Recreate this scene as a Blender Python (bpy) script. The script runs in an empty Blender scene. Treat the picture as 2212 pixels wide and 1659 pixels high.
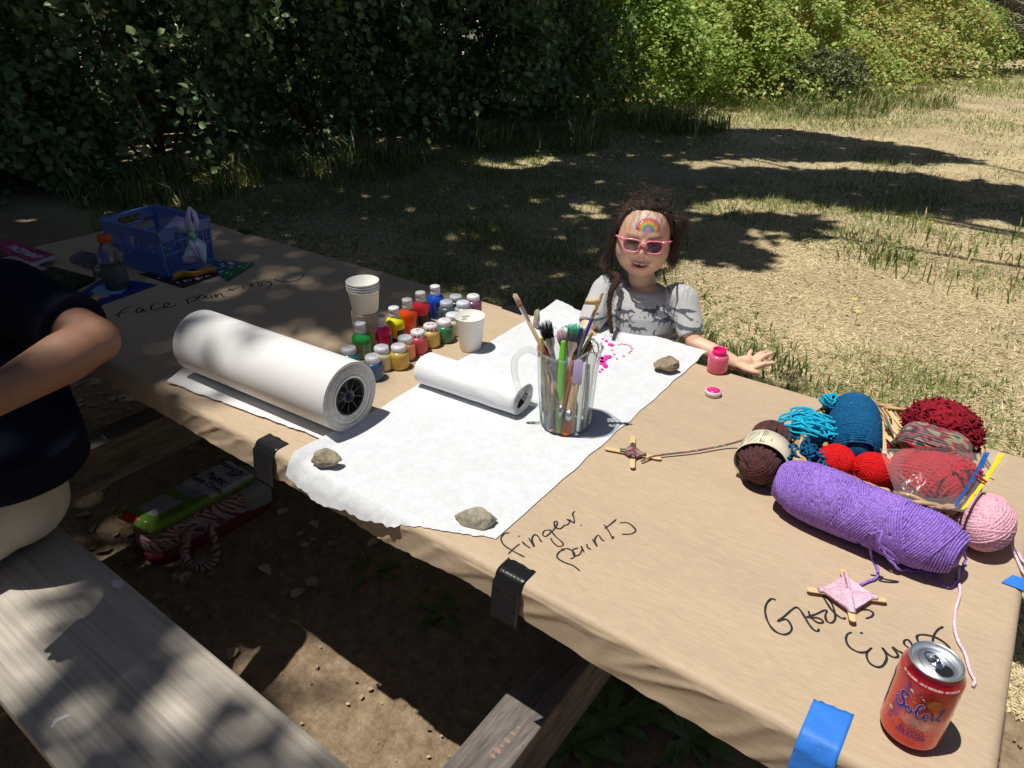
import bpy, bmesh, math, random
import numpy as np
from mathutils import Vector, Matrix, noise
from mathutils.bvhtree import BVHTree
random.seed(7); RNG = np.random.default_rng(11)
PI = math.pi
scene = bpy.context.scene; COL = scene.collection
# ---------------------------------------------------------------- camera
CAMX = np.array([0.80412577, 0.59445432, 0.00240963]); CAMY = np.array([-0.28721215, 0.3849601, 0.87710598]); CAMZ = np.array([0.52047183, -0.7059956, 0.48029084])
EYE = np.array([0., 0., 1.52]); FPX = 1524.925
cd = bpy.data.cameras.new('camera'); cam = bpy.data.objects.new('camera', cd); COL.objects.link(cam); scene.camera = cam
cd.sensor_width = 36; cd.lens = 24.818; cd.clip_start = .05; cd.clip_end = 500
m = Matrix.Identity(4)
for i in range(3):
    m[i][0] = CAMX[i]; m[i][1] = CAMY[i]; m[i][2] = CAMZ[i]; m[i][3] = EYE[i]
cam.matrix_world = m
# ---------------------------------------------------------------- light
SX, SY = .20, .19                      # sideways run of the sunlight for each metre of drop
sund = Vector((-SX, -SY, 1)).normalized()
world = bpy.data.worlds.new("World"); scene.world = world; world.use_nodes = True
wn = world.node_tree; bg = wn.nodes['Background']
sky = wn.nodes.new('ShaderNodeTexSky'); sky.sky_type = 'NISHITA'; sky.sun_disc = False
sky.sun_elevation = math.asin(sund.z); sky.sun_rotation = math.atan2(sund.x, sund.y)
wn.links.new(sky.outputs[0], bg.inputs[0]); bg.inputs[1].default_value = .050
sd = bpy.data.lights.new('sun', 'SUN'); sd.energy = 5.0; sd.angle = math.radians(.55); sd.color = (1, .955, .88)
so = bpy.data.objects.new('sun', sd); COL.objects.link(so); so.rotation_euler = sund.to_track_quat('Z', 'Y').to_euler()
so['kind'] = 'structure'
scene.view_settings.view_transform = 'Standard'; scene.view_settings.look = 'None'
scene.view_settings.exposure = -.06; scene.view_settings.gamma = 1
scene.render.resolution_x = 1024; scene.render.resolution_y = 768
try:
    scene.cycles.max_bounces = 10; scene.cycles.transparent_max_bounces = 16; scene.cycles.transmission_bounces = 10
    scene.cycles.caustics_refractive = False; scene.cycles.caustics_reflective = False
except Exception: pass

def ray(px, py): return CAMX*(px-1106)/FPX - CAMY*(py-829.5)/FPX - CAMZ
def at(px, py, z=.75):                # where a sight line meets the level z
    d = ray(px, py); return EYE + d*(z-EYE[2])/d[2]
def W(px, py, dep): return EYE + ray(px, py)*dep
def V(*a): return np.array(a, float)

# ---------------------------------------------------------------- materials
MATS = {}
def mat(name, col=(.5, .5, .5), rough=.6, metal=0, attr=None, nz=None, bump=None, sss=0, trans=0, ior=1.45, coat=0, spec=.5, translucent=0, stretch=None, nz2=None, alpha=None, sheen=0):
    if name in MATS: return MATS[name]
    M = bpy.data.materials.new(name); M.use_nodes = True; MATS[name] = M
    nt = M.node_tree; N = nt.nodes; L = nt.links; B = N['Principled BSDF']
    B.inputs['Roughness'].default_value = rough; B.inputs['Metallic'].default_value = metal
    B.inputs['Base Color'].default_value = (*col, 1); B.inputs['IOR'].default_value = ior
    B.inputs['Specular IOR Level'].default_value = spec
    if trans: B.inputs['Transmission Weight'].default_value = trans
    if coat: B.inputs['Coat Weight'].default_value = coat; B.inputs['Coat Roughness'].default_value = .08
    if sheen: B.inputs['Sheen Weight'].default_value = sheen
    if sss:
        B.inputs['Subsurface Weight'].default_value = sss; B.inputs['Subsurface Radius'].default_value = (1, .4, .2); B.inputs['Subsurface Scale'].default_value = .006
    if alpha is not None: B.inputs['Alpha'].default_value = alpha
    src = None
    if attr:
        a = N.new('ShaderNodeAttribute'); a.attribute_name = attr; src = a.outputs['Color']
        L.new(src, B.inputs['Base Color'])
    tc = N.new('ShaderNodeTexCoord'); vec = tc.outputs['Object']
    if stretch:
        mp = N.new('ShaderNodeMapping'); mp.inputs['Scale'].default_value = stretch; L.new(vec, mp.inputs[0]); vec = mp.outputs[0]
    for k, q in enumerate((nz, nz2)):
        if not q: continue
        sc, amt = q[0], q[1]; det = q[2] if len(q) > 2 else 4
        n = N.new('ShaderNodeTexNoise'); n.inputs['Scale'].default_value = sc; n.inputs['Detail'].default_value = det; n.inputs['Roughness'].default_value = .6
        L.new(vec, n.inputs['Vector'])
        mr = N.new('ShaderNodeMapRange'); mr.inputs[1].default_value = .3; mr.inputs[2].default_value = .7
        mr.inputs[3].default_value = 1-amt; mr.inputs[4].default_value = 1+amt; L.new(n.outputs[0], mr.inputs[0])
        mx = N.new('ShaderNodeVectorMath'); mx.operation = 'SCALE'; L.new(mr.outputs[0], mx.inputs['Scale'])
        if src: L.new(src, mx.inputs[0])
        else: mx.inputs[0].default_value = col
        L.new(mx.outputs[0], B.inputs['Base Color']); src = mx.outputs[0]
    if bump:
        n = N.new('ShaderNodeTexNoise'); n.inputs['Scale'].default_value = bump[0]; n.inputs['Detail'].default_value = 5; L.new(vec, n.inputs['Vector'])
        b = N.new('ShaderNodeBump'); b.inputs['Strength'].default_value = bump[1]; b.inputs['Distance'].default_value = bump[2] if len(bump) > 2 else .002
        L.new(n.outputs[0], b.inputs['Height']); L.new(b.outputs[0], B.inputs['Normal'])
    if translucent:
        t = N.new('ShaderNodeBsdfTranslucent'); ms = N.new('ShaderNodeMixShader'); ms.inputs[0].default_value = translucent
        if src: L.new(src, t.inputs[0])
        else: t.inputs[0].default_value = (*col, 1)
        L.new(B.outputs[0], ms.inputs[1]); L.new(t.outputs[0], ms.inputs[2]); L.new(ms.outputs[0], N['Material Output'].inputs[0])
    return M

# ---------------------------------------------------------------- scene objects
def tag(o, label=None, cat=None, group=None, kind=None):
    if label: o['label'] = label
    if cat: o['category'] = cat
    if group: o['group'] = group
    if kind: o['kind'] = kind
    return o
def thing(name, label, cat, loc=(0, 0, 0), rotz=0, group=None):
    o = bpy.data.objects.new(name, None); COL.objects.link(o); o.empty_display_size = .05
    o.location = tuple(float(x) for x in loc); o.rotation_euler = (0, 0, rotz)
    return tag(o, label, cat, group)
def copy_tree(o, parent=None):
    c = o.copy(); COL.objects.link(c); c.parent = parent
    for ch in list(o.children): copy_tree(ch, c)
    return c

def obj_from(name, V_, F_, mats, parent=None, smooth=True, midx=None, org=None):
    V_ = np.asarray(V_, float).reshape(-1, 3)
    if org is not None: V_ = V_ - np.asarray(org, float)
    me = bpy.data.meshes.new(name); me.from_pydata(V_.tolist(), [], F_)
    if not isinstance(mats, (list, tuple)): mats = [mats]
    for q in mats: me.materials.append(q)
    if midx is not None and len(mats) > 1: me.polygons.foreach_set('material_index', midx)
    if smooth: me.polygons.foreach_set('use_smooth', [True]*len(me.polygons))
    me.update(); me.validate()
    o = bpy.data.objects.new(name, me); COL.objects.link(o)
    if parent is not None: o.parent = parent
    return o

def frames(P, closed=False):
    P = np.asarray(P, float); n = len(P)
    T = np.zeros_like(P)
    if closed: T = np.roll(P, -1, 0)-np.roll(P, 1, 0)
    else:
        T[1:-1] = P[2:]-P[:-2]; T[0] = P[1]-P[0]; T[-1] = P[-1]-P[-2]
    T /= np.linalg.norm(T, axis=1)[:, None]+1e-12
    N = np.zeros_like(P); u = V(0, 0, 1) if abs(T[0][2]) < .9 else V(1, 0, 0)
    u = u-T[0]*u.dot(T[0]); u /= np.linalg.norm(u); N[0] = u
    for i in range(1, n):
        u = u-T[i]*u.dot(T[i]); l = np.linalg.norm(u)
        if l < 1e-6: u = V(1, 0, 0)-T[i]*T[i][0]; l = np.linalg.norm(u)
        u = u/l; N[i] = u
    return T, N, np.cross(T, N)

class MB:
    def __init__(s): s.v = []; s.f = []; s.m = []; s.n = 0
    def add(s, vs, fs, mi=0):
        vs = np.asarray(vs, float).reshape(-1, 3); o = s.n; s.v.append(vs); s.n += len(vs)
        s.f += [tuple(i+o for i in f) for f in fs]; s.m += [mi]*len(fs)
    def box(s, c, size, R=None, mi=0, taper=None):
        h = np.array(size)/2; q = np.array([(x, y, z) for z in (-1, 1) for y in (-1, 1) for x in (-1, 1)], float)*h
        if taper: q[4:, :2] *= taper
        if R is not None: q = q@np.asarray(R).T
        s.add(q+np.array(c), [(0, 2, 3, 1), (4, 5, 7, 6), (0, 1, 5, 4), (2, 6, 7, 3), (0, 4, 6, 2), (1, 3, 7, 5)], mi)
    def hexa(s, b4, t4, mi=0):     # bottom and top quads, same winding
        s.add(list(b4)+list(t4), [(3, 2, 1, 0), (4, 5, 6, 7), (0, 1, 5, 4), (1, 2, 6, 5), (2, 3, 7, 6), (3, 0, 4, 7)], mi)
    def tube(s, P, r, n=8, cap=True, closed=False, mi=0, flat=1.):
        P = np.asarray(P, float); k = len(P); r = np.full(k, r) if np.isscalar(r) else np.asarray(r, float)
        T, N, B = frames(P, closed); a = np.arange(n)*2*PI/n
        ring = P[:, None, :] + r[:, None, None]*(np.cos(a)[None, :, None]*N[:, None, :] + flat*np.sin(a)[None, :, None]*B[:, None, :])
        o = s.n; s.v.append(ring.reshape(-1, 3)); s.n += k*n
        kk = k if closed else k-1
        for i in range(kk):
            i2 = (i+1) % k
            for j in range(n):
                j2 = (j+1) % n
                s.f.append((o+i*n+j, o+i*n+j2, o+i2*n+j2, o+i2*n+j))
        c = kk*n
        if cap and not closed:
            s.f.append(tuple(o+j for j in range(n))[::-1]); s.f.append(tuple(o+(k-1)*n+j for j in range(n))); c += 2
        s.m += [mi]*c
    def limb(s, P, r, n=16, mi=0, flat=1.):           # tube with rounded ends
        P = [np.asarray(p, float) for p in P]; r = list(r)
        def endp(p, q, rr):
            d = p-q; d = d/np.linalg.norm(d); return [(p+d*rr*math.sin(t), rr*math.cos(t)) for t in (.35, .8, 1.2, 1.45)]
        a = endp(P[0], P[1], r[0])[::-1]; b = endp(P[-1], P[-2], r[-1])
        s.tube([x[0] for x in a]+P+[x[0] for x in b], [x[1] for x in a]+r+[x[1] for x in b], n, True, False, mi, flat)
    def lathe(s, prof, n=32, c=(0, 0, 0), mi=0, R=None, cap=True):
        a = np.arange(n)*2*PI/n; q = np.array([(r*math.cos(t), r*math.sin(t), z) for r, z in prof for t in a])
        if R is not None: q = q@np.asarray(R).T
        k = len(prof); F = []
        for i in range(k-1):
            for j in range(n):
                j2 = (j+1) % n; F.append((i*n+j, i*n+j2, (i+1)*n+j2, (i+1)*n+j))
        if cap:
            if prof[0][0] > 1e-5: F.append(tuple(range(n))[::-1])
            if prof[-1][0] > 1e-5: F.append(tuple((k-1)*n+j for j in range(n)))
        s.add(q+np.array(c), F, mi)
    def ellipsoid(s, c, r, R=None, nu=24, nv=14, mi=0):
        q = []; F = []
        for i in range(nv+1):
            t = PI*i/nv
            for j in range(nu):
                p = 2*PI*j/nu; q.append((r[0]*math.sin(t)*math.cos(p), r[1]*math.sin(t)*math.sin(p), -r[2]*math.cos(t)))
        for i in range(nv):
            for j in range(nu):
                j2 = (j+1) % nu; F.append((i*nu+j, i*nu+j2, (i+1)*nu+j2, (i+1)*nu+j))
        q = np.array(q)
        if R is not None: q = q@np.asarray(R).T
        s.add(q+np.array(c), F, mi)
    def grid(s, fn, nu, nv, mi=0):
        q = [fn(i/nu, j/nv) for j in range(nv+1) for i in range(nu+1)]
        F = [(j*(nu+1)+i, j*(nu+1)+i+1, (j+1)*(nu+1)+i+1, (j+1)*(nu+1)+i) for j in range(nv) for i in range(nu)]
        s.add(q, F, mi)
    def prism(s, poly, z0, z1, mi=0):                  # poly CCW seen from above
        n = len(poly); q = [(x, y, z0) for x, y in poly]+[(x, y, z1) for x, y in poly]
        s.add(q, [tuple(range(n))[::-1], tuple(range(n, 2*n))]+[(i, (i+1) % n, n+(i+1) % n, n+i) for i in range(n)], mi)
    def ribbon(s, pts, w, thick=.0004, hfun=None, mi=0): # ink or tape lying on a surface
        P = np.array(pts, float); k = len(P); T = np.gradient(P[:, :2], axis=0); T /= np.linalg.norm(T, axis=1)[:, None]+1e-9
        nrm = np.stack([-T[:, 1], T[:, 0]], 1); w = np.full(k, w) if np.isscalar(w) else np.asarray(w)
        a = P[:, :2]+nrm*w[:, None]/2; b = P[:, :2]-nrm*w[:, None]/2
        z = P[:, 2]; q = []
        for i in range(k):
            za = (hfun(*a[i]) if hfun else z[i])+thick; zb = (hfun(*b[i]) if hfun else z[i])+thick
            q += [(a[i][0], a[i][1], za), (b[i][0], b[i][1], zb)]
        s.add(q, [(2*i, 2*i+1, 2*i+3, 2*i+2) for i in range(k-1)], mi)
    def verts(s): return np.concatenate(s.v) if s.v else np.zeros((0, 3))
    def build(s, name, mats, parent=None, smooth=True, org=None, bevel=0, seg=2, subd=0, angle=None, solid=0):
        o = obj_from(name, s.verts(), s.f, mats, parent, smooth, s.m, org)
        if solid:
            q = o.modifiers.new('solid', 'SOLIDIFY'); q.thickness = solid; q.offset = -1
        if subd:
            q = o.modifiers.new('sub', 'SUBSURF'); q.levels = subd; q.render_levels = subd
        if bevel:
            q = o.modifiers.new('bevel', 'BEVEL'); q.width = bevel; q.segments = seg; q.limit_method = 'ANGLE'; q.angle_limit = .6
            o.data.polygons.foreach_set('use_smooth', [False]*len(o.data.polygons)) if not smooth else None
        if angle is not None: o.data.set_sharp_from_angle(angle=angle)
        return o

def smooth_path(pts, k=6, closed=False):               # Catmull-Rom
    P = np.asarray(pts, float)
    if len(P) < 3: 
        return np.array([P[0]+(P[-1]-P[0])*t for t in np.linspace(0, 1, k+1)])
    Q = np.concatenate([[P[-1]], P, P[:2]]) if closed else np.concatenate([[2*P[0]-P[1]], P, [2*P[-1]-P[-2]]])
    out = []
    for i in range(1, len(Q)-2):
        a, b, c, d = Q[i-1:i+3]
        for t in np.arange(k)/k:
            out.append(.5*((2*b)+(-a+c)*t+(2*a-5*b+4*c-d)*t*t+(-a+3*b-3*c+d)*t**3))
    if not closed: out.append(P[-1])
    return np.array(out)

def bake_mesh(mb, voxel, iters=4, fac=.5):
    """fuse overlapping closed shells into one continuous skin; returns a mesh"""
    o = obj_from('tmp', mb.verts(), mb.f, mat('tmpm'), None, True)
    q = o.modifiers.new('r', 'REMESH'); q.mode = 'VOXEL'; q.voxel_size = voxel
    if iters:
        q = o.modifiers.new('s', 'SMOOTH'); q.iterations = iters; q.factor = fac
    dg = bpy.context.evaluated_depsgraph_get(); me = bpy.data.meshes.new_from_object(o.evaluated_get(dg))
    bpy.data.objects.remove(o); return me
def me_verts(me):
    a = np.empty(len(me.vertices)*3, np.float32); me.vertices.foreach_get('co', a); return a.reshape(-1, 3).astype(float)
def skin_obj(name, me, material, parent=None, cols=None, org=None):
    me.materials.clear(); me.materials.append(material)
    me.polygons.foreach_set('use_smooth', [True]*len(me.polygons))
    if cols is not None: set_cols(me, cols)
    if org is not None:
        v = me_verts(me)-np.asarray(org, float); me.vertices.foreach_set('co', v.astype(np.float32).ravel())
    me.name = name; me.update(); o = bpy.data.objects.new(name, me); COL.objects.link(o); o.parent = parent; return o
def set_cols(me, cols):
    c = np.ones((len(cols), 4), np.float32); c[:, :3] = cols
    a = me.attributes.new('Col', 'FLOAT_COLOR', 'POINT'); a.data.foreach_set('color', c.ravel())
def in_poly(P, poly):
    x, y = P[:, 0], P[:, 1]; r = np.zeros(len(P), bool); n = len(poly); j = n-1
    for i in range(n):
        xi, yi = poly[i]; xj, yj = poly[j]
        r ^= ((yi > y) != (yj > y)) & (x < (xj-xi)*(y-yi)/((yj-yi) if abs(yj-yi) > 1e-12 else 1e-12)+xi); j = i
    return r
def text_geo(body, size=1., bold=False, spacing=1.):
    c = bpy.data.curves.new('txt', 'FONT'); c.body = body; c.size = size; c.align_x = 'CENTER'; c.align_y = 'CENTER'; c.resolution_u = 3
    c.space_character = spacing
    if bold: c.offset = size*.018
    o = bpy.data.objects.new('txt', c); COL.objects.link(o)
    dg = bpy.context.evaluated_depsgraph_get(); me = bpy.data.meshes.new_from_object(o.evaluated_get(dg))
    v = me_verts(me); f = [tuple(p.vertices) for p in me.polygons]
    bpy.data.objects.remove(o); bpy.data.curves.remove(c); bpy.data.meshes.remove(me)
    return v, f
def rotm(axis, ang): return np.array(Matrix.Rotation(ang, 3, axis))
def nz(x, y, z=0.): return noise.noise(Vector((x, y, z)))

def leaf_obj(name, pos, size, material, parent=None, cols=None, nrm=None, nbias=0., org=None, wid=.62, droop=.0, kindq=None):
    """many small pointed, folded leaves as one mesh"""
    n = len(pos); rn = RNG.normal(size=(n, 3)); rn /= np.linalg.norm(rn, axis=1)[:, None]
    if nrm is not None: rn = rn*(1-nbias)+np.asarray(nrm)*nbias; rn /= np.linalg.norm(rn, axis=1)[:, None]+1e-9
    d = RNG.normal(size=(n, 3)); d[:, 2] -= droop; d -= rn*(d*rn).sum(1)[:, None]; d /= np.linalg.norm(d, axis=1)[:, None]+1e-9
    s = np.cross(rn, d); L = np.asarray(size)[:, None]; w = L*wid/2; fo = L*.10
    p = np.asarray(pos, float)-(0 if org is None else np.asarray(org, float))
    base = p; tip = p+d*L-rn*fo
    l1 = p+d*L*.3+s*w+rn*fo; l2 = p+d*L*.68+s*w*.75+rn*fo*.6; r1 = p+d*L*.3-s*w+rn*fo; r2 = p+d*L*.68-s*w*.75+rn*fo*.6
    Vv = np.stack([base, l1, l2, tip, r2, r1], 1).reshape(-1, 3)
    me = bpy.data.meshes.new(name); me.vertices.add(n*6); me.vertices.foreach_set('co', Vv.astype(np.float32).ravel())
    idx = (np.arange(n)[:, None]*6+np.array([0, 3, 2, 1, 0, 5, 4, 3])[None, :]).astype(np.int32)
    me.loops.add(n*8); me.loops.foreach_set('vertex_index', idx.ravel()); me.polygons.add(n*2)
    me.polygons.foreach_set('loop_start', np.arange(0, n*8, 4, dtype=np.int32)); me.polygons.foreach_set('loop_total', np.full(n*2, 4, np.int32))
    me.update(calc_edges=True)
    if cols is not None: set_cols(me, np.repeat(cols, 6, 0))
    me.materials.append(material); o = bpy.data.objects.new(name, me); COL.objects.link(o); o.parent = parent
    return o
def tri_obj(name, A, B, C_, material, cols=None, D=None, parent=None, org=None):
    n = len(A); k = 3 if D is None else 4
    Vv = np.stack([A, B, C_] if D is None else [A, B, C_, D], 1).reshape(-1, 3)
    if org is not None: Vv = Vv-np.asarray(org, float)
    me = bpy.data.meshes.new(name); me.vertices.add(n*k); me.vertices.foreach_set('co', Vv.astype(np.float32).ravel())
    me.loops.add(n*k); me.loops.foreach_set('vertex_index', np.arange(n*k, dtype=np.int32)); me.polygons.add(n)
    me.polygons.foreach_set('loop_start', np.arange(0, n*k, k, dtype=np.int32)); me.polygons.foreach_set('loop_total', np.full(n, k, np.int32))
    me.update(calc_edges=True)
    if cols is not None: set_cols(me, np.repeat(cols, k, 0))
    me.materials.append(material); o = bpy.data.objects.new(name, me); COL.objects.link(o); o.parent = parent
    return o
def S(r, g, b):
    f = lambda c: (c/12.92 if c <= .04045 else ((c+.055)/1.055)**2.4)
    return (f(r/255), f(g/255), f(b/255))
# ================================================================ ground
def proj_np(P):
    d = np.asarray(P, float)-EYE; z = -(d@CAMZ); z = np.where(z < .05, .05, z)
    return np.stack([1106+FPX*(d@CAMX)/z, 829.5-FPX*(d@CAMY)/z], 1), -(d@CAMZ)
def ground_mat():
    M = bpy.data.materials.new('ground'); M.use_nodes = True; nt = M.node_tree; N = nt.nodes; L = nt.links; B = N['Principled BSDF']
    B.inputs['Roughness'].default_value = .95; B.inputs['Specular IOR Level'].default_value = .15
    tc = N.new('ShaderNodeTexCoord')
    def noi(sc, det=5, ro=.6):
        n = N.new('ShaderNodeTexNoise'); n.inputs['Scale'].default_value = sc; n.inputs['Detail'].default_value = det; n.inputs['Roughness'].default_value = ro
        L.new(tc.outputs['Object'], n.inputs['Vector']); return n.outputs[0]
    def ramp(src, stops):
        r = N.new('ShaderNodeValToRGB'); L.new(src, r.inputs[0]); e = r.color_ramp.elements
        while len(e) < len(stops): e.new(.5)
        for q, (p, c) in zip(e, stops): q.position = p; q.color = (*c, 1)
        return r.outputs[0]
    def mix(f, a, b):
        x = N.new('ShaderNodeMix'); x.data_type = 'RGBA'; L.new(f, x.inputs[0]) if not isinstance(f, float) else setattr(x.inputs[0], 'default_value', f)
        L.new(a, x.inputs[6]); L.new(b, x.inputs[7]); return x.outputs[2]
    dirt = ramp(noi(34, 8, .75), [(.3, (.15, .105, .065)), (.5, (.29, .21, .135)), (.7, (.42, .32, .21))])
    turf = ramp(noi(60, 6, .8), [(.3, (.24, .20, .10)), (.5, (.56, .46, .27)), (.7, (.84, .70, .46))])
    soft = ramp(noi(.9, 4), [(.40, (0, 0, 0)), (.60, (1, 1, 1))])
    # bare dirt worn round the table, turf further out
    sp = N.new('ShaderNodeSeparateXYZ'); L.new(tc.outputs['Object'], sp.inputs[0])
    mr = N.new('ShaderNodeMapRange'); L.new(sp.outputs['Y'], mr.inputs[0]); mr.inputs[1].default_value = 1.3; mr.inputs[2].default_value = 2.6
    mm = N.new('ShaderNodeMath'); mm.operation = 'MULTIPLY'; L.new(mr.outputs[0], mm.inputs[0])
    m2 = N.new('ShaderNodeMapRange'); L.new(soft, m2.inputs[0]); m2.inputs[3].default_value = 1.; m2.inputs[4].default_value = .45; L.new(m2.outputs[0], mm.inputs[1])
    c = mix(mm.outputs[0], dirt, turf); L.new(c, B.inputs['Base Color'])
    b = N.new('ShaderNodeBump'); b.inputs['Strength'].default_value = .9; b.inputs['Distance'].default_value = .02; L.new(noi(26, 8, .7), b.inputs['Height']); L.new(b.outputs[0], B.inputs['Normal'])
    return M
g = MB()
def gh(x, y): return .018*nz(x*1.3, y*1.3, 3)+.03*nz(x*.3, y*.3, 9) if -8 < x < 5 and -3 < y < 14 else 0.
xs = np.concatenate([[-90, -50, -25, -14], np.arange(-10, 6.01, .16), [9, 18, 40, 90]]); ys = np.concatenate([[-30, -12, -6], np.arange(-3.5, 14, .16), [18, 30, 55, 110]])
gv = [(x, y, gh(x, y)*min(1, max(0, (x+8)))*min(1, max(0, 5-x))*min(1, max(0, y+3))*min(1, max(0, 14-y))) for y in ys for x in xs]; nx = len(xs)
g.add(gv, [(j*nx+i, j*nx+i+1, (j+1)*nx+i+1, (j+1)*nx+i) for j in range(len(ys)-1) for i in range(nx-1)])
o = g.build('ground', ground_mat()); tag(o, kind='structure')

# ================================================================ where the trees overhead throw their shade (metres on the ground, from sight lines)
DENSE = [[(-900, -3), (1240, -3), (1330, 100), (1510, 265), (1530, 285), (1700, 280), (1830, 292), (1990, 318), (2120, 350), (1950, 350), (1600, 343), (1380, 350), (1500, 362), (1950, 372), (2230, 405), (2700, 450), (2700, 560), (2225, 487), (2000, 462), (1850, 450), (1700, 425), (1540, 428), (1470, 455), (1480, 520), (1380, 620), (1180, 690), (480, 520), (0, 640), (-900, 900)],
         [(1120, 690), (1260, 640), (1500, 790), (1700, 860), (1600, 900), (1100, 760)]]
GAPS = [(1270, 458, 60, 20), (1150, 438, 60, 11), (1060, 362, 110, 8), (1180, 348, 90, 9), (730, 424, 90, 9), (1330, 395, 60, 9), (1190, 480, 50, 10), (1010, 520, 60, 8), (900, 455, 60, 7), (1350, 330, 70, 6), (1290, 550, 50, 14), (1420, 470, 40, 12), (560, 330, 60, 30), (430, 250, 50, 40), (120, 320, 60, 30), (700, 200, 40, 40), (480, 120, 30, 50)]
PATCH = [[(1480, 478), (1620, 463), (1760, 474), (1770, 515), (1680, 560), (1600, 585), (1500, 560)]]
TD = [(-300, 400), (480, 440), (1010, 630), (950, 650), (840, 655), (760, 690), (600, 680), (420, 690), (330, 760), (240, 860), (-300, 1000)]
TP = [(330, 760), (420, 690), (600, 680), (760, 690), (840, 655), (800, 790), (740, 840), (560, 900), (400, 860), (240, 860)]
def cover(G):
    n = len(G); q, z = proj_np(np.column_stack([G, np.zeros(n)])); c = np.zeros(n); ok = z > .3
    for p in DENSE: c[ok & in_poly(q, p)] = .97
    for (x, y, a, b) in GAPS: c[ok & (((q[:, 0]-x)/a)**2+((q[:, 1]-y)/b)**2 < 1)] *= .42
    for p in PATCH: c[ok & in_poly(q, p)] = .66
    c[(G[:, 0] < -2.2) & (G[:, 1] < 1.3)] = .62; c[(G[:, 0] < -3.5) & (G[:, 1] < 2.5) & (G[:, 0] > -5.8)] = .95
    c[(G[:, 0] < -5.6) & (G[:, 1] < 6.5)] = .40
    c[(G[:, 0] < -5.6) & (G[:, 0] > -7.1) & (G[:, 1] < 3.6)] = .9
    c[(G[:, 0] < -5.6) & (G[:, 1] >= 6.5) & (G[:, 1] < 10.3)] = .93
    c[(G[:, 1] >= 9.95)] = 0
    t = G-.75*np.array([SX, SY]); m = (t[:, 0] > -2.95) & (t[:, 0] < .3) & (t[:, 1] > .55) & (t[:, 1] < 1.55)
    qt, _ = proj_np(np.column_stack([t, np.full(n, .75)])); ct = np.zeros(n); ct[in_poly(qt, TP)] = .55; ct[in_poly(qt, TD)] = .965
    c[m] = ct[m]
    t3 = G-.88*np.array([SX, SY]); q3, _ = proj_np(np.column_stack([t3, np.full(n, .88)])); m3 = (t3[:, 0] > -2) & (t3[:, 1] > .4) & (t3[:, 1] < 1.3) & in_poly(q3, [(370, 670), (560, 690), (700, 770), (690, 860), (600, 880), (400, 800)]); c[m3] = .36
    b = G-.44*np.array([SX, SY]); m = (b[:, 0] > -3) & (b[:, 0] < .5) & (b[:, 1] > -.2) & (b[:, 1] < .5)
    c[m] = np.where(b[m, 0] < -1.35, .62, .34)
    return c
LMAT = mat('tree_leaf', attr='Col', rough=.55, translucent=.12)
NL = 120000
G = np.column_stack([RNG.uniform(-15, 6, NL*2), RNG.uniform(-3, 17, NL*2)]); cv = cover(G)
thr = np.array([.5+.9*nz(x*2.1, y*2.1, 5)+.35*nz(x*5.5, y*5.5, 8) for x, y in G])
keep = np.where(cv > .9, (thr < 1.10) | (RNG.random(len(G)) < .35), thr < cv*1.0) & (cv > .01)
# a lone leaf has no use where the cover is fringed: thin it out
G = G[keep]; H = RNG.uniform(5.2, 8.2, len(G)); H = np.where((G[:, 1] < 3) & (G[:, 0] > -4.5), RNG.uniform(7., 9.5, len(G)), H); P = np.column_stack([G[:, 0]-SX*H, G[:, 1]-SY*H, H])
near = (G[:, 1] < 3) & (G[:, 0] > -4.5)
sz = np.where(near, RNG.uniform(.08, .14, len(G)), RNG.uniform(.15, .27, len(G)))
# near leaves are small, so double them up to keep the same cover
P2 = P[near]+RNG.normal(size=(near.sum(), 3))*.05; P = np.concatenate([P, P2, P[near]+RNG.normal(size=(near.sum(), 3))*.07]); sz = np.concatenate([sz, sz[near], sz[near]])
def leafcols(n, a, b, j=.25):
    t = RNG.random(n)[:, None]; return (np.array(a)*(1-t)+np.array(b)*t)*(1+RNG.uniform(-j, j, (n, 1)))
BARK = mat('bark', (.12, .09, .065), .9, nz=(14, .5), bump=(30, .8, .02), stretch=(1, 1, .25))
trunks = [((-9.6, 4.9), .36, 'thick mossy trunk behind the dark bushes at far left, its crown out of view', lambda p: p[:, 0] < -6.2),
          ((-5.6, -2.6), .24, 'leafy tree to the left of the table whose crown shades the blue crate end', lambda p: (p[:, 0] >= -6.2) & (p[:, 1] < 3.2)),
          ((3.4, 4.6), .22, 'broad tree right of the lawn whose crown throws the long dark band across the grass', lambda p: (p[:, 0] >= -6.2) & (p[:, 1] >= 3.2))]
for (tx, ty), r, lab, sel in trunks:
    t = thing('broadleaf_tree', lab, 'tree', (tx, ty, 0), group='trees throwing shade'); k = sel(P); c = P[k]
    leaf_obj('crown', c, sz[k], LMAT, t, leafcols(len(c), (.04, .08, .02), (.08, .14, .035)), org=(tx, ty, 0), nrm=np.tile(np.array([0, 0, 1.]), (len(c), 1)), nbias=.45)
    b = MB(); hgt = 5.6; b.tube(smooth_path([(tx, ty, -.1), (tx+.05, ty, .5), (tx-.05, ty+.1, 2.2), (tx+.1, ty, 4), (tx, ty+.1, hgt+.6)], 5), np.linspace(1.25, .5, 21)*r, 14)
    for q in range(11):
        e = c[RNG.integers(len(c))]; s0 = V(tx, ty, RNG.uniform(3.2, 5.6)); mdl = (s0+e)/2+V(0, 0, .8)
        b.tube(smooth_path([s0, mdl, e], 6), np.linspace(.35, .06, 13)*r, 7)
    b.build('trunk', BARK, t, org=(tx, ty, 0))

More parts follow.
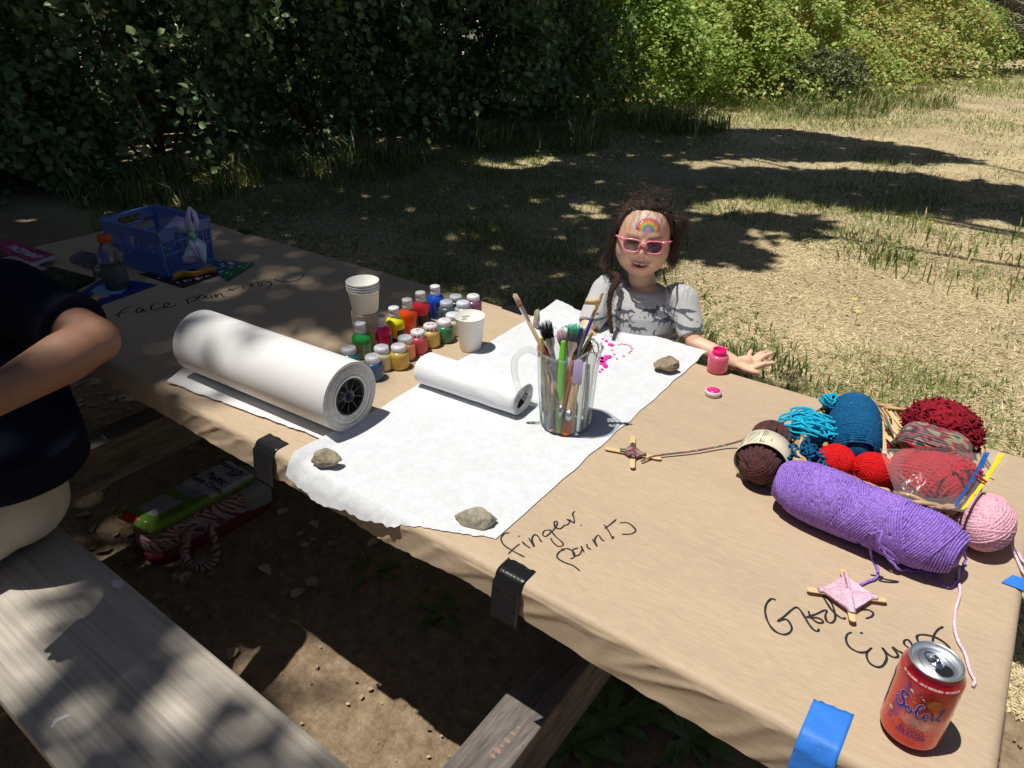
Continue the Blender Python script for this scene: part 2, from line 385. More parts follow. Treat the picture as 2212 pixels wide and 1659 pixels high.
# ================================================================ hedge of bushes
def bush(name, lab, cat, c, R, h, n, ls, ca, cb, group=None, stems=10, red=0., pw=2.6, up_=.45, nb=.5, shell=(.5, 1.8), gp=-.13):
    t = thing(name, lab, cat, (c[0], c[1], 0), group=group)
    a = RNG.uniform(0, 2*PI, n); u = RNG.random(n)**.75; zz = u
    rr = np.sqrt(np.clip(1-(zz*.96)**pw, 0, 1))*(1-shell[0]*RNG.random(n)**shell[1])
    lump = np.array([1+.50*nz(math.cos(x)*1.8+c[0], math.sin(x)*1.8+c[1], z*2.4)+.24*nz(math.cos(x)*4.5+c[0], math.sin(x)*4.5, z*6) for x, z in zip(a, zz)])
    Pp = np.column_stack([np.cos(a)*rr*R*lump, np.sin(a)*rr*R*lump, zz*h*(.85+.15*lump)+.02])
    gap = np.array([nz(x*2.4+c[0], y*2.4+c[1], z*2.4) for x, y, z in Pp]); Pp = Pp[gap > gp]; n = len(Pp)
    nr = Pp/np.array([R, R, h]); nr[:, 2] += up_; nr /= np.linalg.norm(nr, axis=1)[:, None]+1e-9
    col = leafcols(n, ca, cb, .35)
    if red:
        nn = np.array([nz(x*1.3+c[0], y*1.3, z*1.3+4) for x, y, z in Pp]); k = (RNG.random(n) < red*(.6+1.6*nn))
        col[k] = leafcols(k.sum(), (.60, .26, .14), (.66, .42, .16))
    leaf_obj('foliage', Pp, RNG.uniform(.6, 1.35, n)*ls, mat('bush_leaf' if nb == .5 else 'bright_leaf', attr='Col', rough=.42, translucent=.3 if nb == .5 else .5), t, col, nr, nb, droop=.3, wid=.78)
    b = MB()
    for q in range(stems):
        x = RNG.uniform(0, 2*PI); s0 = V(math.cos(x), math.sin(x), 0)*R*.2*RNG.random(); e = V(math.cos(x)*R*.8, math.sin(x)*R*.8, h*RNG.uniform(.4, .95))
        b.tube(smooth_path([s0, (s0+e)/2+V(0, 0, h*.18), e], 4), np.linspace(.022, .005, 9), 5)
    b.build('stems', BARK, t); return t
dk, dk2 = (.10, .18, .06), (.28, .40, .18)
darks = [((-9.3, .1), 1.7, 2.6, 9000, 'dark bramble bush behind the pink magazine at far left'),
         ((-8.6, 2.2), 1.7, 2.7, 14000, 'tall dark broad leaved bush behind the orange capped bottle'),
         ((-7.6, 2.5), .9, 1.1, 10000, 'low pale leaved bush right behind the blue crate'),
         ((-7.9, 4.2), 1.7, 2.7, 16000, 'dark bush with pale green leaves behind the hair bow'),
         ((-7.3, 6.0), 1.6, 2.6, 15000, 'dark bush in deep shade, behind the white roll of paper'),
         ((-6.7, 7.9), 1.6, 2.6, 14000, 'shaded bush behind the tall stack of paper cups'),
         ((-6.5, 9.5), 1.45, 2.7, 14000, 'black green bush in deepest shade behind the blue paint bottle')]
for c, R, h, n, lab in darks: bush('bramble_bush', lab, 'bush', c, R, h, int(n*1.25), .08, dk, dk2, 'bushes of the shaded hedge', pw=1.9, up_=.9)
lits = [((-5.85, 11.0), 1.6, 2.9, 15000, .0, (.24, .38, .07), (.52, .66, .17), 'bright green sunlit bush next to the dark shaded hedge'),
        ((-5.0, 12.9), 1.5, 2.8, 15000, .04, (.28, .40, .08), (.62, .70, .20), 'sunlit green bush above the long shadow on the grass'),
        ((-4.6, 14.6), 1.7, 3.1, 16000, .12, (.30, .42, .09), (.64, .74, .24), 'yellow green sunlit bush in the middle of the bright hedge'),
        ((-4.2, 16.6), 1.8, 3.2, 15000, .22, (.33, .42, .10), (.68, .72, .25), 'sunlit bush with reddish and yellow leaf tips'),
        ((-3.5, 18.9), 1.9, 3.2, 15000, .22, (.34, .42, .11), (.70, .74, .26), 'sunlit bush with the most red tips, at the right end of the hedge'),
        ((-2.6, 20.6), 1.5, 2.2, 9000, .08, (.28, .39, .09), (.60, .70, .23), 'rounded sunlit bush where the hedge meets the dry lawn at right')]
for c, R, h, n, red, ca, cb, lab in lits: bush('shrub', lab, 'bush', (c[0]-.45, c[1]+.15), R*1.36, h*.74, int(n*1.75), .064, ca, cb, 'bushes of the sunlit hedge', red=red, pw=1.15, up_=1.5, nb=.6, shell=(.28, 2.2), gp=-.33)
bush('broom_bush', 'small feathery grey green bush at the foot of the sunlit hedge', 'bush', (-3.35, 13.4), .62, .75, 5000, .05, (.12, .15, .06), (.24, .27, .12), None, 6)
# dead grey brush at the end of the hedge
t = thing('dead_brush', 'leafless grey brushwood tangled at the right end of the hedge', 'brushwood', (-1.9, 21.6, 0)); b = MB()
for q in range(420):
    s0 = V(*RNG.uniform(-.5, .5, 2), RNG.uniform(.8, 2.6)); d = RNG.normal(size=3)*V(.9, .9, .5); d[0] += .5
    b.tube(smooth_path([s0, s0+d*.5+RNG.normal(size=3)*.12, s0+d], 3), np.linspace(.012, .004, 7), 4)
b.build('twigs', mat('dead_twig', (.33, .29, .26), .9), t)
# a dark wood behind everything; trees round the camera are added to block sky
woods = [((-9, -5), 3.2, 6.5), ((-4.5, -9), 3.4, 7), ((2.5, -9.5), 3.4, 7), ((8.5, -5), 3.4, 7), ((-14, 1), 3.2, 6), ((-13, 7), 3.2, 6), ((-11, 12), 3.2, 6.5), ((-9.5, 17), 3., 6.5), ((-8, 22), 3.2, 7), ((-5, 27), 3.4, 7), ((-.5, 30), 3.2, 6), ((3.5, 33), 3.4, 7), ((8, 34), 3.6, 7)]
wl = ['left of the bench, unseen, added to block sky light', 'behind the photographer to the left, added to block sky light', 'behind the photographer to the right, added to block sky light', 'right of the photographer, unseen, added to block sky light', 'at the far left behind the dark hedge', 'behind the dark hedge, above the blue crate', 'behind the dark hedge, left of the child', 'behind the bright green bush', 'behind the yellow green bushes', 'behind the red tipped bushes', 'behind the dead grey brushwood', 'beyond the far end of the lawn at the right edge', 'past the right edge beyond the lawn']
for (c, R, h), w in zip(woods, wl):
    t = thing('dense_tree', 'dark dense tree standing '+w, 'tree', (*c, 0), group='dark trees behind the hedge')
    n = 9000; a = RNG.uniform(0, 2*PI, n); zz = RNG.random(n); rr = np.sqrt(np.clip(1-(zz*.9)**2.4, 0, 1))*(1-.5*RNG.random(n)**1.6)
    lump = np.array([1+.35*nz(math.cos(x)*2+c[0], math.sin(x)*2, z*3) for x, z in zip(a, zz)])
    Pp = np.column_stack([np.cos(a)*rr*R*lump, np.sin(a)*rr*R*lump, zz*h])
    leaf_obj('crown', Pp, RNG.uniform(.16, .32, n), LMAT, t, leafcols(n, (.03, .055, .02), (.06, .09, .03)), wid=.8)
    b = MB(); b.tube([(0, 0, 0), (.1, 0, h*.4), (0, .1, h*.85)], [.25, .18, .05], 10); b.build('trunk', BARK, t)
# far picnic table and post beside the hedge end
t = thing('distant_picnic_table', 'tiny dark picnic table beside a post beyond the end of the hedge', 'picnic table', (.45, 26.2, 0)); b = MB()
b.box((0, 0, .74), (2.0, .8, .06)); b.box((0, -.75, .45), (2.0, .28, .05)); b.box((0, .75, .45), (2.0, .28, .05)); b.build('boards', mat('far_blue', (.10, .11, .25), .5), t, False, bevel=.01)
for x in (-.7, .7): b = MB(); b.box((x, 0, .37), (.08, .1, .7)); b.box((x, 0, .38), (.08, 1.6, .08)); b.build('frame', mat('far_dark', (.03, .03, .035), .7), t, False)
t = thing('wooden_post', 'dark grey square post by the far picnic table', 'post', (-.45, 26.6, 0)); b = MB(); b.box((0, 0, .6), (.38, .3, 1.2), taper=.95); b.box((0, 0, 1.22), (.44, .36, .05)); b.build('post', mat('far_grey', (.11, .12, .115), .8), t, False, bevel=.01)

# ================================================================ grass, straw and dead leaves
def scatter(n, rmin, rmax, amin=-.1, amax=2.6, p=1.):
    # angle measured from +x; density falls with the square of the distance from the middle of the lawn's near edge
    u = RNG.random(n); r = rmin*(rmax/rmin)**(u**p); a = RNG.uniform(amin, amax, n)
    return np.column_stack([r*np.cos(a), r*np.sin(a)])
def ghv(P): 
    def one(x, y):
        return gh(x, y)*min(1, max(0, (x+8)))*min(1, max(0, 5-x))*min(1, max(0, y+3))*min(1, max(0, 14-y))
    return np.array([one(x, y) for x, y in P])
P = scatter(480000, 1.5, 24, .95, 2.75)
under = (P[:, 0] > -3.1) & (P[:, 0] < .5) & (P[:, 1] < 1.62); P = P[~under]
hd = np.interp(P[:, 1], [1, 2.2, 4.1, 7.9, 9.7, 17.5, 24], [-7.6, -6.9, -6.1, -4.9, -4.2, -1.5, 0]); edge = P[:, 0]-hd     # distance in front of the hedge
P = P[edge > -.6]; edge = edge[edge > -.6]; n = len(P)
nn = np.array([nz(x*.55, y*.55, 2)+.6*nz(x*1.9, y*1.9, 6) for x, y in P])
green = np.clip(.16+.75*nn+np.clip(.9-edge*.40, 0, .9)+(P[:, 1] > 9)*.18+np.clip((-1.0-P[:, 0])*.16, 0, .42), 0.04, 1)
green = green*np.where((P[:, 1] < 2.6) & (P[:, 0] > -1.2), .3, 1); isg = RNG.random(n) < green
tuft = np.clip(.4+1.3*nn, .1, 1.3)
L_ = np.where(isg, RNG.uniform(.022, .055, n), RNG.uniform(.025, .07, n))*(.5+tuft*.8)*(1+np.clip(1-edge, 0, 1)*1.2)*(1+.035*np.linalg.norm(P, axis=1))
stand = np.where(isg, RNG.uniform(.35, 1, n), RNG.uniform(.02, .38, n)**1.4)
az = RNG.uniform(0, 2*PI, n); dirv = np.column_stack([np.cos(az), np.sin(az), np.zeros(n)]); up = np.array([0, 0, 1.])
base = np.column_stack([P, ghv(P)+.003]); side = np.column_stack([-np.sin(az), np.cos(az), np.zeros(n)])
tip = base+dirv*(L_*np.sqrt(1-np.clip(stand, 0, .98)**2))[:, None]+up*(L_*stand)[:, None]+RNG.normal(size=(n, 3))*.004
wd = RNG.uniform(.0009, .0026, n)*(1+.16*np.linalg.norm(P, axis=1)); wd = wd[:, None]
gc = leafcols(n, (.13, .19, .045), (.32, .36, .11)); sc = leafcols(n, (.54, .45, .26), (.88, .75, .50)); colr = np.where(isg[:, None], gc, sc)
GM = mat('grass_blade', attr='Col', rough=.7, translucent=.2, spec=.2)
nl = edge
tri_obj('lawn_grass', base-side*wd, base+side*wd, tip, GM, colr); tag(bpy.data.objects['lawn_grass'], 'short dry straw and green grass blades covering the lawn', 'grass', kind='stuff')
# tall green tufts by the hedge foot and behind the child
tp = []
for cx_, cy_, rad, k, hh in [(-6.35, 3.4, .9, 1500, .35), (-5.7, 5., .8, 1300, .35), (-5.0, 7.2, .9, 1200, .34), (-4.2, 9.2, .8, 1200, .4), (-3.2, 12.3, 1.1, 1800, .38), (-2.4, 13.8, 1.0, 900, .3), (-1.15, 3.05, .5, 500, .14), (-.8, 2.8, .4, 450, .13), (-1.5, 3.5, .5, 300, .13), (-.9, 5.2, .4, 300, .2), (-6.9, 1.6, .6, 700, .3), (-.25, 5.35, .8, 250, .2)]:
    a = RNG.uniform(0, 2*PI, k); r = rad*np.sqrt(RNG.random(k)); tp.append(np.column_stack([cx_+r*np.cos(a), cy_+r*np.sin(a), np.full(k, hh)]))
tp = np.concatenate(tp); n = len(tp); az = RNG.uniform(0, 2*PI, n); le = RNG.uniform(.05, .75, n)*tp[:, 2]
b0 = np.column_stack([tp[:, :2], ghv(tp[:, :2])]); d1 = np.column_stack([np.cos(az), np.sin(az), np.zeros(n)]); sd_ = np.column_stack([-np.sin(az), np.cos(az), np.zeros(n)])
cl = np.array([nz(x*2.2, y*2.2, 12) for x, y in tp[:, :2]]); hh = tp[:, 2]*RNG.uniform(.25, 1.0, n)**1.2*np.clip(.75+1.6*cl, .15, 1.3)*.85; mid = b0+d1*(le*.3)[:, None]+up*(hh*.65)[:, None]; tipp = b0+d1*le[:, None]+up*hh[:, None]*.95
w_ = RNG.uniform(.0018, .004, n)[:, None]*(1+.1*np.linalg.norm(tp[:, :2], axis=1))[:, None]
cg = np.where((RNG.random(n) < .28)[:, None], leafcols(n, (.42, .35, .19), (.6, .5, .3)), leafcols(n, (.09, .15, .035), (.22, .28, .08)))
A = np.concatenate([b0-sd_*w_, mid-sd_*w_]); B_ = np.concatenate([b0+sd_*w_, mid+sd_*w_]); C_ = np.concatenate([mid+sd_*w_, tipp]); D_ = np.concatenate([mid-sd_*w_, tipp+sd_*w_*.1])
o = tri_obj('tall_grass', A, B_, C_, GM, np.concatenate([cg, cg]), D=D_); tag(o, 'taller green and straw coloured grass tufts at the hedge foot and behind the child', 'grass', kind='stuff')
# fallen leaves and crumbs of bark
def litter(n, xr, yr, s0, s1, name, lab, ca, cb):
    P = np.column_stack([RNG.uniform(*xr, n), RNG.uniform(*yr, n)]); z = ghv(P)+.008
    o = leaf_obj(name, np.column_stack([P, z]), RNG.uniform(s0, s1, n), mat('litter_leaf', attr='Col', rough=.8), None, leafcols(n, ca, cb), np.tile([0, 0, 1.], (n, 1)), .86, wid=.7)
    tag(o, lab, 'leaf litter', kind='stuff')
litter(1500, (-4.6, -1.3), (.2, 3.2), .02, .055, 'fallen_leaves', 'pale dead leaves scattered on the dirt past the left end of the table', (.22, .16, .09), (.5, .4, .27))
litter(1100, (-2.2, .6), (-.3, 1.9), .004, .016, 'leaf_crumbs', 'brown leaf crumbs and wood chips on the dirt under the table', (.18, .13, .08), (.42, .32, .2))
litter(1500, (-3, 3), (1.7, 5), .008, .026, 'dry_leaf_bits', 'small dry leaf bits lying in the worn lawn behind the child', (.24, .15, .07), (.55, .42, .26))
# daisies and buttercups
def flowers(name, lab, pts, colr, r, h):
    b = MB()
    for x, y in pts:
        z = ghv([(x, y)])[0]; b.tube([(x, y, z), (x+.003, y, z+h)], .0012, 4, mi=1)
        for k in range(7):
            a = k*2*PI/7; b.add([(x, y, z+h), (x+r*math.cos(a-.3), y+r*math.sin(a-.3), z+h+.002), (x+r*1.15*math.cos(a), y+r*1.15*math.sin(a), z+h+.003), (x+r*math.cos(a+.3), y+r*math.sin(a+.3), z+h+.002)], [(0, 1, 2, 3)])
    o = b.build(name, [mat('petal_'+name, colr, .6), GM_stem], None); tag(o, lab, 'flowers', kind='stuff')
GM_stem = mat('flower_stem', (.12, .2, .05), .7)
dp = [at(RNG.normal(640, 120), RNG.normal(500, 34), 0.)[:2] for _ in range(130)]; dp = [p for p in dp if p[1] > 1.75]
flowers('daisies', 'tiny white daisies dotted in the shaded grass beyond the table corner', dp, (.75, .75, .75), .008, .03)
byel = [(1844, 706, 'yellow buttercup flowering in the lawn to the right of the hand of the child'), (1837, 680, 'yellow buttercup just beyond the one nearest the hand'), (2005, 504, 'yellow buttercup close to the edge of the long dark shadow'), (1905, 538, 'small yellow buttercup in the middle of the sunlit lawn')]
for px, py, lab in byel:
    x, y, _ = at(px, py, 0.); t = thing('buttercup', lab, 'flower', (x, y, ghv([(x, y)])[0]), group='buttercups in the lawn'); b = MB(); b.tube([(0, 0, 0), (.004, 0, .04), (0, .004, .075)], .0013, 5); b.build('stem', GM_stem, t)
    b = MB()
    for k in range(5):
        a = k*2*PI/5; c, s = math.cos, math.sin; r = .013
        b.add([(0, 0, .075), (r*c(a-.45), r*s(a-.45), .080), (1.3*r*c(a), 1.3*r*s(a), .082), (r*c(a+.45), r*s(a+.45), .080)], [(0, 1, 2, 3)])
    b.build('petals', mat('buttercup_petal', (.85, .62, .02), .4), t)
# weeds growing in the shade under the table
def weed(px, py, n, s, lab, z=0.):
    x, y, _ = at(px, py, z); t = thing('weed', lab, 'weed', (x, y, 0), group='weeds under the table'); b = MB()
    for k in range(n):
        a = k*2.4+RNG.uniform(-.3, .3); L = s*RNG.uniform(.6, 1.1); w = L*.16; up_ = RNG.uniform(.25, .7)
        pts = []
        for i in range(7):
            f = i/6; r = L*f; z_ = L*up_*(f-.75*f*f)+.004; ww = w*math.sin(PI*min(1, f*.93+.05))*(1+.25*((i % 2)*2-1)); c, s_ = math.cos(a), math.sin(a)
            pts += [(r*c-ww*s_, r*s_+ww*c, z_+ww*.35), (r*c, r*s_, z_), (r*c+ww*s_, r*s_-ww*c, z_+ww*.35)]
        b.add(pts, [(3*i, 3*i+1, 3*i+4, 3*i+3) for i in range(6)]+[(3*i+1, 3*i+2, 3*i+5, 3*i+4) for i in range(6)])
    b.build('leaves', mat('weed_leaf', (.09, .16, .045), .5, nz=(30, .3)), t)
weed(1315, 1560, 11, .15, 'jagged rosette weed under the table, between the beam end and the blue taped edge')
weed(1395, 1440, 9, .12, 'upright leafy weed under the table, close below its overhanging paper edge')
weed(1235, 1610, 8, .12, 'spreading weed just right of the sunlit beam end')
weed(1490, 1600, 9, .13, 'weed in the shade at the bottom of the picture, nearest the blue tape')
weed(960, 1330, 8, .10, 'small weed in the dark under the middle of the table')
weed(800, 1240, 7, .09, 'small weed in the dark below the two rocks')
# ================================================================ picnic table
X0, X1, Y0, Y1 = -2.775, .154, .637, 1.487
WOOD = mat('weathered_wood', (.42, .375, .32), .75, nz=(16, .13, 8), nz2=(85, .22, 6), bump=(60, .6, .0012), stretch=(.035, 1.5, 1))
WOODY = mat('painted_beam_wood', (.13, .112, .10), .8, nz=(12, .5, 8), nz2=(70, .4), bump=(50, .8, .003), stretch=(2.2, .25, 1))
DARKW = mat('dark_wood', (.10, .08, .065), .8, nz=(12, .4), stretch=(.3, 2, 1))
pt = thing('picnic_table', 'long weathered wooden picnic table covered with brown paper, its benches fixed to cross beams', 'picnic table', (-1.3, 1.06, 0))
og = (-1.3, 1.06, 0)
b = MB(); w = (Y1-Y0-.008)/3
for i in range(3): b.box(((X0+X1)/2, Y0+.004+w*(i+.5), .727), (X1-X0-.006, w-.006, .042))
b.build('tabletop', WOOD, pt, False, org=og, bevel=.004)
def bench(y0, y1, nm):
    b = MB(); b.box(((X0+X1)/2-.0, (y0+y1)/2, .42), (X1-X0+.3, y1-y0, .04)); o = b.build('bench_seat', WOOD, pt, False, org=og, bevel=.005)
    q = MB(); q.ribbon([(*at(-50+160, 1540, .44)[:2], .4405), (*at(150, 1490, .44)[:2], .4405)], .006, .0005) if nm else None
    return o
bs = bench(.127, .407, 1); bench(1.717, 1.997, 0)
b = MB()                                   # chalk and droppings marks on the near seat
def blotch(c, r, z, n=14, mi=0):
    pts = [(c[0]+r*(1+.35*nz(c[0]*50+math.cos(k), math.sin(k)))*math.cos(k), c[1]+r*.55*(1+.35*nz(math.sin(k)*2, c[1]*40))*math.sin(k), z) for k in np.arange(n)*2*PI/n]
    b.add(pts, [tuple(range(n))], mi)
blotch(at(255, 1262, .44), .018, .4408)
b.build('chalk_mark', mat('chalk', (.62, .58, .62), .9), bs, False, org=og); b = MB()
b.ribbon([(*at(112, 1572, .44)[:2], .4408), (*at(122, 1556, .44)[:2], .4408), (*at(150, 1545, .44)[:2], .4408)], [.004, .009, .005], 0)
b.build('chalk_mark', mat('chalk', (.62, .58, .62), .9), bs, False, org=og)
for x in (-1.985, -.475):
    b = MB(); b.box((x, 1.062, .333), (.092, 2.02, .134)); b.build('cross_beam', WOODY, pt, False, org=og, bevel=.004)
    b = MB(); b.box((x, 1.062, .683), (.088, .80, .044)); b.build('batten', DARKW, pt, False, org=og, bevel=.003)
    for yp in (1.15, 1.40):
        b = MB(); yt, yb = yp, yp; h = .045; xx = x+.069
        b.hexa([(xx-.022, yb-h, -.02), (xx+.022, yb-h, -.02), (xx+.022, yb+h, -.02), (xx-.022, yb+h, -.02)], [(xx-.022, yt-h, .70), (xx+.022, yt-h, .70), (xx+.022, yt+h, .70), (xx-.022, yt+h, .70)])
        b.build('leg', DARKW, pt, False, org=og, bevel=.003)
# flaking pink paint on the beam end seen in the sun
b = MB()
for px, py, r in [(1108, 1585, .006), (1096, 1600, .007), (1084, 1612, .004), (1075, 1622, .008), (1065, 1634, .006), (1120, 1572, .004)]: blotch(at(px, py, .40), r, .4008, 9)
b.build('paint_fleck', mat('pink_paint', (.30, .18, .15), .8), pt, False, org=og)['kind'] = 'stuff'

# ---------------------------------------------------------------- brown paper
def kh(x, y):
    v = .0007*nz(x*3, y*3, 1)
    if Y0 < y < Y0+.16: v += .0045*max(0, .22-abs(nz(x*9+y*11, y*7, 7)))*math.sin(PI*(y-Y0)/.16)
    return .7505+v
def fold(a, lo, hi, r=.012):
    if a < lo+r:
        d = lo+r-a; q = r*PI/2
        if d < q: t = d/r; return lo+r-r*math.sin(t), r-r*math.cos(t)
        return lo, r+(d-q)
    if a > hi-r:
        d = a-hi+r; q = r*PI/2
        if d < q: t = d/r; return hi-r+r*math.sin(t), r-r*math.cos(t)
        return hi, r+(d-q)
    return a, 0.
kp = MB(); NX, NY = 420, 190
us = np.linspace(X0-.07, X1+.10, NX+1)
def kraft_pt(i, j):
    a = us[i]; x, dx = fold(a, X0, X1)
    ov0 = .058+.005*nz(a*1.7, 3.3)+.003*nz(a*9, 1)+.002*nz(a*40, 5)
    if -1.03 < a < -.44: ov0 += .012*nz(a*6, 8)-.006+.004*nz(a*90, 2)     # torn stretch below the white sheet
    ov0 += .016*min(1, max(0, (a+.5)/.45))
    ov1 = .035+.02*nz(a*2.2, 7.7)+.004*nz(a*30, 5)
    lo, hi = Y0-ov0, Y1+ov1; t = j/NY; t = t if True else t
    # more rows near both folds
    if t < .25: bb = lo+(Y0+.05-lo)*t/.25
    elif t > .85: bb = (Y1-.04)+(hi-Y1+.04)*(t-.85)/.15
    else: bb = Y0+.05+(Y1-.04-Y0-.05)*(t-.25)/.6
    y, dy = fold(bb, Y0, Y1); z = kh(x, y)
    d = max(dx, dy)
    if dy > .012:
        f = (dy-.012); wv = .5+.5*nz(a*5, 2.2)
        y += (-1 if y < 1 else 1)*(f*.09*(wv+.3)+.005*max(0, .25-abs(nz(a*13+f*20, f*12)))*2)
    if dx > .012: x += (1 if x > 0 else -1)*((dx-.012)*.15+.003*nz(y*12, 4))
    return (x, y, z-d+.0)
kv = [kraft_pt(i, j) for j in range(NY+1) for i in range(NX+1)]
kp.add(kv, [(j*(NX+1)+i, j*(NX+1)+i+1, (j+1)*(NX+1)+i+1, (j+1)*(NX+1)+i) for j in range(NY) for i in range(NX)])
KR = mat('kraft_paper', (.475, .365, .252), .62, nz=(5, .07), nz2=(230, .09), bump=(4, .5, .016), stretch=(.22, 1.3, 1), spec=.3)
# long soft creases as a second bump
nt = KR.node_tree; N_ = nt.nodes; Bs = N_['Principled BSDF']; wv = N_.new('ShaderNodeTexNoise'); wv.inputs['Scale'].default_value = 26; wv.inputs['Detail'].default_value = 6; tc_ = N_.new('ShaderNodeTexCoord'); mp_ = N_.new('ShaderNodeMapping'); mp_.inputs['Scale'].default_value = (.10, 1, 1); nt.links.new(tc_.outputs['Object'], mp_.inputs[0]); nt.links.new(mp_.outputs[0], wv.inputs['Vector'])
bp_ = N_.new('ShaderNodeBump'); bp_.inputs['Strength'].default_value = .22; bp_.inputs['Distance'].default_value = .004; nt.links.new(wv.outputs[0], bp_.inputs['Height']); nt.links.new(Bs.inputs['Normal'].links[0].from_socket, bp_.inputs['Normal']); nt.links.new(bp_.outputs[0], Bs.inputs['Normal'])
kraft = kp.build('brown_paper', KR, None); tag(kraft, 'brown kraft paper spread over the whole picnic table with black handwriting on it', 'paper')

def c1(x, y): return (.32*x, 398.2+.32*y)
def b4(x, y): return (707.8+.36*x, 1061.8+.36*y)
def c5(x, y): return (1592.6+.3066*x, 1150.2+.3066*y)
def strokes(name, fn, lines, w, parent=kraft):
    b = MB()
    for k, ln in enumerate(lines):
        P = smooth_path([at(*fn(*p), .7505) for p in ln], 5); P[:, 2] = [kh(x, y) for x, y, _ in P]
        n = len(P); ww = w*.8*(.8+.35*np.array([nz(k*3.1, i*.22) for i in range(n)])+.1); ww[0] *= .7; ww[-1] *= .6
        b.ribbon(P, ww, .0007, kh)
    b.build(name, mat('marker_ink', (.025, .022, .025), .45), parent, False)
strokes('handwriting', c1, [[(803, 900), (800, 882), (825, 852), (862, 832), (885, 828)], [(765, 890), (810, 874), (868, 860)],
    [(958, 830), (925, 845), (922, 866), (950, 862), (966, 840), (968, 856), (990, 866)], [(1062, 806), (1028, 818), (1022, 845), (1050, 850), (1085, 836), (1122, 826), (1142, 808), (1124, 800), (1104, 818), (1120, 834), (1150, 830), (1196, 816)],
    [(1262, 778), (1275, 812)], [(1256, 782), (1296, 762), (1330, 767), (1318, 786), (1280, 792)], [(1382, 742), (1348, 752), (1346, 772), (1372, 770), (1390, 750), (1392, 766), (1410, 772)], [(1424, 750), (1432, 770)],
    [(1452, 742), (1460, 764), (1470, 746), (1490, 738), (1500, 752), (1514, 760)], [(1546, 702), (1560, 715), (1582, 720)], [(1532, 722), (1604, 698)], [(1640, 684), (1646, 706)], [(1688, 664), (1700, 690), (1712, 670), (1738, 662), (1748, 680), (1760, 688)],
    [(1800, 656), (1768, 658), (1768, 676), (1798, 668), (1812, 656), (1832, 666), (1824, 688), (1796, 706)], [(1848, 640), (1882, 654), (1940, 658), (2000, 648), (2040, 628), (2052, 608)]], .0062)
strokes('handwriting', b4, [[(1090, 252), (1062, 256), (1040, 286), (1058, 325), (1110, 358), (1182, 396)], [(1084, 377), (1120, 342), (1152, 316)], [(1166, 302), (1190, 325), (1216, 342)], [(1142, 266), (1150, 274)],
    [(1206, 280), (1240, 334), (1226, 290), (1240, 262), (1262, 270), (1274, 292), (1288, 306)], [(1330, 232), (1300, 240), (1290, 262), (1310, 272), (1338, 248), (1334, 232), (1368, 272), (1408, 308), (1410, 326), (1382, 332), (1350, 306), (1338, 282)],
    [(1345, 246), (1374, 206), (1376, 182), (1360, 186), (1364, 214), (1394, 226), (1422, 204)], [(1414, 206), (1440, 200), (1452, 182), (1436, 170), (1456, 176), (1478, 192), (1478, 164), (1470, 136), (1484, 120)], [(1518, 202), (1524, 208)],
    [(1422, 350), (1390, 366), (1376, 396), (1410, 425), (1470, 445), (1514, 478)], [(1398, 350), (1440, 345), (1476, 366), (1480, 394), (1456, 406)], [(1502, 340), (1470, 354), (1478, 386), (1508, 382), (1526, 352), (1520, 330), (1540, 368)], [(1554, 316), (1560, 338), (1580, 350)],
    [(1588, 288), (1616, 332), (1602, 292), (1624, 264), (1646, 292), (1662, 296)], [(1662, 224), (1700, 196), (1732, 168)], [(1658, 200), (1690, 246), (1710, 284), (1714, 270)], [(1752, 190), (1800, 190), (1840, 220), (1846, 240), (1820, 256), (1764, 258)]], .0036)
strokes('handwriting', c5, [[(272, 478), (240, 470), (206, 505), (196, 560), (214, 630), (255, 690), (310, 720), (355, 716), (382, 688), (375, 650), (342, 614), (285, 628), (330, 594), (385, 546), (414, 530), (440, 546), (470, 590), (505, 650), (540, 690), (568, 698), (574, 680)],
    [(500, 555), (518, 600), (560, 635), (596, 640), (600, 622), (560, 604), (488, 600), (555, 578), (610, 552), (630, 556), (620, 590), (632, 630), (668, 638), (690, 600), (672, 520), (640, 470), (605, 450), (625, 490), (665, 550), (710, 592), (745, 610), (764, 604)],
    [(870, 546), (922, 548), (956, 570), (946, 595), (904, 610)], [(806, 706), (776, 720), (765, 760), (790, 810), (850, 845), (908, 845), (945, 816), (914, 850), (914, 890), (940, 930), (990, 952), (1030, 936), (1052, 880), (1020, 815), (1062, 862), (1110, 884), (1132, 868), (1094, 812), (1130, 836), (1172, 856)],
    [(864, 712), (884, 710)], [(1212, 820), (1176, 790), (1178, 764), (1202, 760), (1226, 786), (1240, 822)], [(1275, 776), (1264, 740), (1282, 724), (1340, 726), (1400, 744), (1460, 780), (1500, 822)], [(1450, 666), (1410, 690), (1384, 730), (1374, 780)]], .0044)

# ---------------------------------------------------------------- tape pieces, folded over the table edge
def tape(name, lab, cat, pxa, pxb, up, down, matl, grp=None, skew=0., yedge=Y0):
    xa, xb = pxa, pxb; t = MB(); n = 10; m_ = 22; q = []
    for j in range(m_+1):
        for i in range(n+1):
            f = i/n; x = xa+(xb-xa)*f; L = up+.004*(nz(i*1.7, 3, xa)) if j == m_ else up
            s_ = -down+(down+L)*(j/m_); bb = Y0+s_+skew*(f-.5)
            y, d = fold(bb, Y0, Y1); yy = y
            if d > .012: yy -= (d-.012)*.15+.0058
            q.append((x+skew*.2*(j/m_), yy, kh(x, max(y, Y0))-d+.0014+.0005*nz(x*60, bb*40)))
    t.add(q, [(j*(n+1)+i, j*(n+1)+i+1, (j+1)*(n+1)+i+1, (j+1)*(n+1)+i) for j in range(m_) for i in range(n)])
    return tag(t.build(name, matl, None, solid=.0006), lab, cat, grp)
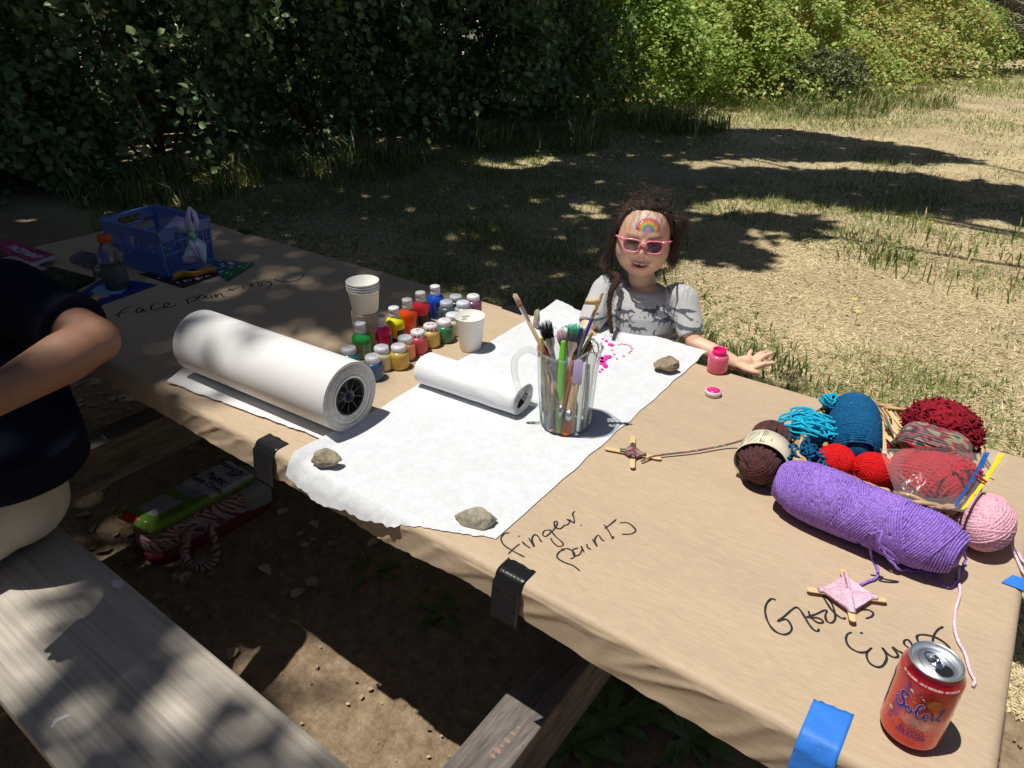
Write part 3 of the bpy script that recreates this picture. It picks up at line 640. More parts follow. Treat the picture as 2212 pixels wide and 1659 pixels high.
BT = mat('black_tape', (.012, .012, .014), .28, bump=(60, .5, .003)); BL = mat('blue_tape', (.03, .20, .72), .55, bump=(80, .5, .002), nz=(20, .08))
xa = at(545, 958, .75)[0]; tape('tape_strip', 'black tape strip folded over the table edge left of the white sheet', 'tape', xa-.002, xa+.060, .036, .075, BT, 'black tape strips')
xa = at(1068, 1235, .75)[0]; tape('tape_strip', 'black tape strip folded over the table edge below the words finger paints', 'tape', xa, xa+.052, .034, .078, BT, 'black tape strips')
xa = at(1722, 1590, .75)[0]; tape('tape_strip', 'blue tape strip folded over the table edge in front of the red can', 'tape', xa-.0, xa+.046, .062, .075, BL, 'blue tape strips', .006)
t = MB(); P = [at(2162, 1260), at(2186, 1244), at(2290, 1278), at(2268, 1300)]; t.add([(p[0], p[1], .7525) for p in P], [(3, 2, 1, 0)]); tag(t.build('tape_strip', BL, None, False, solid=.0006), 'flat blue tape piece at the right edge, near the loose light pink yarn', 'tape', 'blue tape strips')
for (px, py), lab in (((1100, 668), 'torn black tape bit on the far table edge left of the child'), ((540, 496), 'torn black tape bit on the far table edge behind the blue crate')):
    x, y, _ = at(px, py); t = MB(); q = [(x-.02, Y1-.018, .753), (x+.05, Y1-.024, .753), (x+.055, Y1+.006, .754), (x+.02, Y1+.03, .750), (x-.015, Y1+.008, .754)]; t.add(q, [(0, 1, 2, 3, 4)]); tag(t.build('tape_strip', BT, None, False, solid=.0008), lab, 'tape', 'black tape strips')

# ---------------------------------------------------------------- large white sheet
WP = mat('white_paper', (.66, .68, .71), .8, nz=(55, .06, 6), nz2=(170, .05), bump=(12, .6, .008), translucent=.06)
cA = at(628, 1000); cB = at(1070, 1168); cC = at(1527, 762); cD = at(1206, 652)     # near left, near right, far right, far left
cA = V(-.985, .600, 0); cB = V(cB[0], cB[1], 0)
NU, NV = 90, 110; s_ = MB(); q = []
for j in range(NV+1):
    for i in range(NU+1):
        u, v = i/NU, j/NV
        lo = cA*(1-u)+cB*u; hi = V(cD[0], cD[1], 0)*(1-u)+V(cC[0], cC[1], 0)*u
        lo = lo+V(0, .020*math.sin(u*PI)*-1+.010*nz(u*7, 1)+.005*nz(u*35, 2)-.012*math.sin(u*PI*1.0), 0); hi = hi+V(.0, .008*nz(u*9, 4)+.004*nz(u*40, 2)-.012*math.sin(u*PI), 0)
        p = lo*(1-v)+hi*v; p[0] += .004*nz(v*16, u*2+5)*((abs(u-.5)*2)**4)
        x, yb = p[0], p[1]; y, d = fold(yb, Y0, 5.); z = kh(x, min(max(y, Y0), Y1))-d+.0022
        if yb > Y1: z = .752+.0+(yb-Y1)*.10-((yb-Y1)**2)*1.1
        if d > .012: y -= (d-.012)*.4+.006
        z += .0016*max(0, nz(x*6, y*6, 2))
        if u < .06 and v < .25: z += .020*(1-u/.06)*(1-v/.25)
        cr = max(0, v-.93)/.07*max(0, .14-u)/.14; z += .012*cr; y -= .008*cr*cr
        q.append((x, y, z))
s_.add(q, [(j*(NU+1)+i, j*(NU+1)+i+1, (j+1)*(NU+1)+i+1, (j+1)*(NU+1)+i) for j in range(NV) for i in range(NU)])
sheet = tag(s_.build('white_sheet', WP, None), 'large torn white paper sheet lying across the table with pink finger paint dabs', 'paper')
b = MB()                                   # pink dabs and grey marks
def c3(x, y): return (1061.8+.32*x, 353.9+.32*y)
def dab(x, y, r, e=1., mi=0):
    c = at(*c3(x, y), .752); n = 12; pts = [(c[0]+r*e*(1+.3*nz(math.cos(k)*2+x, math.sin(k)*2+y))*math.cos(k), c[1]+r*(1+.3*nz(y+math.cos(k), x+math.sin(k)))*math.sin(k), .7560) for k in np.arange(n)*2*PI/n]
    b.add(pts, [tuple(range(n))], mi)
for x, y, r in [(775, 1203, .004), (805, 1228, .007), (750, 1190, .0025), (735, 1335, .011), (755, 1322, .008), (780, 1310, .007), (800, 1306, .004), (728, 1318, .008), (742, 1350, .009), (765, 1368, .0065), (768, 1378, .004), (745, 1395, .003), (730, 1410, .003), (740, 1215, .002), (720, 1240, .003)]: dab(x, y, r, 1.3)
for x, y in [(880, 1220), (900, 1224), (922, 1228), (936, 1238), (946, 1252), (940, 1268), (928, 1280), (890, 1302), (845, 1320), (826, 1290), (812, 1262), (860, 1226)]: dab(x, y, .0032, 1.2, 1)
for x, y, r in [(745, 1250, .002), (480, 1110, .002), (505, 1104, .003), (430, 1112, .0015), (690, 1236, .0015), (640, 1120, .0015)]: dab(x, y, r, 2.4, 2)
b.build('paint_dab', [mat('pink_dab', (.85, .04, .42), .5), mat('pale_pink_dab', (.80, .42, .55), .7), mat('pencil', (.25, .25, .26), .8)], sheet, False)['kind'] = 'stuff'
# ================================================================ things on the table
TZ = .7525
def c7(x, y): return (1044.1+.224*x, 601.7+.224*y)
def c8(x, y): return (725.5+.16*x, 575+.16*y)
def sky2(px, py, z): return at(px, py, z)
def zfor(x, y, py):
    lo, hi = .7, 1.6
    for _ in range(40):
        m_ = (lo+hi)/2; q, _z = proj_np(np.array([[x, y, m_]]))
        if q[0, 1] > py: lo = m_
        else: hi = m_
    return lo
def sector(b, c, r, a0, a1, z0, z1, mi=0, n=10, rf=None, m_=1):
    q = []
    for j in range(m_+1):
        z = z0+(z1-z0)*j/m_
        for i in range(n+1):
            a = a0+(a1-a0)*i/n; rr = (rf(z) if rf else r)+.0004; q.append((c[0]+rr*math.cos(a), c[1]+rr*math.sin(a), c[2]+z))
    b.add(q, [(j*(n+1)+i, j*(n+1)+i+1, (j+1)*(n+1)+i+1, (j+1)*(n+1)+i) for j in range(m_) for i in range(n)], mi)
def face_ang(c): return math.atan2(-c[1], -c[0])
# ---- big white roll of paper
ra, rb, rr = V(-1.4505, .7618), V(math.cos(.0552), math.sin(.0552)), .0724
RP = mat('roll_paper', (.72, .715, .71), .7, bump=(6, .3, .004), nz=(3, .03)); RE = mat('roll_end', (.62, .60, .57), .85, nz=(90, .12))
roll = thing('paper_roll', 'thick roll of white paper with a black spoked core and a torn loose end', 'paper roll', (ra[0], ra[1], TZ), .0552)
b = MB(); Ry = rotm('Y', PI/2); Lr = .4726; cz = rr
prof = [(.042, .0), (rr*.995, 0), (rr, .001), (rr, Lr-.001), (rr*.995, Lr)]
b.lathe([(rr*.995, .0), (rr, .0012), (rr, Lr-.0012), (rr*.995, Lr)], 96, (0, 0, cz), 0, Ry, cap=False)
for xx, s1 in ((0, 1), (Lr, -1)):          # wound layers seen on the end, each ring slightly in or out
    for k in range(18):
        r0 = .039+(rr*.995-.039)*k/18; r1 = .039+(rr*.995-.039)*(k+1)/18
        d = .0009*math.sin(k*2.7)+.0007*math.sin(k*5.1); d2 = .0009*math.sin((k+1)*2.7)+.0007*math.sin((k+1)*5.1)
        if k == 17: d2 = 0
        b.lathe([(r0, xx+d*s1), (r1-.0003, xx+d*s1), (r1, xx+d2*s1)], 72, (0, 0, cz), 1, Ry, cap=False)
b.lathe([(.039, 0), (.039, Lr)], 48, (0, 0, cz), 2, Ry, cap=False)
b.build('roll', [RP, RE, mat('core_card', (.10, .09, .085), .9)], roll)
b = MB(); BP = mat('black_plastic', (.018, .018, .02), .45)
for xx in (.004, Lr-.004):
    b.lathe([(.0375, xx), (.0385, xx+.003), (.036, xx+.004), (.0355, xx-.004)], 48, (0, 0, cz), 0, Ry, cap=False)
    b.lathe([(.0125, xx-.02), (.0125, xx+.002), (.0115, xx+.002), (.0115, xx-.02)], 32, (0, 0, cz), 1, Ry, cap=False)
    b.lathe([(0, xx-.022), (.038, xx-.022)], 40, (0, 0, cz), 0, Ry, cap=False)
    for k in range(9):
        a = k*2*PI/9+.3; d = V(0, math.cos(a), math.sin(a)); b.tube([V(xx, 0, cz)+d*.0125, V(xx, 0, cz)+d*.036], .0007, 5, mi=1)
        b.ellipsoid(V(xx+.002, 0, cz)+d*.0365, (.0016, .0016, .0016), None, 8, 6, mi=1)
    b.build('core', [BP, mat('grey_plastic', (.16, .16, .17), .5)], roll); b = MB()
b = MB(); q = []; nu, nv = 80, 12                      # the loose end, running out towards the bench side
for j in range(nv+1):
    for i in range(nu+1):
        u, v = i/nu, j/nv; x = -.035+(Lr+.03)*u; wdt = .055+.03*(1-u)+.006*nz(u*11, 1)+.003*nz(u*45, 4)
        if u < .05: wdt *= .2+.8*u/.05
        y = -.0-wdt*v*1.0-.012; z = .0016+.010*(1-v)*math.exp(-((1-v)*1.0))*0+.0035*math.sin(v*PI)*(.4+nz(u*3, 5))+.010*max(0, .10-u)/.10*v
        q.append((x, y, z+.0012))
b.add(q, [(j*(nu+1)+i, j*(nu+1)+i+1, (j+1)*(nu+1)+i+1, (j+1)*(nu+1)+i) for j in range(nv) for i in range(nu)])
b.build('loose_end', RP, roll, solid=.0004)
# ---- squashed kitchen roll
ta, th = V(-1.000, 1.024), .0685
tr = thing('kitchen_roll', 'squashed roll of embossed white paper towel beside the glass pitcher', 'kitchen roll', (ta[0], ta[1], TZ), th)
TM = mat('towel_paper', (.76, .765, .78), .9)
nt = TM.node_tree; N_ = nt.nodes; vo = N_.new('ShaderNodeTexVoronoi'); vo.inputs['Scale'].default_value = 260; tc_ = N_.new('ShaderNodeTexCoord'); nt.links.new(tc_.outputs['Object'], vo.inputs['Vector']); bb_ = N_.new('ShaderNodeBump'); bb_.inputs['Strength'].default_value = .5; bb_.inputs['Distance'].default_value = .0007; nt.links.new(vo.outputs[0], bb_.inputs['Height']); nt.links.new(bb_.outputs[0], N_['Principled BSDF'].inputs['Normal'])
b = MB(); Lt = .262; n = 72
def tow(a, x, k=1.):
    ry, rz = .0405*k, .0330*k; e = 2.25
    c, s_ = math.cos(a), math.sin(a); y = math.copysign(abs(c)**(2/e), c)*ry; z = math.copysign(abs(s_)**(2/e), s_)*rz
    sg = 1-.10*max(0, math.sin(a))*math.exp(-((x-Lt)/.05)**2)
    return (x, y+.0015*nz(a*2, x*20), .0335+z*sg+.0010*nz(x*22, a*1.5))
xs_ = np.concatenate([[0, .003], np.linspace(.01, Lt-.01, 40), [Lt-.002, Lt]]); q = []
for k, x in enumerate(xs_):
    for j in range(n): q.append(tow(j*2*PI/n, x, .95 if k in (0, len(xs_)-1) else 1))
m_ = len(xs_); F = [(i*n+j, i*n+(j+1) % n, (i+1)*n+(j+1) % n, (i+1)*n+j) for i in range(m_-1) for j in range(n)]
b.add(q, F)
def core_pt(a, x, k): 
    p = tow(a, Lt, .95); cy_, cz_ = -.004, .031; return (x, cy_+(k*.019)*math.cos(a)-.003*math.sin(a), cz_+(k*.0085)*math.sin(a)+.006*math.cos(a))
for x0 in (Lt, 0):
    q = []; R_ = 6
    for i in range(R_+1):
        f = i/R_
        for j in range(n):
            a = j*2*PI/n; A_ = np.array(tow(a, x0, .95)); B_ = np.array(core_pt(a, x0, 1.)); p = A_*(1-f)+B_*f; p[0] += (.0022*math.sin(f*19+a*2) if 0 < i < R_ else 0)*(1 if x0 else -1); q.append(p)
    b.add(q, [(i*n+j, i*n+(j+1) % n, (i+1)*n+(j+1) % n, (i+1)*n+j) for i in range(R_) for j in range(n)])
b.build('towel', TM, tr)
b = MB(); q = [core_pt(j*2*PI/n, x, 1.0) for x in (Lt+.0005, 0) for j in range(n)]; b.add(q, [(j, (j+1) % n, n+(j+1) % n, n+j) for j in range(n)])
b.build('card_core', mat('card', (.13, .085, .06), .9), tr, solid=.0012)
# ---- paint bottles
def scribble(b, c, z, r, seed, mi=0):
    b.ribbon(smooth_path([(c[0]-r*.55+r*.22*k, c[1]+r*.12*math.sin(k*2.3+seed)+.0004*k, z) for k in range(6)], 4), .0007, .0002, mi=mi)
CAP = mat('white_cap', (.66, .66, .69), .4)
def bottle(px, py, colr, lab, side, name='paint_bottle', label=None):
    x, y, _ = at(px, py, .752); t = thing(name, lab, 'paint bottle', (x, y, .752), group='flip cap bottles of bright paint'); b = MB()
    b.lathe([(0, .0), (.021, 0), (.0235, .002), (.0242, .005), (.0242, .046), (.0235, .050), (.019, .058), (.0135, .062), (.0125, .064)], 40)
    b.build('body', mat('paint_'+side, colr, .28, coat=.4, sss=0), t)
    b = MB(); b.lathe([(.0128, .0615), (.0132, .062), (.0132, .0725), (.0128, .073), (.0128, .0735), (.0134, .074), (.0134, .086), (.0128, .0872), (0, .0872)], 36); b.build('cap', CAP, t)
    a = face_ang((x, y)); b = MB()
    if label: 
        for (a0, a1, z0, z1, mi) in label: b = MB(); sector(b, (0, 0, 0), .0243, a+a0, a+a1, z0, z1, 0, 12); b.build('label', LABM[mi], t)
    return t
LABM = [mat('label_navy', (.02, .022, .09), .35), mat('label_black', (.02, .018, .02), .35), mat('label_pale', (.35, .52, .42), .4), mat('label_tan', (.42, .27, .12), .4), mat('label_white', (.6, .6, .62), .4)]
gl = bottle(785, 768, (.03, .40, .07), 'bright green paint bottle with a white flip cap, nearest the white roll', 'green', label=[(-.9, -.05, .006, .040, 3), (0, .85, .008, .038, 2)])
b = MB(); a0 = face_ang(gl.location)
for k in range(9):                                     # dark palm leaf printed on the green bottle's label
    s0 = (-.62, .006); e = (-.62+.34*math.cos(.25+k*.33), .006+.024*math.sin(.25+k*.33)+.004); q = []
    for f in (0, .5, 1):
        for w_ in (-1, 1): q.append((s0[0]+(e[0]-s0[0])*f, s0[1]+(e[1]-s0[1])*f+w_*.0009*math.sin(PI*(.2+.7*f))))
    b.add([(.0249*math.cos(a0+u), .0249*math.sin(a0+u), z) for u, z in q], [(0, 2, 3, 1), (2, 4, 5, 3)])
v, f = text_geo('N', .007, True); b.add([(.0249*math.cos(a0+.42+p[0]/.0249), .0249*math.sin(a0+.42+p[0]/.0249), .031+p[1]) for p in v], f)
q = [(.42+r*math.cos(k)/.0249, .031+r*math.sin(k)) for r in (.0046, .0054) for k in np.arange(20)*PI/10]; b.add([(.0249*math.cos(a0+u), .0249*math.sin(a0+u), z) for u, z in q], [(i, (i+1) % 20, 20+(i+1) % 20, 20+i) for i in range(20)])
for z in (.022, .019, .0165, .012): sector(b, (0, 0, 0), .0248, a0+.14, a0+.70, z, z+.0009)
b.build('print', mat('print_black', (.02, .03, .03), .5), gl)
bottle(828, 752, (.80, .008, .13), 'hot pink paint bottle with a white flip cap, between the green and the yellow ones', 'magenta', label=[(.75, 1.6, .004, .040, 0), (-1.5, -.95, .004, .034, 0), (-.95, -.6, .004, .030, 4)])
bottle(856, 732, (.83, .80, .015), 'neon yellow paint bottle with a white flip cap', 'neon', label=[(.15, 1.4, .003, .032, 0), (-1.2, .1, .003, .012, 1)])
bottle(884, 713, (.88, .085, .01), 'orange paint bottle with a white flip cap', 'orange', label=[(.9, 1.6, .004, .034, 1)])
bottle(912, 697, (.72, .03, .05), 'coral red paint bottle with a white flip cap, next to the blue one', 'coral', label=[(-.8, .6, .003, .030, 1), (.62, 1.4, .006, .036, 0)])
bl = bottle(943, 682, (.008, .075, .50), 'royal blue paint bottle with a white flip cap, last of the row of bottles', 'royal', label=[(.05, .7, .018, .024, 4)])
# ---- jars
def jar(px, py, colr, lab, key, lid=(.68, .68, .71), lidspot=None, r=.0232, pearl=0.):
    x, y, _ = at(px, py, .752); s_ = r/.0232; t = thing('paint_jar', lab, 'paint jar', (x, y, .752), group='round jars of paint'); b = MB()
    b.lathe([(0, 0), (.019*s_, 0), (.0222*s_, .0015), (.0232*s_, .005), (.0233*s_, .033), (.0222*s_, .038), (.0185*s_, .0415), (.0165*s_, .0425)], 40)
    b.build('body', mat('jar_'+key, colr, .3, coat=.3, nz=(40, .06+pearl)), t)
    b = MB(); R_ = .0168*s_; b.lathe([(R_, .0415), (R_+.0003, .042), (R_+.0003, .0545), (R_-.0008, .0562), (0, .0562)], 40)
    for k in range(36):
        a = k*2*PI/36; b.tube([(math.cos(a)*(R_+.0003), math.sin(a)*(R_+.0003), .043), (math.cos(a)*(R_+.0003), math.sin(a)*(R_+.0003), .0540)], .0004, 4, mi=0)
    b.build('lid', mat('lid_'+key, lid, .4), t)
    b = MB(); scribble(b, (0, 0), .0566, R_, px); 
    if lidspot:
        for k in range(3): 
            n = 9; c = (R_*.35*math.cos(k*2+px), R_*.4*math.sin(k*1.7+py)); b.add([(c[0]+.003*(1+.3*math.sin(i*3))*math.cos(i*2*PI/n), c[1]+.002*math.sin(i*2*PI/n), .0565) for i in range(n)], [tuple(range(n))], 1)
            a = face_ang((x, y))+(-.5+.55*k); sector(b, (0, 0, 0), R_+.0008, a, a+.25, .045, .051, 1, 3)
    b.build('lid_writing', [mat('lid_ink', (.12, .12, .16), .6), mat('lid_spot', lidspot or (.5, .02, .1), .5)], t, False)
    return t
jar(758, 797, (.05, .22, .27), 'teal paint jar half hidden behind the near end of the white roll', 'teal')
jar(809, 816, (.025, .09, .21), 'dark blue paint jar, nearest the black core of the white roll', 'navy', pearl=.1)
jar(828, 795, (.62, .56, .30), 'cream paint jar between the dark blue and the mustard ones', 'cream', pearl=.1)
jar(864, 792, (.56, .38, .06), 'mustard yellow paint jar standing next to the kitchen roll', 'mustard')
jar(878, 773, (.80, .27, .12), 'peach orange paint jar right behind the mustard one', 'peach')
jar(905, 759, (.55, .07, .09), 'rose red paint jar with red smears on its lid', 'rose', lidspot=(.55, .02, .08))
jar(932, 745, (.58, .42, .10), 'pearly gold paint jar with pink stains on its lid', 'gold', lid=(.66, .60, .62), lidspot=(.62, .25, .30), pearl=.18)
jar(962, 735, (.035, .18, .075), 'dark green paint jar', 'green2')
jar(979, 721, (.64, .60, .42), 'ivory paint jar half hidden by the standing paper cup', 'ivory')
jar(966, 693, (.05, .10, .12), 'dark teal paint jar with a grey blue lid, tucked behind the blue bottle', 'tealb', lid=(.42, .45, .52))
jar(986, 680, (.02, .025, .03), 'black paint jar with a grey lid behind the standing cup', 'black', lid=(.38, .42, .46))
jar(1001, 694, (.35, .36, .42), 'grey paint jar whose lid just shows over the rim of the standing cup', 'greyj', lid=(.60, .62, .72))
jar(1023, 679, (.22, .07, .16), 'plum purple paint jar with a bright white lid, farthest to the right of the jars', 'plum')
# open jar and its lid
x, y, _ = at(1548, 800, .752); t = thing('open_paint_jar', 'pink paint jar standing open at the far table edge beside the child', 'paint jar', (x, y, .752)); b = MB()
b.lathe([(0, 0), (.020, 0), (.0228, .0015), (.0238, .006), (.0238, .034), (.0225, .039), (.018, .0425), (.0155, .0435)], 44)
b.build('body', mat('jar_pinkb', (.72, .115, .20), .25, coat=.4, nz=(30, .06)), t)
b = MB(); b.lathe([(.0155, .043), (.0162, .0445), (.0155, .046), (.0155, .0475), (.0165, .0485), (.0155, .050), (.0155, .056), (.0135, .0562), (.0132, .052), (.0132, .040), (0, .040)], 40)
b.build('neck', mat('jar_pinkn', (.80, .02, .22), .3), t)
x, y, _ = at(1540, 852, .752); t = thing('jar_lid', 'white jar lid lying upside down with pink paint inside, near the open pink jar', 'lid', (x, y, .752)); b = MB()
b.lathe([(0, 0), (.0165, 0), (.0172, .001), (.0174, .011), (.0160, .0118), (.0155, .011)], 40)
for k in range(40): a = k*2*PI/40; b.tube([(math.cos(a)*.0174, math.sin(a)*.0174, .0015), (math.cos(a)*.0174, math.sin(a)*.0174, .0100)], .0004, 4)
b.build('rim', CAP, t); b = MB(); b.lathe([(.0156, .0112), (.0150, .006), (.0110, .0035), (.0105, .0055), (.0085, .0055), (.008, .003), (0, .003)], 40); b.build('paint', mat('jar_pinkn'), t)
# ---- paper cups
CUPM = mat('paper_cup_white', (.72, .71, .67), .6)
def cup(x, y, z, sc=1., lab='', grp=None, mt=None, hs=1.):
    t = MB(); r0, r1, H_ = .0262*sc, .0365*sc, .088*sc*hs
    t.lathe([(0, .004), (r0-.0008, .004), (r0-.0004, 0), (r0, 0), (r1, H_-.002), (r1+.0013, H_-.0022), (r1+.0019, H_-.0008), (r1+.0012, H_+.0006), (r1-.0003, H_), (r0-.0008, .0055), (0, .0055)], 48, mi=0)
    o = t.build('paper_cup', [mt or CUPM, mat('marker_ink')], None, org=(0, 0, 0)); o.location = (x, y, z); tag(o, lab, 'paper cup', grp); return o
x, y, _ = at(1017, 752, .752); c_ = cup(x, y, .752, 1., 'empty white paper cup standing alone, right of the paint jars'); 
b = MB(); a = math.atan2(y, x)+.35                     # black writing inside the rim, on the far wall
for z, u0, u1 in ((.072, -.25, .30), (.066, -.3, .1)):
    q = [];
    for k in range(9):
        u = u0+(u1-u0)*k/8; rr_ = .0262+(.0365-.0262)*z/.088-.0012; zz = z+.0022*math.sin(k*2.2); q += [(rr_*math.cos(a-u), rr_*math.sin(a-u), zz-.0012), (rr_*math.cos(a-u), rr_*math.sin(a-u), zz+.0012)]
    b.add(q, [(2*i, 2*i+2, 2*i+3, 2*i+1) for i in range(8)])
b.build('cup_writing', mat('marker_ink'), c_, False)
sx_, sy_ = at(798, 752, .752)[:2]; KC = mat('brown_lit_cup', (.56, .46, .37), .7)  # the lower cups are white; brown light on them is put into this colour
zt = zfor(sx_, sy_, 606)
n1, n2 = 8, 4; sp1 = .0052
lt = 'paper cup tinted for brown light, one of eight nested at the bottom of the tall cup stack'
ORD = ['lowest', 'second from the bottom', 'third from the bottom', 'fourth from the bottom', 'fifth from the bottom', 'sixth from the bottom', 'seventh from the bottom', 'topmost']
for k in range(n1): cup(sx_, sy_, .752+k*sp1, .90, 'paper cup tinted for brown light, '+ORD[k]+' of the eight nested tinted ones', 'nested tinted cups of the tall stack', KC, .80)
top_low = .752+(n1-1)*sp1+.088*.92
lw = 'white paper cup, one of four nested at the top of the tall cup stack'
z0 = zt-.088*1.03-(n2-1)*.0062
for k in range(n2): cup(sx_, sy_, z0+k*.0062, 1.03, 'white paper cup, '+['lowest', 'second lowest', 'second from the top', 'topmost'][k]+' of four nested on the tinted ones', 'nested white cups of the tall stack')
# ---- pitcher full of brushes
pc = V(-.643, 1.056, .753); PT = thing('pitcher', 'clear ribbed plastic pitcher crammed with paint brushes, standing on the white sheet', 'pitcher', pc)
CL = bpy.data.materials.new('clear_plastic'); CL.use_nodes = True; nt = CL.node_tree; N_ = nt.nodes; N_.remove(N_['Principled BSDF'])
tr_ = N_.new('ShaderNodeBsdfTransparent'); tr_.inputs[0].default_value = (.955, .97, .965, 1); gl_ = N_.new('ShaderNodeBsdfGlass'); gl_.inputs['IOR'].default_value = 1.40; gl_.inputs['Roughness'].default_value = .015
mx_ = N_.new('ShaderNodeMixShader'); mx_.inputs[0].default_value = .06; nt.links.new(tr_.outputs[0], mx_.inputs[1]); nt.links.new(gl_.outputs[0], mx_.inputs[2])
gs_ = N_.new('ShaderNodeBsdfGlossy'); gs_.inputs['Roughness'].default_value = .04; lw_ = N_.new('ShaderNodeLayerWeight'); lw_.inputs[0].default_value = .06; m2_ = N_.new('ShaderNodeMixShader'); df_ = N_.new('ShaderNodeBsdfDiffuse'); df_.inputs[0].default_value = (.85, .87, .88, 1); md_ = N_.new('ShaderNodeMixShader'); md_.inputs[0].default_value = .09; nt.links.new(mx_.outputs[0], md_.inputs[1]); nt.links.new(df_.outputs[0], md_.inputs[2])
nt.links.new(lw_.outputs['Fresnel'], m2_.inputs[0]); nt.links.new(md_.outputs[0], m2_.inputs[1]); nt.links.new(gs_.outputs[0], m2_.inputs[2]); nt.links.new(m2_.outputs[0], N_['Material Output'].inputs[0])
b = MB(); HP = .172; ang0 = math.radians(36)
def prad(z): return .0485+.011*(z/HP)**.8
def prim(a, z):                                        # rim swell of the spout and its shoulder
    d = (a-ang0+PI) % (2*PI)-PI; f = max(0, (z/HP-.72)/.28)**1.5
    return 1+.13*math.exp(-(d/.30)**2)*f, (.004*math.exp(-(d/.25)**2)+.015*math.exp(-((d+.95)/.38)**2)+.010*math.exp(-((d-.95)/.4)**2))*f
n = 96; zs = np.concatenate([[0, .002, .006], np.linspace(.012, HP, 26)]); q = []
for z in zs:
    for j in range(n):
        a = j*2*PI/n; k_, dz = prim(a, z); fl = .0024*abs(math.cos(a*8)) if .008 < z < HP-.018 else 0
        r = (prad(z) if z > .004 else prad(z)-.004+z)*k_+fl; q.append((r*math.cos(a), r*math.sin(a), z+dz))
m_ = len(zs)
for z in zs[::-1]:
    z = max(z, .005)
    for j in range(n): a = j*2*PI/n; k_, dz = prim(a, z); r = (prad(z)-.0026)*k_; q.append((r*math.cos(a), r*math.sin(a), z+dz))
F = [(i*n+j, i*n+(j+1) % n, (i+1)*n+(j+1) % n, (i+1)*n+j) for i in range(2*m_-1) for j in range(n)]
F += [tuple(range(n))[::-1], tuple((2*m_-1)*n+j for j in range(n))]; b.add(q, F); b.build('jug_body', CL, PT)
b = MB(); ah = ang0+PI; d = V(math.cos(ah), math.sin(ah), 0)
hp = [d*(prad(.15)-.001)+V(0, 0, .158), d*.080+V(0, 0, .168), d*.102+V(0, 0, .150), d*.104+V(0, 0, .115), d*.093+V(0, 0, .075), d*.074+V(0, 0, .052), d*(prad(.05)-.001)+V(0, 0, .045)]
b.tube(smooth_path(hp, 8), .0062, 12, flat=.7); b.build('handle', CL, PT, smooth=True)
b = MB(); b.tube([V(.0, 0, 0)+V(math.cos(a)*prad(HP)*prim(a, HP)[0], math.sin(a)*prad(HP)*prim(a, HP)[0], HP+prim(a, HP)[1]) for a in np.arange(72)*2*PI/72], .0019, 8, closed=True); b.build('rim', CL, PT)
# brushes: (tip px, tip py, foot angle, foot radius, handle radius, kind, handle colour, bristle colour, label)
WOODH = (.50, .36, .20)
BR = [(1111, 635, 1.0, .030, .0042, 'round', WOODH, (.55, .42, .33), 'tall wooden paint brush with pale bristles up, leaning left out of the pitcher', (.40, .12, .10)),
      (1178, 694, -.9, .020, .0065, 'flat', (.10, .10, .12), (.012, .012, .014), 'wide flat brush with black bristles in the pitcher', None),
      (1246, 702, 3.6, .022, .0075, 'flat', (.45, .45, .5), (.22, .24, .23), 'wide brush with grey bristles tipped in mint green', (.14, .60, .45)),
      (1210, 711, .4, .03, .0045, 'flat', (.6, .6, .6), (.42, .25, .32), 'small flat brush with pinkish bristles and a clear handle', None),
      (1172, 741, 4.4, .034, .005, 'flat', (.55, .33, .2), (.50, .10, .13), 'brush with short red stained bristles at the left rim of the pitcher', None),
      (1184, 752, 5.2, .04, .0045, 'flat', (.25, .15, .10), (.35, .18, .12), 'stubby brown bristled brush at the front left rim of the pitcher', None)]
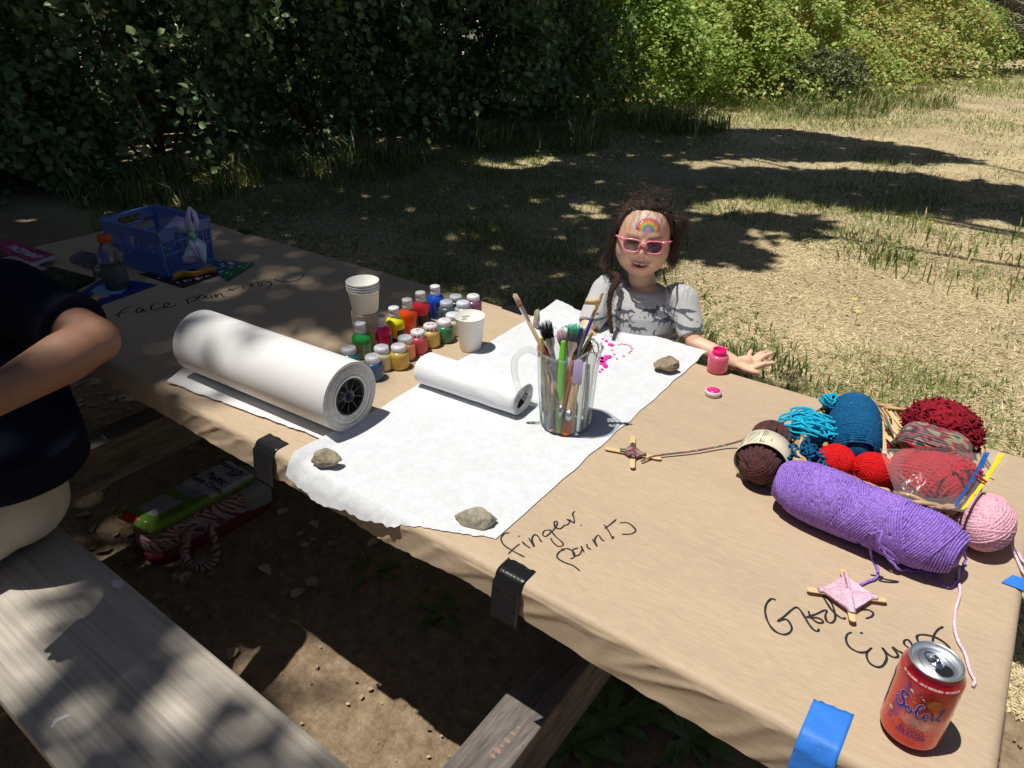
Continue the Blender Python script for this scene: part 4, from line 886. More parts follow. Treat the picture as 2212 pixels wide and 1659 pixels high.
STK = [(1301, 634, 3.4, .030, .0042, (.012, .035, .22), 'long blue brush handle with a wooden end and a masking tape flag', 'blue'),
       (1217, 739, 4.9, .036, .0085, (.16, .62, .03), 'fat lime green brush handle in the middle of the pitcher', 'lime'),
       (1256, 712, 2.9, .034, .0052, (.012, .03, .12), 'dark navy brush handle in the pitcher', 'navy'),
       (1263, 713, 2.6, .018, .0052, (.30, .26, .36), 'lilac grey brush handle with a rounded end', 'lilac'),
       (1279, 720, 3.0, .040, .0040, (.30, .33, .08), 'thin olive green brush handle at the right of the pitcher', 'olive'),
       (1274, 741, 3.3, .01, .0055, (.015, .015, .018), 'short black brush handle at the right rim of the pitcher', 'blackh'),
       (1277, 749, 3.9, .03, .0055, (.72, .30, .03), 'amber brush handle just above the right rim of the pitcher', 'amber'),
       (1170, 731, 3.8, .042, .004, (.55, .50, .12), 'thin yellow green brush handle at the left of the pitcher', 'ygreen'),
       (1241, 768, 4.2, .043, .0065, (.80, .22, .03), 'orange brush handle standing inside the front of the pitcher', 'orange1'),
       (1233, 800, 4.9, .044, .0050, (.78, .20, .04), 'short orange stick leaning inside the pitcher below its spout', 'orange2'),
       (1252, 775, 5.6, .043, .0080, (.50, .38, .72), 'lilac foam brush inside the right of the pitcher', 'foam'),
       (1220, 775, 5.0, .044, .0045, (.62, .50, .34), 'plain wooden stick inside the middle of the pitcher', 'wood1'),
       (1264, 785, 5.9, .044, .0050, (.75, .80, .84), 'white and blue stick inside the right of the pitcher', 'white1'),
       (1180, 775, 3.6, .044, .0060, (.10, .20, .52), 'blue stick inside the left of the pitcher', 'blue2'),
       (1190, 790, 3.9, .043, .0058, (.32, .28, .27), 'grey brown stick inside the left of the pitcher', 'grey1'),
       (1207, 780, 4.4, .044, .0060, (.55, .42, .30), 'tan wooden stick inside the front left of the pitcher', 'tan1'),
       (1250, 800, 5.3, .044, .0085, (.48, .33, .20), 'broad wooden handle inside the front right of the pitcher', 'tan2'),
       (1272, 790, .1, .044, .0045, (.55, .75, .80), 'pale blue stick against the right wall of the pitcher', 'paleb'),
       (1240, 815, 2.0, .030, .0070, (.33, .10, .09), 'dark red brush handle deep inside the pitcher', 'dred'),
       (1215, 800, 2.4, .025, .0070, (.12, .12, .14), 'charcoal brush handle deep inside the pitcher', 'char')]
def footp(a, r): return pc+V(math.cos(a)*r, math.sin(a)*r, .008)
def tipp3(px, py):                                     # a point over the mouth of the pitcher
    z = pc[2]+.9*HP; best = None
    for dep in np.linspace(1.22, 1.60, 60):
        p = W(px, py, dep); 
        if p[2] < pc[2]+.1: continue
        e = math.hypot(p[0]-pc[0], p[1]-pc[1]); lim = .030 if p[2] > z+.03 else .020
        s_ = abs(e-lim*0)*(1 if p[2] < z+.05 else .8)
        if best is None or s_ < best[0]: best = (s_, p)
    return best[1]
FER = mat('ferrule', (.55, .55, .57), .25, metal=.95)
for px, py, fa, fr, hr, kind, hc, bc, lab, tipc in BR:
    T_ = tipp3(px, py); F_ = footp(fa, fr); ax = (T_-F_); L_ = np.linalg.norm(ax); ax /= L_
    t = thing('paint_brush', lab, 'paint brush', F_, group='brushes in the pitcher'); b = MB(); bl_ = .026 if kind == 'round' else .034; fl = .036 if kind == 'round' else .032
    e1 = T_-ax*bl_; e2 = e1-ax*fl; b.tube([F_, F_+ax*.02, (F_+e2)/2, e2+ax*.004], [hr*.5, hr*.7, hr*1.1, hr*.9], 12); b.build('handle', mat('bh_'+lab[:12]+str(px), hc, .35, coat=.3), t, org=F_)
    sd = np.cross(ax, -CAMZ); sd /= np.linalg.norm(sd); wd = hr*(1.15 if kind == 'round' else 1.75); n3 = np.cross(ax, sd)
    def ringpts(c, wx, wy, n=16): return [c+sd*wx*math.cos(k)+n3*wy*math.sin(k) for k in np.arange(n)*2*PI/n]
    b = MB(); rg = [(e2, hr*.95, hr*.95), (e2+ax*.010, hr*1.0, hr*.95), (e1-ax*.012, wd*.9, hr*.8), (e1, wd, hr*.62)]
    b.add([p for c, x_, y_ in rg for p in ringpts(c, x_, y_)], [(i*16+j, i*16+(j+1) % 16, (i+1)*16+(j+1) % 16, (i+1)*16+j) for i in range(3) for j in range(16)]); b.build('ferrule', FER, t, org=F_)
    b = MB()
    for k in range(110):
        u, v_ = RNG.uniform(-1, 1), RNG.uniform(-1, 1); s0 = e1+sd*wd*.85*u+n3*hr*.5*v_-ax*.003; e_ = e1+ax*bl_*RNG.uniform(.75, 1.08)*(1-.15*u*u)+sd*wd*(1.15 if kind == 'flat' else .75)*u*RNG.uniform(.8, 1.25)+n3*hr*.5*v_
        b.tube([s0, (s0+e_)/2+sd*.0006*u, e_], [.0007, .0006, .0003], 4, mi=0 if not tipc else 0); 
        if tipc is not None and (kind == 'flat' or k % 2): 
            if kind == 'flat': b.tube([e_-ax*.013, e_+ax*.0006], [.0011, .0009], 4, mi=1)
            else: b.tube([s0, s0+(e_-s0)*.4], .0009, 4, mi=1)
    b.build('bristles', [mat('br_'+str(px), bc, .8), mat('brt_'+str(px), tipc or bc, .6)], t, org=F_)
for px, py, fa, fr, hr, hc, lab, key in STK:
    T_ = tipp3(px, py); F_ = footp(fa, fr); ax = (T_-F_); L_ = np.linalg.norm(ax); ax /= L_
    t = thing('paint_brush', lab, 'paint brush', F_, group='brushes in the pitcher'); b = MB()
    if key == 'blue':
        k1 = T_-ax*.052; b.tube([F_, F_+ax*.05, k1], [hr*.8, hr*1.15, hr*.85], 12); b.build('handle', mat('bh_blue', hc, .25, coat=.4), t, org=F_)
        b = MB(); b.limb([k1, T_], [hr*.85, hr*.62], 12); b.build('handle_end', mat('bh_wood', (.58, .42, .20), .5), t, org=F_)
        b = MB(); sd = -CAMX*.97-CAMY*-.12; q = []; m0 = T_-ax*.020
        for i in range(9):
            f = i/8; off = sd*(.0285*f-.003)+CAMZ*(.003+.0045*math.sin(f*5)); q += [m0+ax*.0065+off, m0-ax*.0065+off]
        b.add(q, [(2*i, 2*i+1, 2*i+3, 2*i+2) for i in range(8)]); b.tube([m0-ax*.0066, m0+ax*.0066], hr*.9, 12); b.build('tape_flag', mat('masking_tape', (.66, .52, .28), .7), t, org=F_, solid=.0004)
    elif key == 'foam':
        b.limb([F_, T_-ax*.05], [hr*.4, hr*.45], 10); b.build('handle', mat('bh_foamh', (.55, .40, .22), .5), t, org=F_)
        b = MB(); sd = np.cross(ax, -CAMZ); sd /= np.linalg.norm(sd); R_ = np.array([sd, np.cross(ax, sd), ax]).T; b.box(T_-ax*.026, (.020, .008, .05), R_); b.build('foam', mat('bh_foam', hc, .9), t, org=F_, bevel=.003)
    else:
        b.limb([F_, F_+ax*L_*.35, F_+ax*L_*.7, T_], [hr*.7, hr, hr*.95, hr*.72], 12); b.build('handle', mat('bh_'+key, hc, .35, coat=.3), t, org=F_)
        if key in ('orange1', 'tan2', 'blue2', 'char', 'wood1', 'dred'):
            b = MB(); b.tube([F_+ax*L_*.2, F_+ax*L_*.36], hr*1.06, 12); b.build('ferrule', FER, t, org=F_)
            b = MB(); b.limb([F_+ax*.002, F_+ax*L_*.2], [hr*1.1, hr*1.05], 12); b.build('bristles', mat('fb_'+key, {'orange1': (.08, .28, .55), 'tan2': (.72, .17, .03), 'blue2': (.10, .42, .10), 'char': (.12, .45, .10), 'wood1': (.25, .62, .08), 'dred': (.05, .38, .30)}[key], .6), t, org=F_)
# wire loop tool
t = thing('wire_loop_tool', 'bent silver wire loop hanging over the right rim of the pitcher', 'wire tool', pc+V(.03, .02, .16)); b = MB(); s0 = tipp3(1270, 760)
lp = [s0-V(0, 0, .05), W(1272, 745, 1.38), W(1281, 732, 1.37), W(1290, 742, 1.36), W(1293, 762, 1.36), W(1287, 768, 1.36), W(1280, 752, 1.365), W(1276, 740, 1.37), s0-V(.004, 0, .05)]
b.tube(smooth_path(lp, 6), .0011, 6); b.build('wire', FER, t, org=t.location)

# ---- stones
def stone(px, py, sx_, sy_, sz_, rot, seed, lab, colr, flatb=True, pts=None):
    x, y, _ = at(px, py, .7545); rs = np.random.default_rng(seed); bm = bmesh.new()
    P_ = pts if pts is not None else [tuple(v_/np.linalg.norm(v_)*rs.uniform(.8, 1.08)) for v_ in rs.normal(size=(15, 3))]
    for p in P_: bm.verts.new((p[0]*sx_, p[1]*sy_, p[2]*sz_))
    bmesh.ops.convex_hull(bm, input=bm.verts); bmesh.ops.delete(bm, geom=[v_ for v_ in bm.verts if not v_.link_faces], context='VERTS')
    bmesh.ops.subdivide_edges(bm, edges=bm.edges, cuts=5, use_grid_fill=True); bmesh.ops.triangulate(bm, faces=bm.faces)
    for _ in range(2): bmesh.ops.smooth_vert(bm, verts=bm.verts, factor=.35, use_axis_x=True, use_axis_y=True, use_axis_z=True)
    for v_ in bm.verts:
        c = v_.co; k_ = .0022*nz(c.x*60+seed, c.y*60, c.z*60)+.0012*nz(c.x*160, c.y*160, c.z*160+seed)+.0025*(abs(nz(c.x*28, c.y*28+seed, c.z*90))); v_.co = c+c.normalized()*k_
    zmin = min(v_.co.z for v_ in bm.verts)
    for v_ in bm.verts: v_.co.z = max(v_.co.z-zmin-.003, 0)
    me = bpy.data.meshes.new('stone'); bm.to_mesh(me); bm.free(); me.materials.append(mat('stone%d' % seed, colr, .85, nz=(45, .35, 6), nz2=(200, .2), bump=(140, .8, .002)))
    o = bpy.data.objects.new('stone', me); COL.objects.link(o); o.location = (x, y, .7545); o.rotation_euler = (0, 0, rot); tag(o, lab, 'stone', 'stones weighing down the white sheet'); return o
stone(708, 1004, .033, .021, .022, .55, 3, 'brown grey stone holding down the near left corner of the white sheet', (.30, .26, .19))
P3 = [(-1.15, -.1, -.25), (-.5, -.75, -.6), (.55, -.8, -.55), (1.0, -.2, -.3), (1.05, .35, -.2), (.4, .8, -.6), (-.6, .5, -.6), (-.55, .0, .55), (.1, .35, .8), (.75, .1, .75), (.95, -.25, .35), (.3, -.65, .35), (-.2, -.55, .2)]
stone(1027, 1126, .033, .024, .020, .35, 5, 'wedge shaped grey stone on the near edge of the white sheet, above the word finger', (.31, .28, .21), pts=P3)
stone(1437, 800, .031, .025, .024, .1, 12, 'rounded brown stone on the white sheet next to the open pink jar', (.27, .21, .145))
stone(1160, 707, .016, .020, .034, 1.0, 9, 'upright pale stone at the far edge of the sheet behind the brushes', (.40, .35, .27))
# ================================================================ drink can
x, y = .0600, .7173; CN = thing('drink_can', 'opened red drink can with blue script lettering at the near right corner of the table', 'drink can', (x, y, TZ)); ca = face_ang((x, y))
def crad(z):
    pr = [(0, .024), (.004, .026), (.0095, .0318), (.012, .033), (.1035, .033), (.107, .0325), (.1165, .0281), (.1195, .0272)]
    return float(np.interp(z, [p[0] for p in pr], [p[1] for p in pr]))
b = MB(); zs = [.0, .001, .004, .007, .0095, .011, .0125]+list(np.linspace(.016, .1, 34))+[.1035, .1055, .107, .109, .112, .1145, .1165, .118, .1195]
prof = [(.0205, .004), (.0235, .0)]+[(crad(z), z) for z in zs[1:]]
b.lathe(prof, 96, cap=False); o = b.build('can_body', mat('can_paint', attr='Col', rough=.22, metal=.35, coat=.6), CN)
v = b.verts(); a = (np.arctan2(v[:, 1], v[:, 0])-ca+PI) % (2*PI)-PI; u = a*.033; z = v[:, 2]
c = np.tile(np.array([.66, .040, .022]), (len(v), 1)); top = np.clip((z-.085)/.02, 0, 1)[:, None]; c = c*(1-top)+np.array([.50, .012, .020])*top
c[z > .1125] = (.22, .01, .03)
def blob(u0, z0, su, sz_, colr, k=1.):
    global c
    w = (k*np.exp(-((u-u0)/su)**2-((z-z0)/sz_)**2))[:, None]; c = c*(1-w)+np.array(colr)*w
blob(.004, .083, .008, .013, (.24, .01, .012), .8); blob(.013, .090, .005, .012, (.20, .01, .01), .7); blob(.008, .052, .018, .010, (.72, .50, .45), .75); blob(-.017, .093, .005, .008, (.35, .08, .28), .7); blob(.022, .080, .007, .014, (.55, .12, .04), .5)
set_cols(o.data, c)
b = MB(); b.lathe([(.0272, .1195), (.0277, .1205), (.0274, .1218), (.0262, .1222), (.0254, .1212), (.0247, .1165), (.0238, .1150), (.0228, .1165), (.0222, .1172), (0, .1172)], 72, cap=False)
b.build('can_lid', mat('aluminium', (.80, .83, .88), .38, metal=1, bump=(300, .12, .0004)), CN)
ta_ = math.atan2(-.55, .75)                              # direction of the mouth, to the lower right as seen
R2 = rotm('Z', ta_); b = MB()
def oval(cx_, rx, ry, n=28, egg=0.): return [(cx_+rx*math.cos(k), ry*math.sin(k)*(1+egg*math.cos(k))) for k in np.arange(n)*2*PI/n]
def place(q): return [tuple(R2@np.array(p)) for p in q]
b.add(place([(p[0], p[1], .11755) for p in oval(.0118, .0082, .0098, egg=-.1)]), [tuple(range(28))]); b.build('opening', mat('can_hole', (.006, .005, .005), .6), CN, False)
b = MB(); n = 28
def ringm(o_, i_, z0, z1, mi=0):
    k = len(o_); q = place([(p[0], p[1], z0) for p in o_]+[(p[0], p[1], z1) for p in o_]+[(p[0], p[1], z1) for p in i_]+[(p[0], p[1], z0) for p in i_])
    F = []
    for j in range(k): 
        j2 = (j+1) % k; F += [(j, j2, k+j2, k+j), (k+j, k+j2, 2*k+j2, 2*k+j), (2*k+j, 2*k+j2, 3*k+j2, 3*k+j)]
    b.add(q, F, mi)
ringm(oval(-.0035, .0120, .0078, egg=.12), oval(-.0095, .0036, .0046), .1178, .1192); b.lathe([(.0050, 0), (.0046, .0012), (.0030, .0014), (.0026, .0006), (.0012, .0006), (0, .0013)], 28, (0, 0, .1190)); ringm(oval(.0, .0200, .0165, egg=.05), oval(0, .0194, .0159, egg=.05), .1172, .1178)
b.build('pull_tab', mat('aluminium2', (.70, .72, .75), .16, metal=1), CN)
def cyl(u_, z_, off=.0004): r = crad(z_)+off; a_ = ca+u_/.033; return (r*math.cos(a_), r*math.sin(a_), z_)
def cyl_stroke(b, pts, w, mi=0, off=.0004, k=6):
    P = smooth_path([(p[0], p[1], 0) for p in pts], k)[:, :2]; T_ = np.gradient(P, axis=0); T_ /= np.linalg.norm(T_, axis=1)[:, None]+1e-12; N2 = np.column_stack([-T_[:, 1], T_[:, 0]])
    w = np.interp(np.linspace(0, 1, len(P)), np.linspace(0, 1, len(w)), w) if hasattr(w, '__len__') else np.full(len(P), w); q = []
    for p, n_, ww in zip(P, N2, w): q += [cyl(*(p+n_*ww/2), off), cyl(*(p-n_*ww/2), off)]
    b.add(q, [(2*i, 2*i+1, 2*i+3, 2*i+2) for i in range(len(P)-1)], mi)
M_ = .001; OU, OV = .0015, .0535
SOL = [([(-9.5, 26), (-11, 28.8), (-15, 29.3), (-18.3, 26), (-17, 21), (-13.6, 17), (-13, 11.5), (-16.5, 8), (-21, 9.5), (-23, 14), (-20.5, 17.2), (-18.3, 14.5)], [2.2, 1.6, 2, 3.2, 3.6, 3.4, 2.6, 2, 1.5, 1.2, .9]),
       ([(-6.5, 14.8), (-9.6, 13.6), (-10.4, 9.8), (-8.3, 7.3), (-5.4, 8.8), (-4.6, 12.4), (-6.5, 14.8), (-8.2, 12.4), (-5.6, 11.2), (-2.6, 12)], [2, 2.2, 2, 1.6, 1.6, 1.6, 1.2, .9, .8]),
       ([(-2.6, 12), (1.6, 18), (3.2, 23), (1.7, 25.6), (-.2, 22), (-.9, 14), (.2, 9), (2.6, 7.6), (5.2, 9.8)], [1., 1.1, 1.3, 1.8, 2.3, 2.2, 1.6, 1.1]),
       ([(5.2, 9.8), (8.8, 13), (9.2, 15.6), (7.2, 15.8), (5.9, 12), (6.9, 8.4), (9.4, 7.8), (12, 10.6)], [1, 1, 1.3, 1.7, 2, 1.5, 1]),
       ([(12, 10.6), (14.2, 15), (13.6, 10), (14.8, 7.9), (17, 9.8)], [1, 1.9, 1.9, 1.1, 1]),
       ([(17, 9.8), (20.6, 17.5), (22.3, 24), (20.9, 25.4), (19.6, 20), (19.2, 12), (20.3, 8.2), (22.5, 9)], [1, 1.1, 1.6, 2, 2, 1.5, 1])]
b = MB()
for pts, w in SOL: cyl_stroke(b, [(OU+p[0]*M_*1.12, OV+p[1]*M_*1.12) for p in pts], [x_*M_+.0013 for x_ in w], 1, .00035)
for pts, w in SOL: cyl_stroke(b, [(OU+p[0]*M_*1.12, OV+p[1]*M_*1.12) for p in pts], [x_*M_ for x_ in w], 0, .0006)
def cdot(b, u0, z0, r, mi=0, n=12, star=0, off=.0006):
    q = [cyl(u0, z0, off)]
    for k in range(n): rr_ = r*(1 if not star or k % 2 == 0 else star); q.append(cyl(u0+rr_*math.cos(k*2*PI/n+.3), z0+rr_*math.sin(k*2*PI/n+.3), off))
    b.add(q, [(0, i+1, (i+1) % n+1) for i in range(n)], mi)
cdot(b, OU+.0145, OV+.0185, .0011)
b.build('script_lettering', [mat('can_blue', (.025, .03, .26), .35), mat('can_pale', (.78, .50, .66), .4)], CN, False)
b = MB()
def ctext(body, size, u0, z0, mi=0, bold=True, sp=1., off=.0006, flipz=1):
    v_, f_ = text_geo(body, size, bold, sp); b.add([cyl(u0+p[0], z0+p[1], off) for p in v_], f_, mi)
ctext('BLOOD', .0078, .0035, .0355); ctext('ORANGE', .0078, .0035, .0288); ctext('NO CALORIES \u00b7 NO SWEETENERS \u00b7 NO SODIUM', .0031, .004, .1088, 1); ctext('12 FL OZ (355 mL)', .0026, .0, .0195, 2); ctext('SPARKLING WATER', .0022, .004, .0505, 3, False)
b.build('small_print', [mat('can_purple', (.20, .03, .28), .4), mat('can_white', (.85, .72, .74), .4), mat('can_dred', (.30, .02, .03), .4), mat('can_mauve', (.36, .15, .22), .4)], CN, False)
b = MB()
cdot(b, -.0255, .0485, .0052, 0, 16, .42); cdot(b, -.0255, .0485, .0030, 1, 16, .5, .0008)
for u0, z0, r in [(-.0105, .094, .0016), (-.0085, .092, .0008), (.0025, .0905, .0011), (.004, .0885, .0006), (-.0135, .0795, .0012), (-.018, .0385, .0006), (-.0175, .0365, .0005), (.019, .034, .0008), (-.019, .041, .0006), (.0, .093, .0006), (.012, .046, .0008)]: cdot(b, u0, z0, r, 1, 8)
for k in range(6): a_ = k*PI/3; cyl_stroke(b, [(-.0105, .094), (-.0105+.0026*math.cos(a_), .094+.0026*math.sin(a_))], .0006, 1, .0005, 2)
cdot(b, .016, .0865, .0085, 2, 20, 0, .0004); cdot(b, .016, .0865, .0066, 3, 20, 0, .0005)
for k in range(8): a_ = k*PI/4; cyl_stroke(b, [(.016, .0865), (.016+.0066*math.cos(a_), .0865+.0066*math.sin(a_))], .0007, 2, .0006, 2)
cdot(b, -.004, .0805, .0024, 3, 12, 0, .0004)
for pts in ([(-.012, .0445), (-.006, .0405), (.002, .0395), (.010, .042), (.015, .041)], [(-.010, .0445), (-.004, .0425), (.003, .0435), (.006, .0405)], [(.003, .0435), (.007, .0455), (.009, .0425), (.012, .0405)]): cyl_stroke(b, pts, .0007, 4)
b.build('can_graphics', [mat('can_gold', (.75, .36, .08), .4), mat('can_white'), mat('can_slice', (.50, .10, .02), .4), mat('can_yellow', (.55, .20, .02), .4), mat('can_orange', (.50, .10, .02), .4)], CN, False)
b = MB()
for z0, z1 in ((.030, .085),): sector(b, (0, 0, 0), .0333, ca-1.75, ca-1.30, z0, z1, 0, 8)
b.build('nutrition_label', mat('can_label', (.55, .58, .66), .4), CN, False)
b = MB()                                               # drops of condensation
for k in range(70):
    u0, z0 = RNG.uniform(-.055, .055), RNG.uniform(.02, .115); p = cyl(u0, z0, .0001); b.ellipsoid(p, tuple([RNG.uniform(.0003, .0009)]*3), None, 7, 5)
b.build('water_drop', mat('water', (.9, .9, .9), .05, trans=1, ior=1.33), CN)['kind'] = 'stuff'

# ================================================================ yarns
def yarn_mat(key, colr, fuzz=.25): return mat('yarn_'+key, colr, .85, nz=(260, fuzz, 3), nz2=(25, .10), bump=(420, .9, .0015), spec=.2)
def strand_set(b, paths, r, n=6, mi=0):
    for P in paths: b.tube(P, r, n, cap=True, mi=mi)
def ball_paths(c, R, groups, per, jit=.02, seed=0, arc=1.):
    rs = np.random.default_rng(seed); out = []
    for g_ in range(groups):
        ax = rs.normal(size=3); ax /= np.linalg.norm(ax); u = np.cross(ax, [0, 0, 1.] if abs(ax[2]) < .9 else [1., 0, 0]); u /= np.linalg.norm(u); w = np.cross(ax, u)
        o0 = rs.uniform(-.5, .5)
        for k in range(per):
            o_ = np.clip(o0+(k-per/2)*.115+rs.normal()*.008, -.95, .95); rr_ = math.sqrt(1-o_*o_); ph = rs.uniform(0, 6.28); t_ = ph+np.linspace(0, 2*PI*arc, 30)
            lay = 1+.035*(g_/groups)+rs.normal()*.006; wob = .03*np.sin(t_*2+g_)
            P = (ax[None]*(o_+wob[:, None])+rr_*(np.cos(t_)[:, None]*u+np.sin(t_)[:, None]*w))*lay; out.append(P*np.array(R)+np.array(c))
    return out
def skein_paths(c0, c1, r, wraps, seed, tilt=.16, sq=1., endround=4., pitch=.0040):
    rs = np.random.default_rng(seed); c0 = np.array(c0); c1 = np.array(c1); ax = c1-c0; L_ = np.linalg.norm(ax); ax = ax/L_; u = np.cross(ax, [0, 0, 1.]); u /= np.linalg.norm(u); w = np.cross(u, ax); out = []
    def wrap(s0, tl, ph0, lay):
        t_ = np.linspace(0, 2*PI, 44)+rs.uniform(0, 6.28); s_ = np.clip(s0*.95+tl*np.cos(t_-ph0)+.005*np.sin(3*t_+s0*9), -1, 1); rad = r*lay*np.power(np.clip(1-np.abs(s_)**endround*.80, .05, 1), .5)*(1+.03*np.sin(s_*4+seed))
        out.append((c0+c1)/2+ax*(s_*L_/2)[:, None]+(np.cos(t_)*rad)[:, None]*u+(np.sin(t_)*rad*sq)[:, None]*w)
    nb_ = int(L_/pitch)
    for i in range(nb_): wrap(-1+2*(i+.5)/nb_, .03, 1.+i*.02, .985+rs.uniform(-.006, .006))
    for g_ in range(wraps):
        m_ = int(rs.integers(7, 15)); cs = rs.uniform(-.8, .8); tl = rs.uniform(.5, 1.)*tilt*rs.choice([-1, 1]); ph = rs.uniform(-.7, .7)+PI/2
        for k in range(m_): wrap(np.clip(cs+(k-m_/2)*2*pitch/L_, -.9, .9), tl, ph, 1.01+.035*g_/wraps+rs.uniform(-.004, .004))
    return out
def yarn_core(b, c0, c1, r, mi=0, sq=1.):
    c0 = np.array(c0); c1 = np.array(c1); k = [c0+(c1-c0)*t for t in (0.02, .08, .2, .5, .8, .92, .98)]; b.tube(k, [r*.4, r*.72, r*.9, r*.95, r*.9, r*.72, r*.4], 20, mi=mi)
def thread(b, pts, r, z=.7545, n=6, mi=0, k=6, wig=0.):
    P = smooth_path([at(p[0], p[1], z if len(p) < 3 else p[2]) for p in pts], k)
    if wig: P = P+np.array([[wig*nz(i*.5, 1), wig*nz(i*.5, 9), 0] for i in range(len(P))])
    b.tube(P, r, n, mi=mi)
# purple skein
t = thing('yarn_skein', 'large purple yarn skein lying in front of the basket', 'yarn skein', (-.065, 1.04, TZ)); b = MB()
c0, c1 = V(-.222, 1.058, .802), V(.070, 1.030, .802); PU = yarn_mat('purple', (.30, .17, .60), .4); b_ = skein_paths(c0, c1, .0465, 17, 4, .17, 1.0); yarn_core(b, c0, c1, .0472); strand_set(b, b_, .00195); b.build('wound_yarn', PU, t, org=t.location)
b = MB(); thread(b, [(1893, 1140, .83), (1884, 1160, .80), (1880, 1185, .775), (1885, 1208), (1896, 1230), (1893, 1248), (1874, 1256), (1858, 1264)], .0021)
thread(b, [(1900, 1180, .79), (1935, 1225, .765), (1964, 1232), (2004, 1238), (2030, 1255), (2046, 1268), (2066, 1258), (2078, 1230), (2086, 1205, .765), (2076, 1185, .79)], .0021, wig=.004); thread(b, [(1880, 1155, .832), (1905, 1148, .842), (1900, 1175, .825), (1925, 1195, .81), (1940, 1215, .79), (1915, 1200, .80), (1900, 1185, .81)], .0021); thread(b, [(1820, 1040, .842), (1870, 1052, .848), (1905, 1075, .848), (1925, 1070, .848), (1940, 1085, .845), (1915, 1082, .848)], .0021)
b.build('loose_strand', PU, t, org=t.location)
# light pink ball
t = thing('yarn_ball', 'light pink yarn ball right of the purple skein', 'yarn ball', (.105, 1.145, TZ)); LP = yarn_mat('lpink', (.76, .42, .52)); c = V(.083, 1.150, .795); b = MB(); b.ellipsoid(c, (.037, .050, .036), None, 24, 14); strand_set(b, ball_paths(c, (.039, .053, .0385), 8, 13, seed=6), .0022); b.build('wound_yarn', LP, t, org=t.location)
LP2 = yarn_mat('lpink2', (.80, .60, .68)); b = MB(); thread(b, [(2182, 1120, .80), (2188, 1150, .78), (2188, 1185, .765), (2196, 1205), (2210, 1235), (2228, 1250), (2260, 1262)], .0022); thread(b, [(2186, 1180, .765), (2200, 1195), (2212, 1214), (2240, 1216)], .0022)
thread(b, [(2072, 1225, .765), (2070, 1252), (2074, 1280), (2064, 1320), (2062, 1355), (2070, 1385), (2084, 1410), (2096, 1450), (2106, 1470), (2102, 1482)], .0022); b.build('loose_strand', LP2, t, org=t.location)
# brown chenille skein with paper band
t = thing('yarn_skein', 'dark brown chenille yarn skein with a cream paper band, left of the basket', 'yarn skein', (-.262, 1.115, TZ)); BC = mat('yarn_chen', (.085, .028, .030), .8, nz=(150, .55, 4), nz2=(22, .35), bump=(300, 1., .003), spec=.3, sheen=.08); b = MB()
ca0, ca1 = V(-.256, 1.086, .792), V(-.266, 1.178, .794); axb = (ca1-ca0)/np.linalg.norm(ca1-ca0)
b.ellipsoid((ca0+ca1)/2, (.034, .056, .036), None, 24, 14)
for k in range(26):                                    # strands run lengthways and fold over at both ends
    a = k*2*PI/26; u = np.cross(axb, [0, 0, 1.]); u /= np.linalg.norm(u); w = np.cross(u, axb); rr_ = .0375; d = math.cos(a)*u+math.sin(a)*w; j_ = RNG.normal(size=3)*.002
    P = [ca0-axb*.014+d*.008+j_, ca0-axb*.006+d*rr_*.72, ca0+axb*.02+d*rr_+j_, (ca0+ca1)/2+d*rr_*1.0, ca1-axb*.02+d*rr_-j_, ca1+axb*.006+d*rr_*.75, ca1+axb*.018+d*.010+j_]; b.tube(smooth_path(P, 5), .0044, 7)
strand_set(b, ball_paths(ca0+V(0, 0, .002), (.030, .024, .030), 4, 6, seed=8), .0036); strand_set(b, ball_paths(ca1+V(0, 0, .006), (.034, .026, .032), 4, 6, seed=9), .0036)
b.build('wound_yarn', BC, t, org=t.location)
b = MB(); mid = (ca0+ca1)/2+V(.002, -.016, 0); u = np.cross(axb, [0, 0, 1.]); u /= np.linalg.norm(u); w = np.cross(u, axb); q = []; n = 40
for s_ in (-.024, .024):
    for k in range(n): a = k*2*PI/n; q.append(mid+axb*s_+(math.cos(a)*u*.0465+math.sin(a)*w*.0450)*(1+.012*math.sin(a*3+s_*60)))
b.add(q, [(k, (k+1) % n, n+(k+1) % n, n+k) for k in range(n)]); bd = b.build('paper_band', mat('band_paper', (.72, .66, .50), .7), t, org=t.location, solid=.0005)
b = MB()
def band(p, s_, off=.0009):  # p: along the circumference (m, 0 = facing up and to the viewer), s_: along the axis
    a = 1.92-p/.042; k = 1+.012*math.sin(a*3+s_*60); return mid+axb*s_+(math.cos(a)*u*(.0465*k+off)+math.sin(a)*w*(.0450*k+off))
def btext(body, size, p0, s0, bold=True):
    v_, f_ = text_geo(body, size, bold); b.add([band(p0+q_[0], s0+q_[1]) for q_ in v_], f_)
if True:
    for wd_, p0_ in (('JUST', .0185), ('CHENILLE', .0085)): v_, f_ = text_geo(wd_, .0096, True, .9); b.add([band(p0_+q_[1], -q_[0]) for q_ in v_], f_)
    for k, s0 in enumerate((-.014, -.0035, .007)):
        P = [(-.030, s0-.003), (-.024, s0-.003), (-.024, s0+.003), (-.030, s0+.003), (-.030, s0-.003)]
        for i in range(4):
            a_, c_2 = np.array(P[i]), np.array(P[i+1]); d = (c_2-a_)/np.linalg.norm(c_2-a_); nn_ = np.array([-d[1], d[0]])*.0005; b.add([band(*(a_-nn_)), band(*(c_2-nn_)), band(*(c_2+nn_)), band(*(a_+nn_))], [(0, 1, 2, 3)])
    for k in range(9):
        for i in range(7):
            if (i*7+k*3) % 5: p0 = -.018+.0022*k; s0 = -.017+.0048*i; b.add([band(p0, s0), band(p0+.0006, s0), band(p0+.0006, s0+.0036), band(p0, s0+.0036)], [(0, 1, 2, 3)])
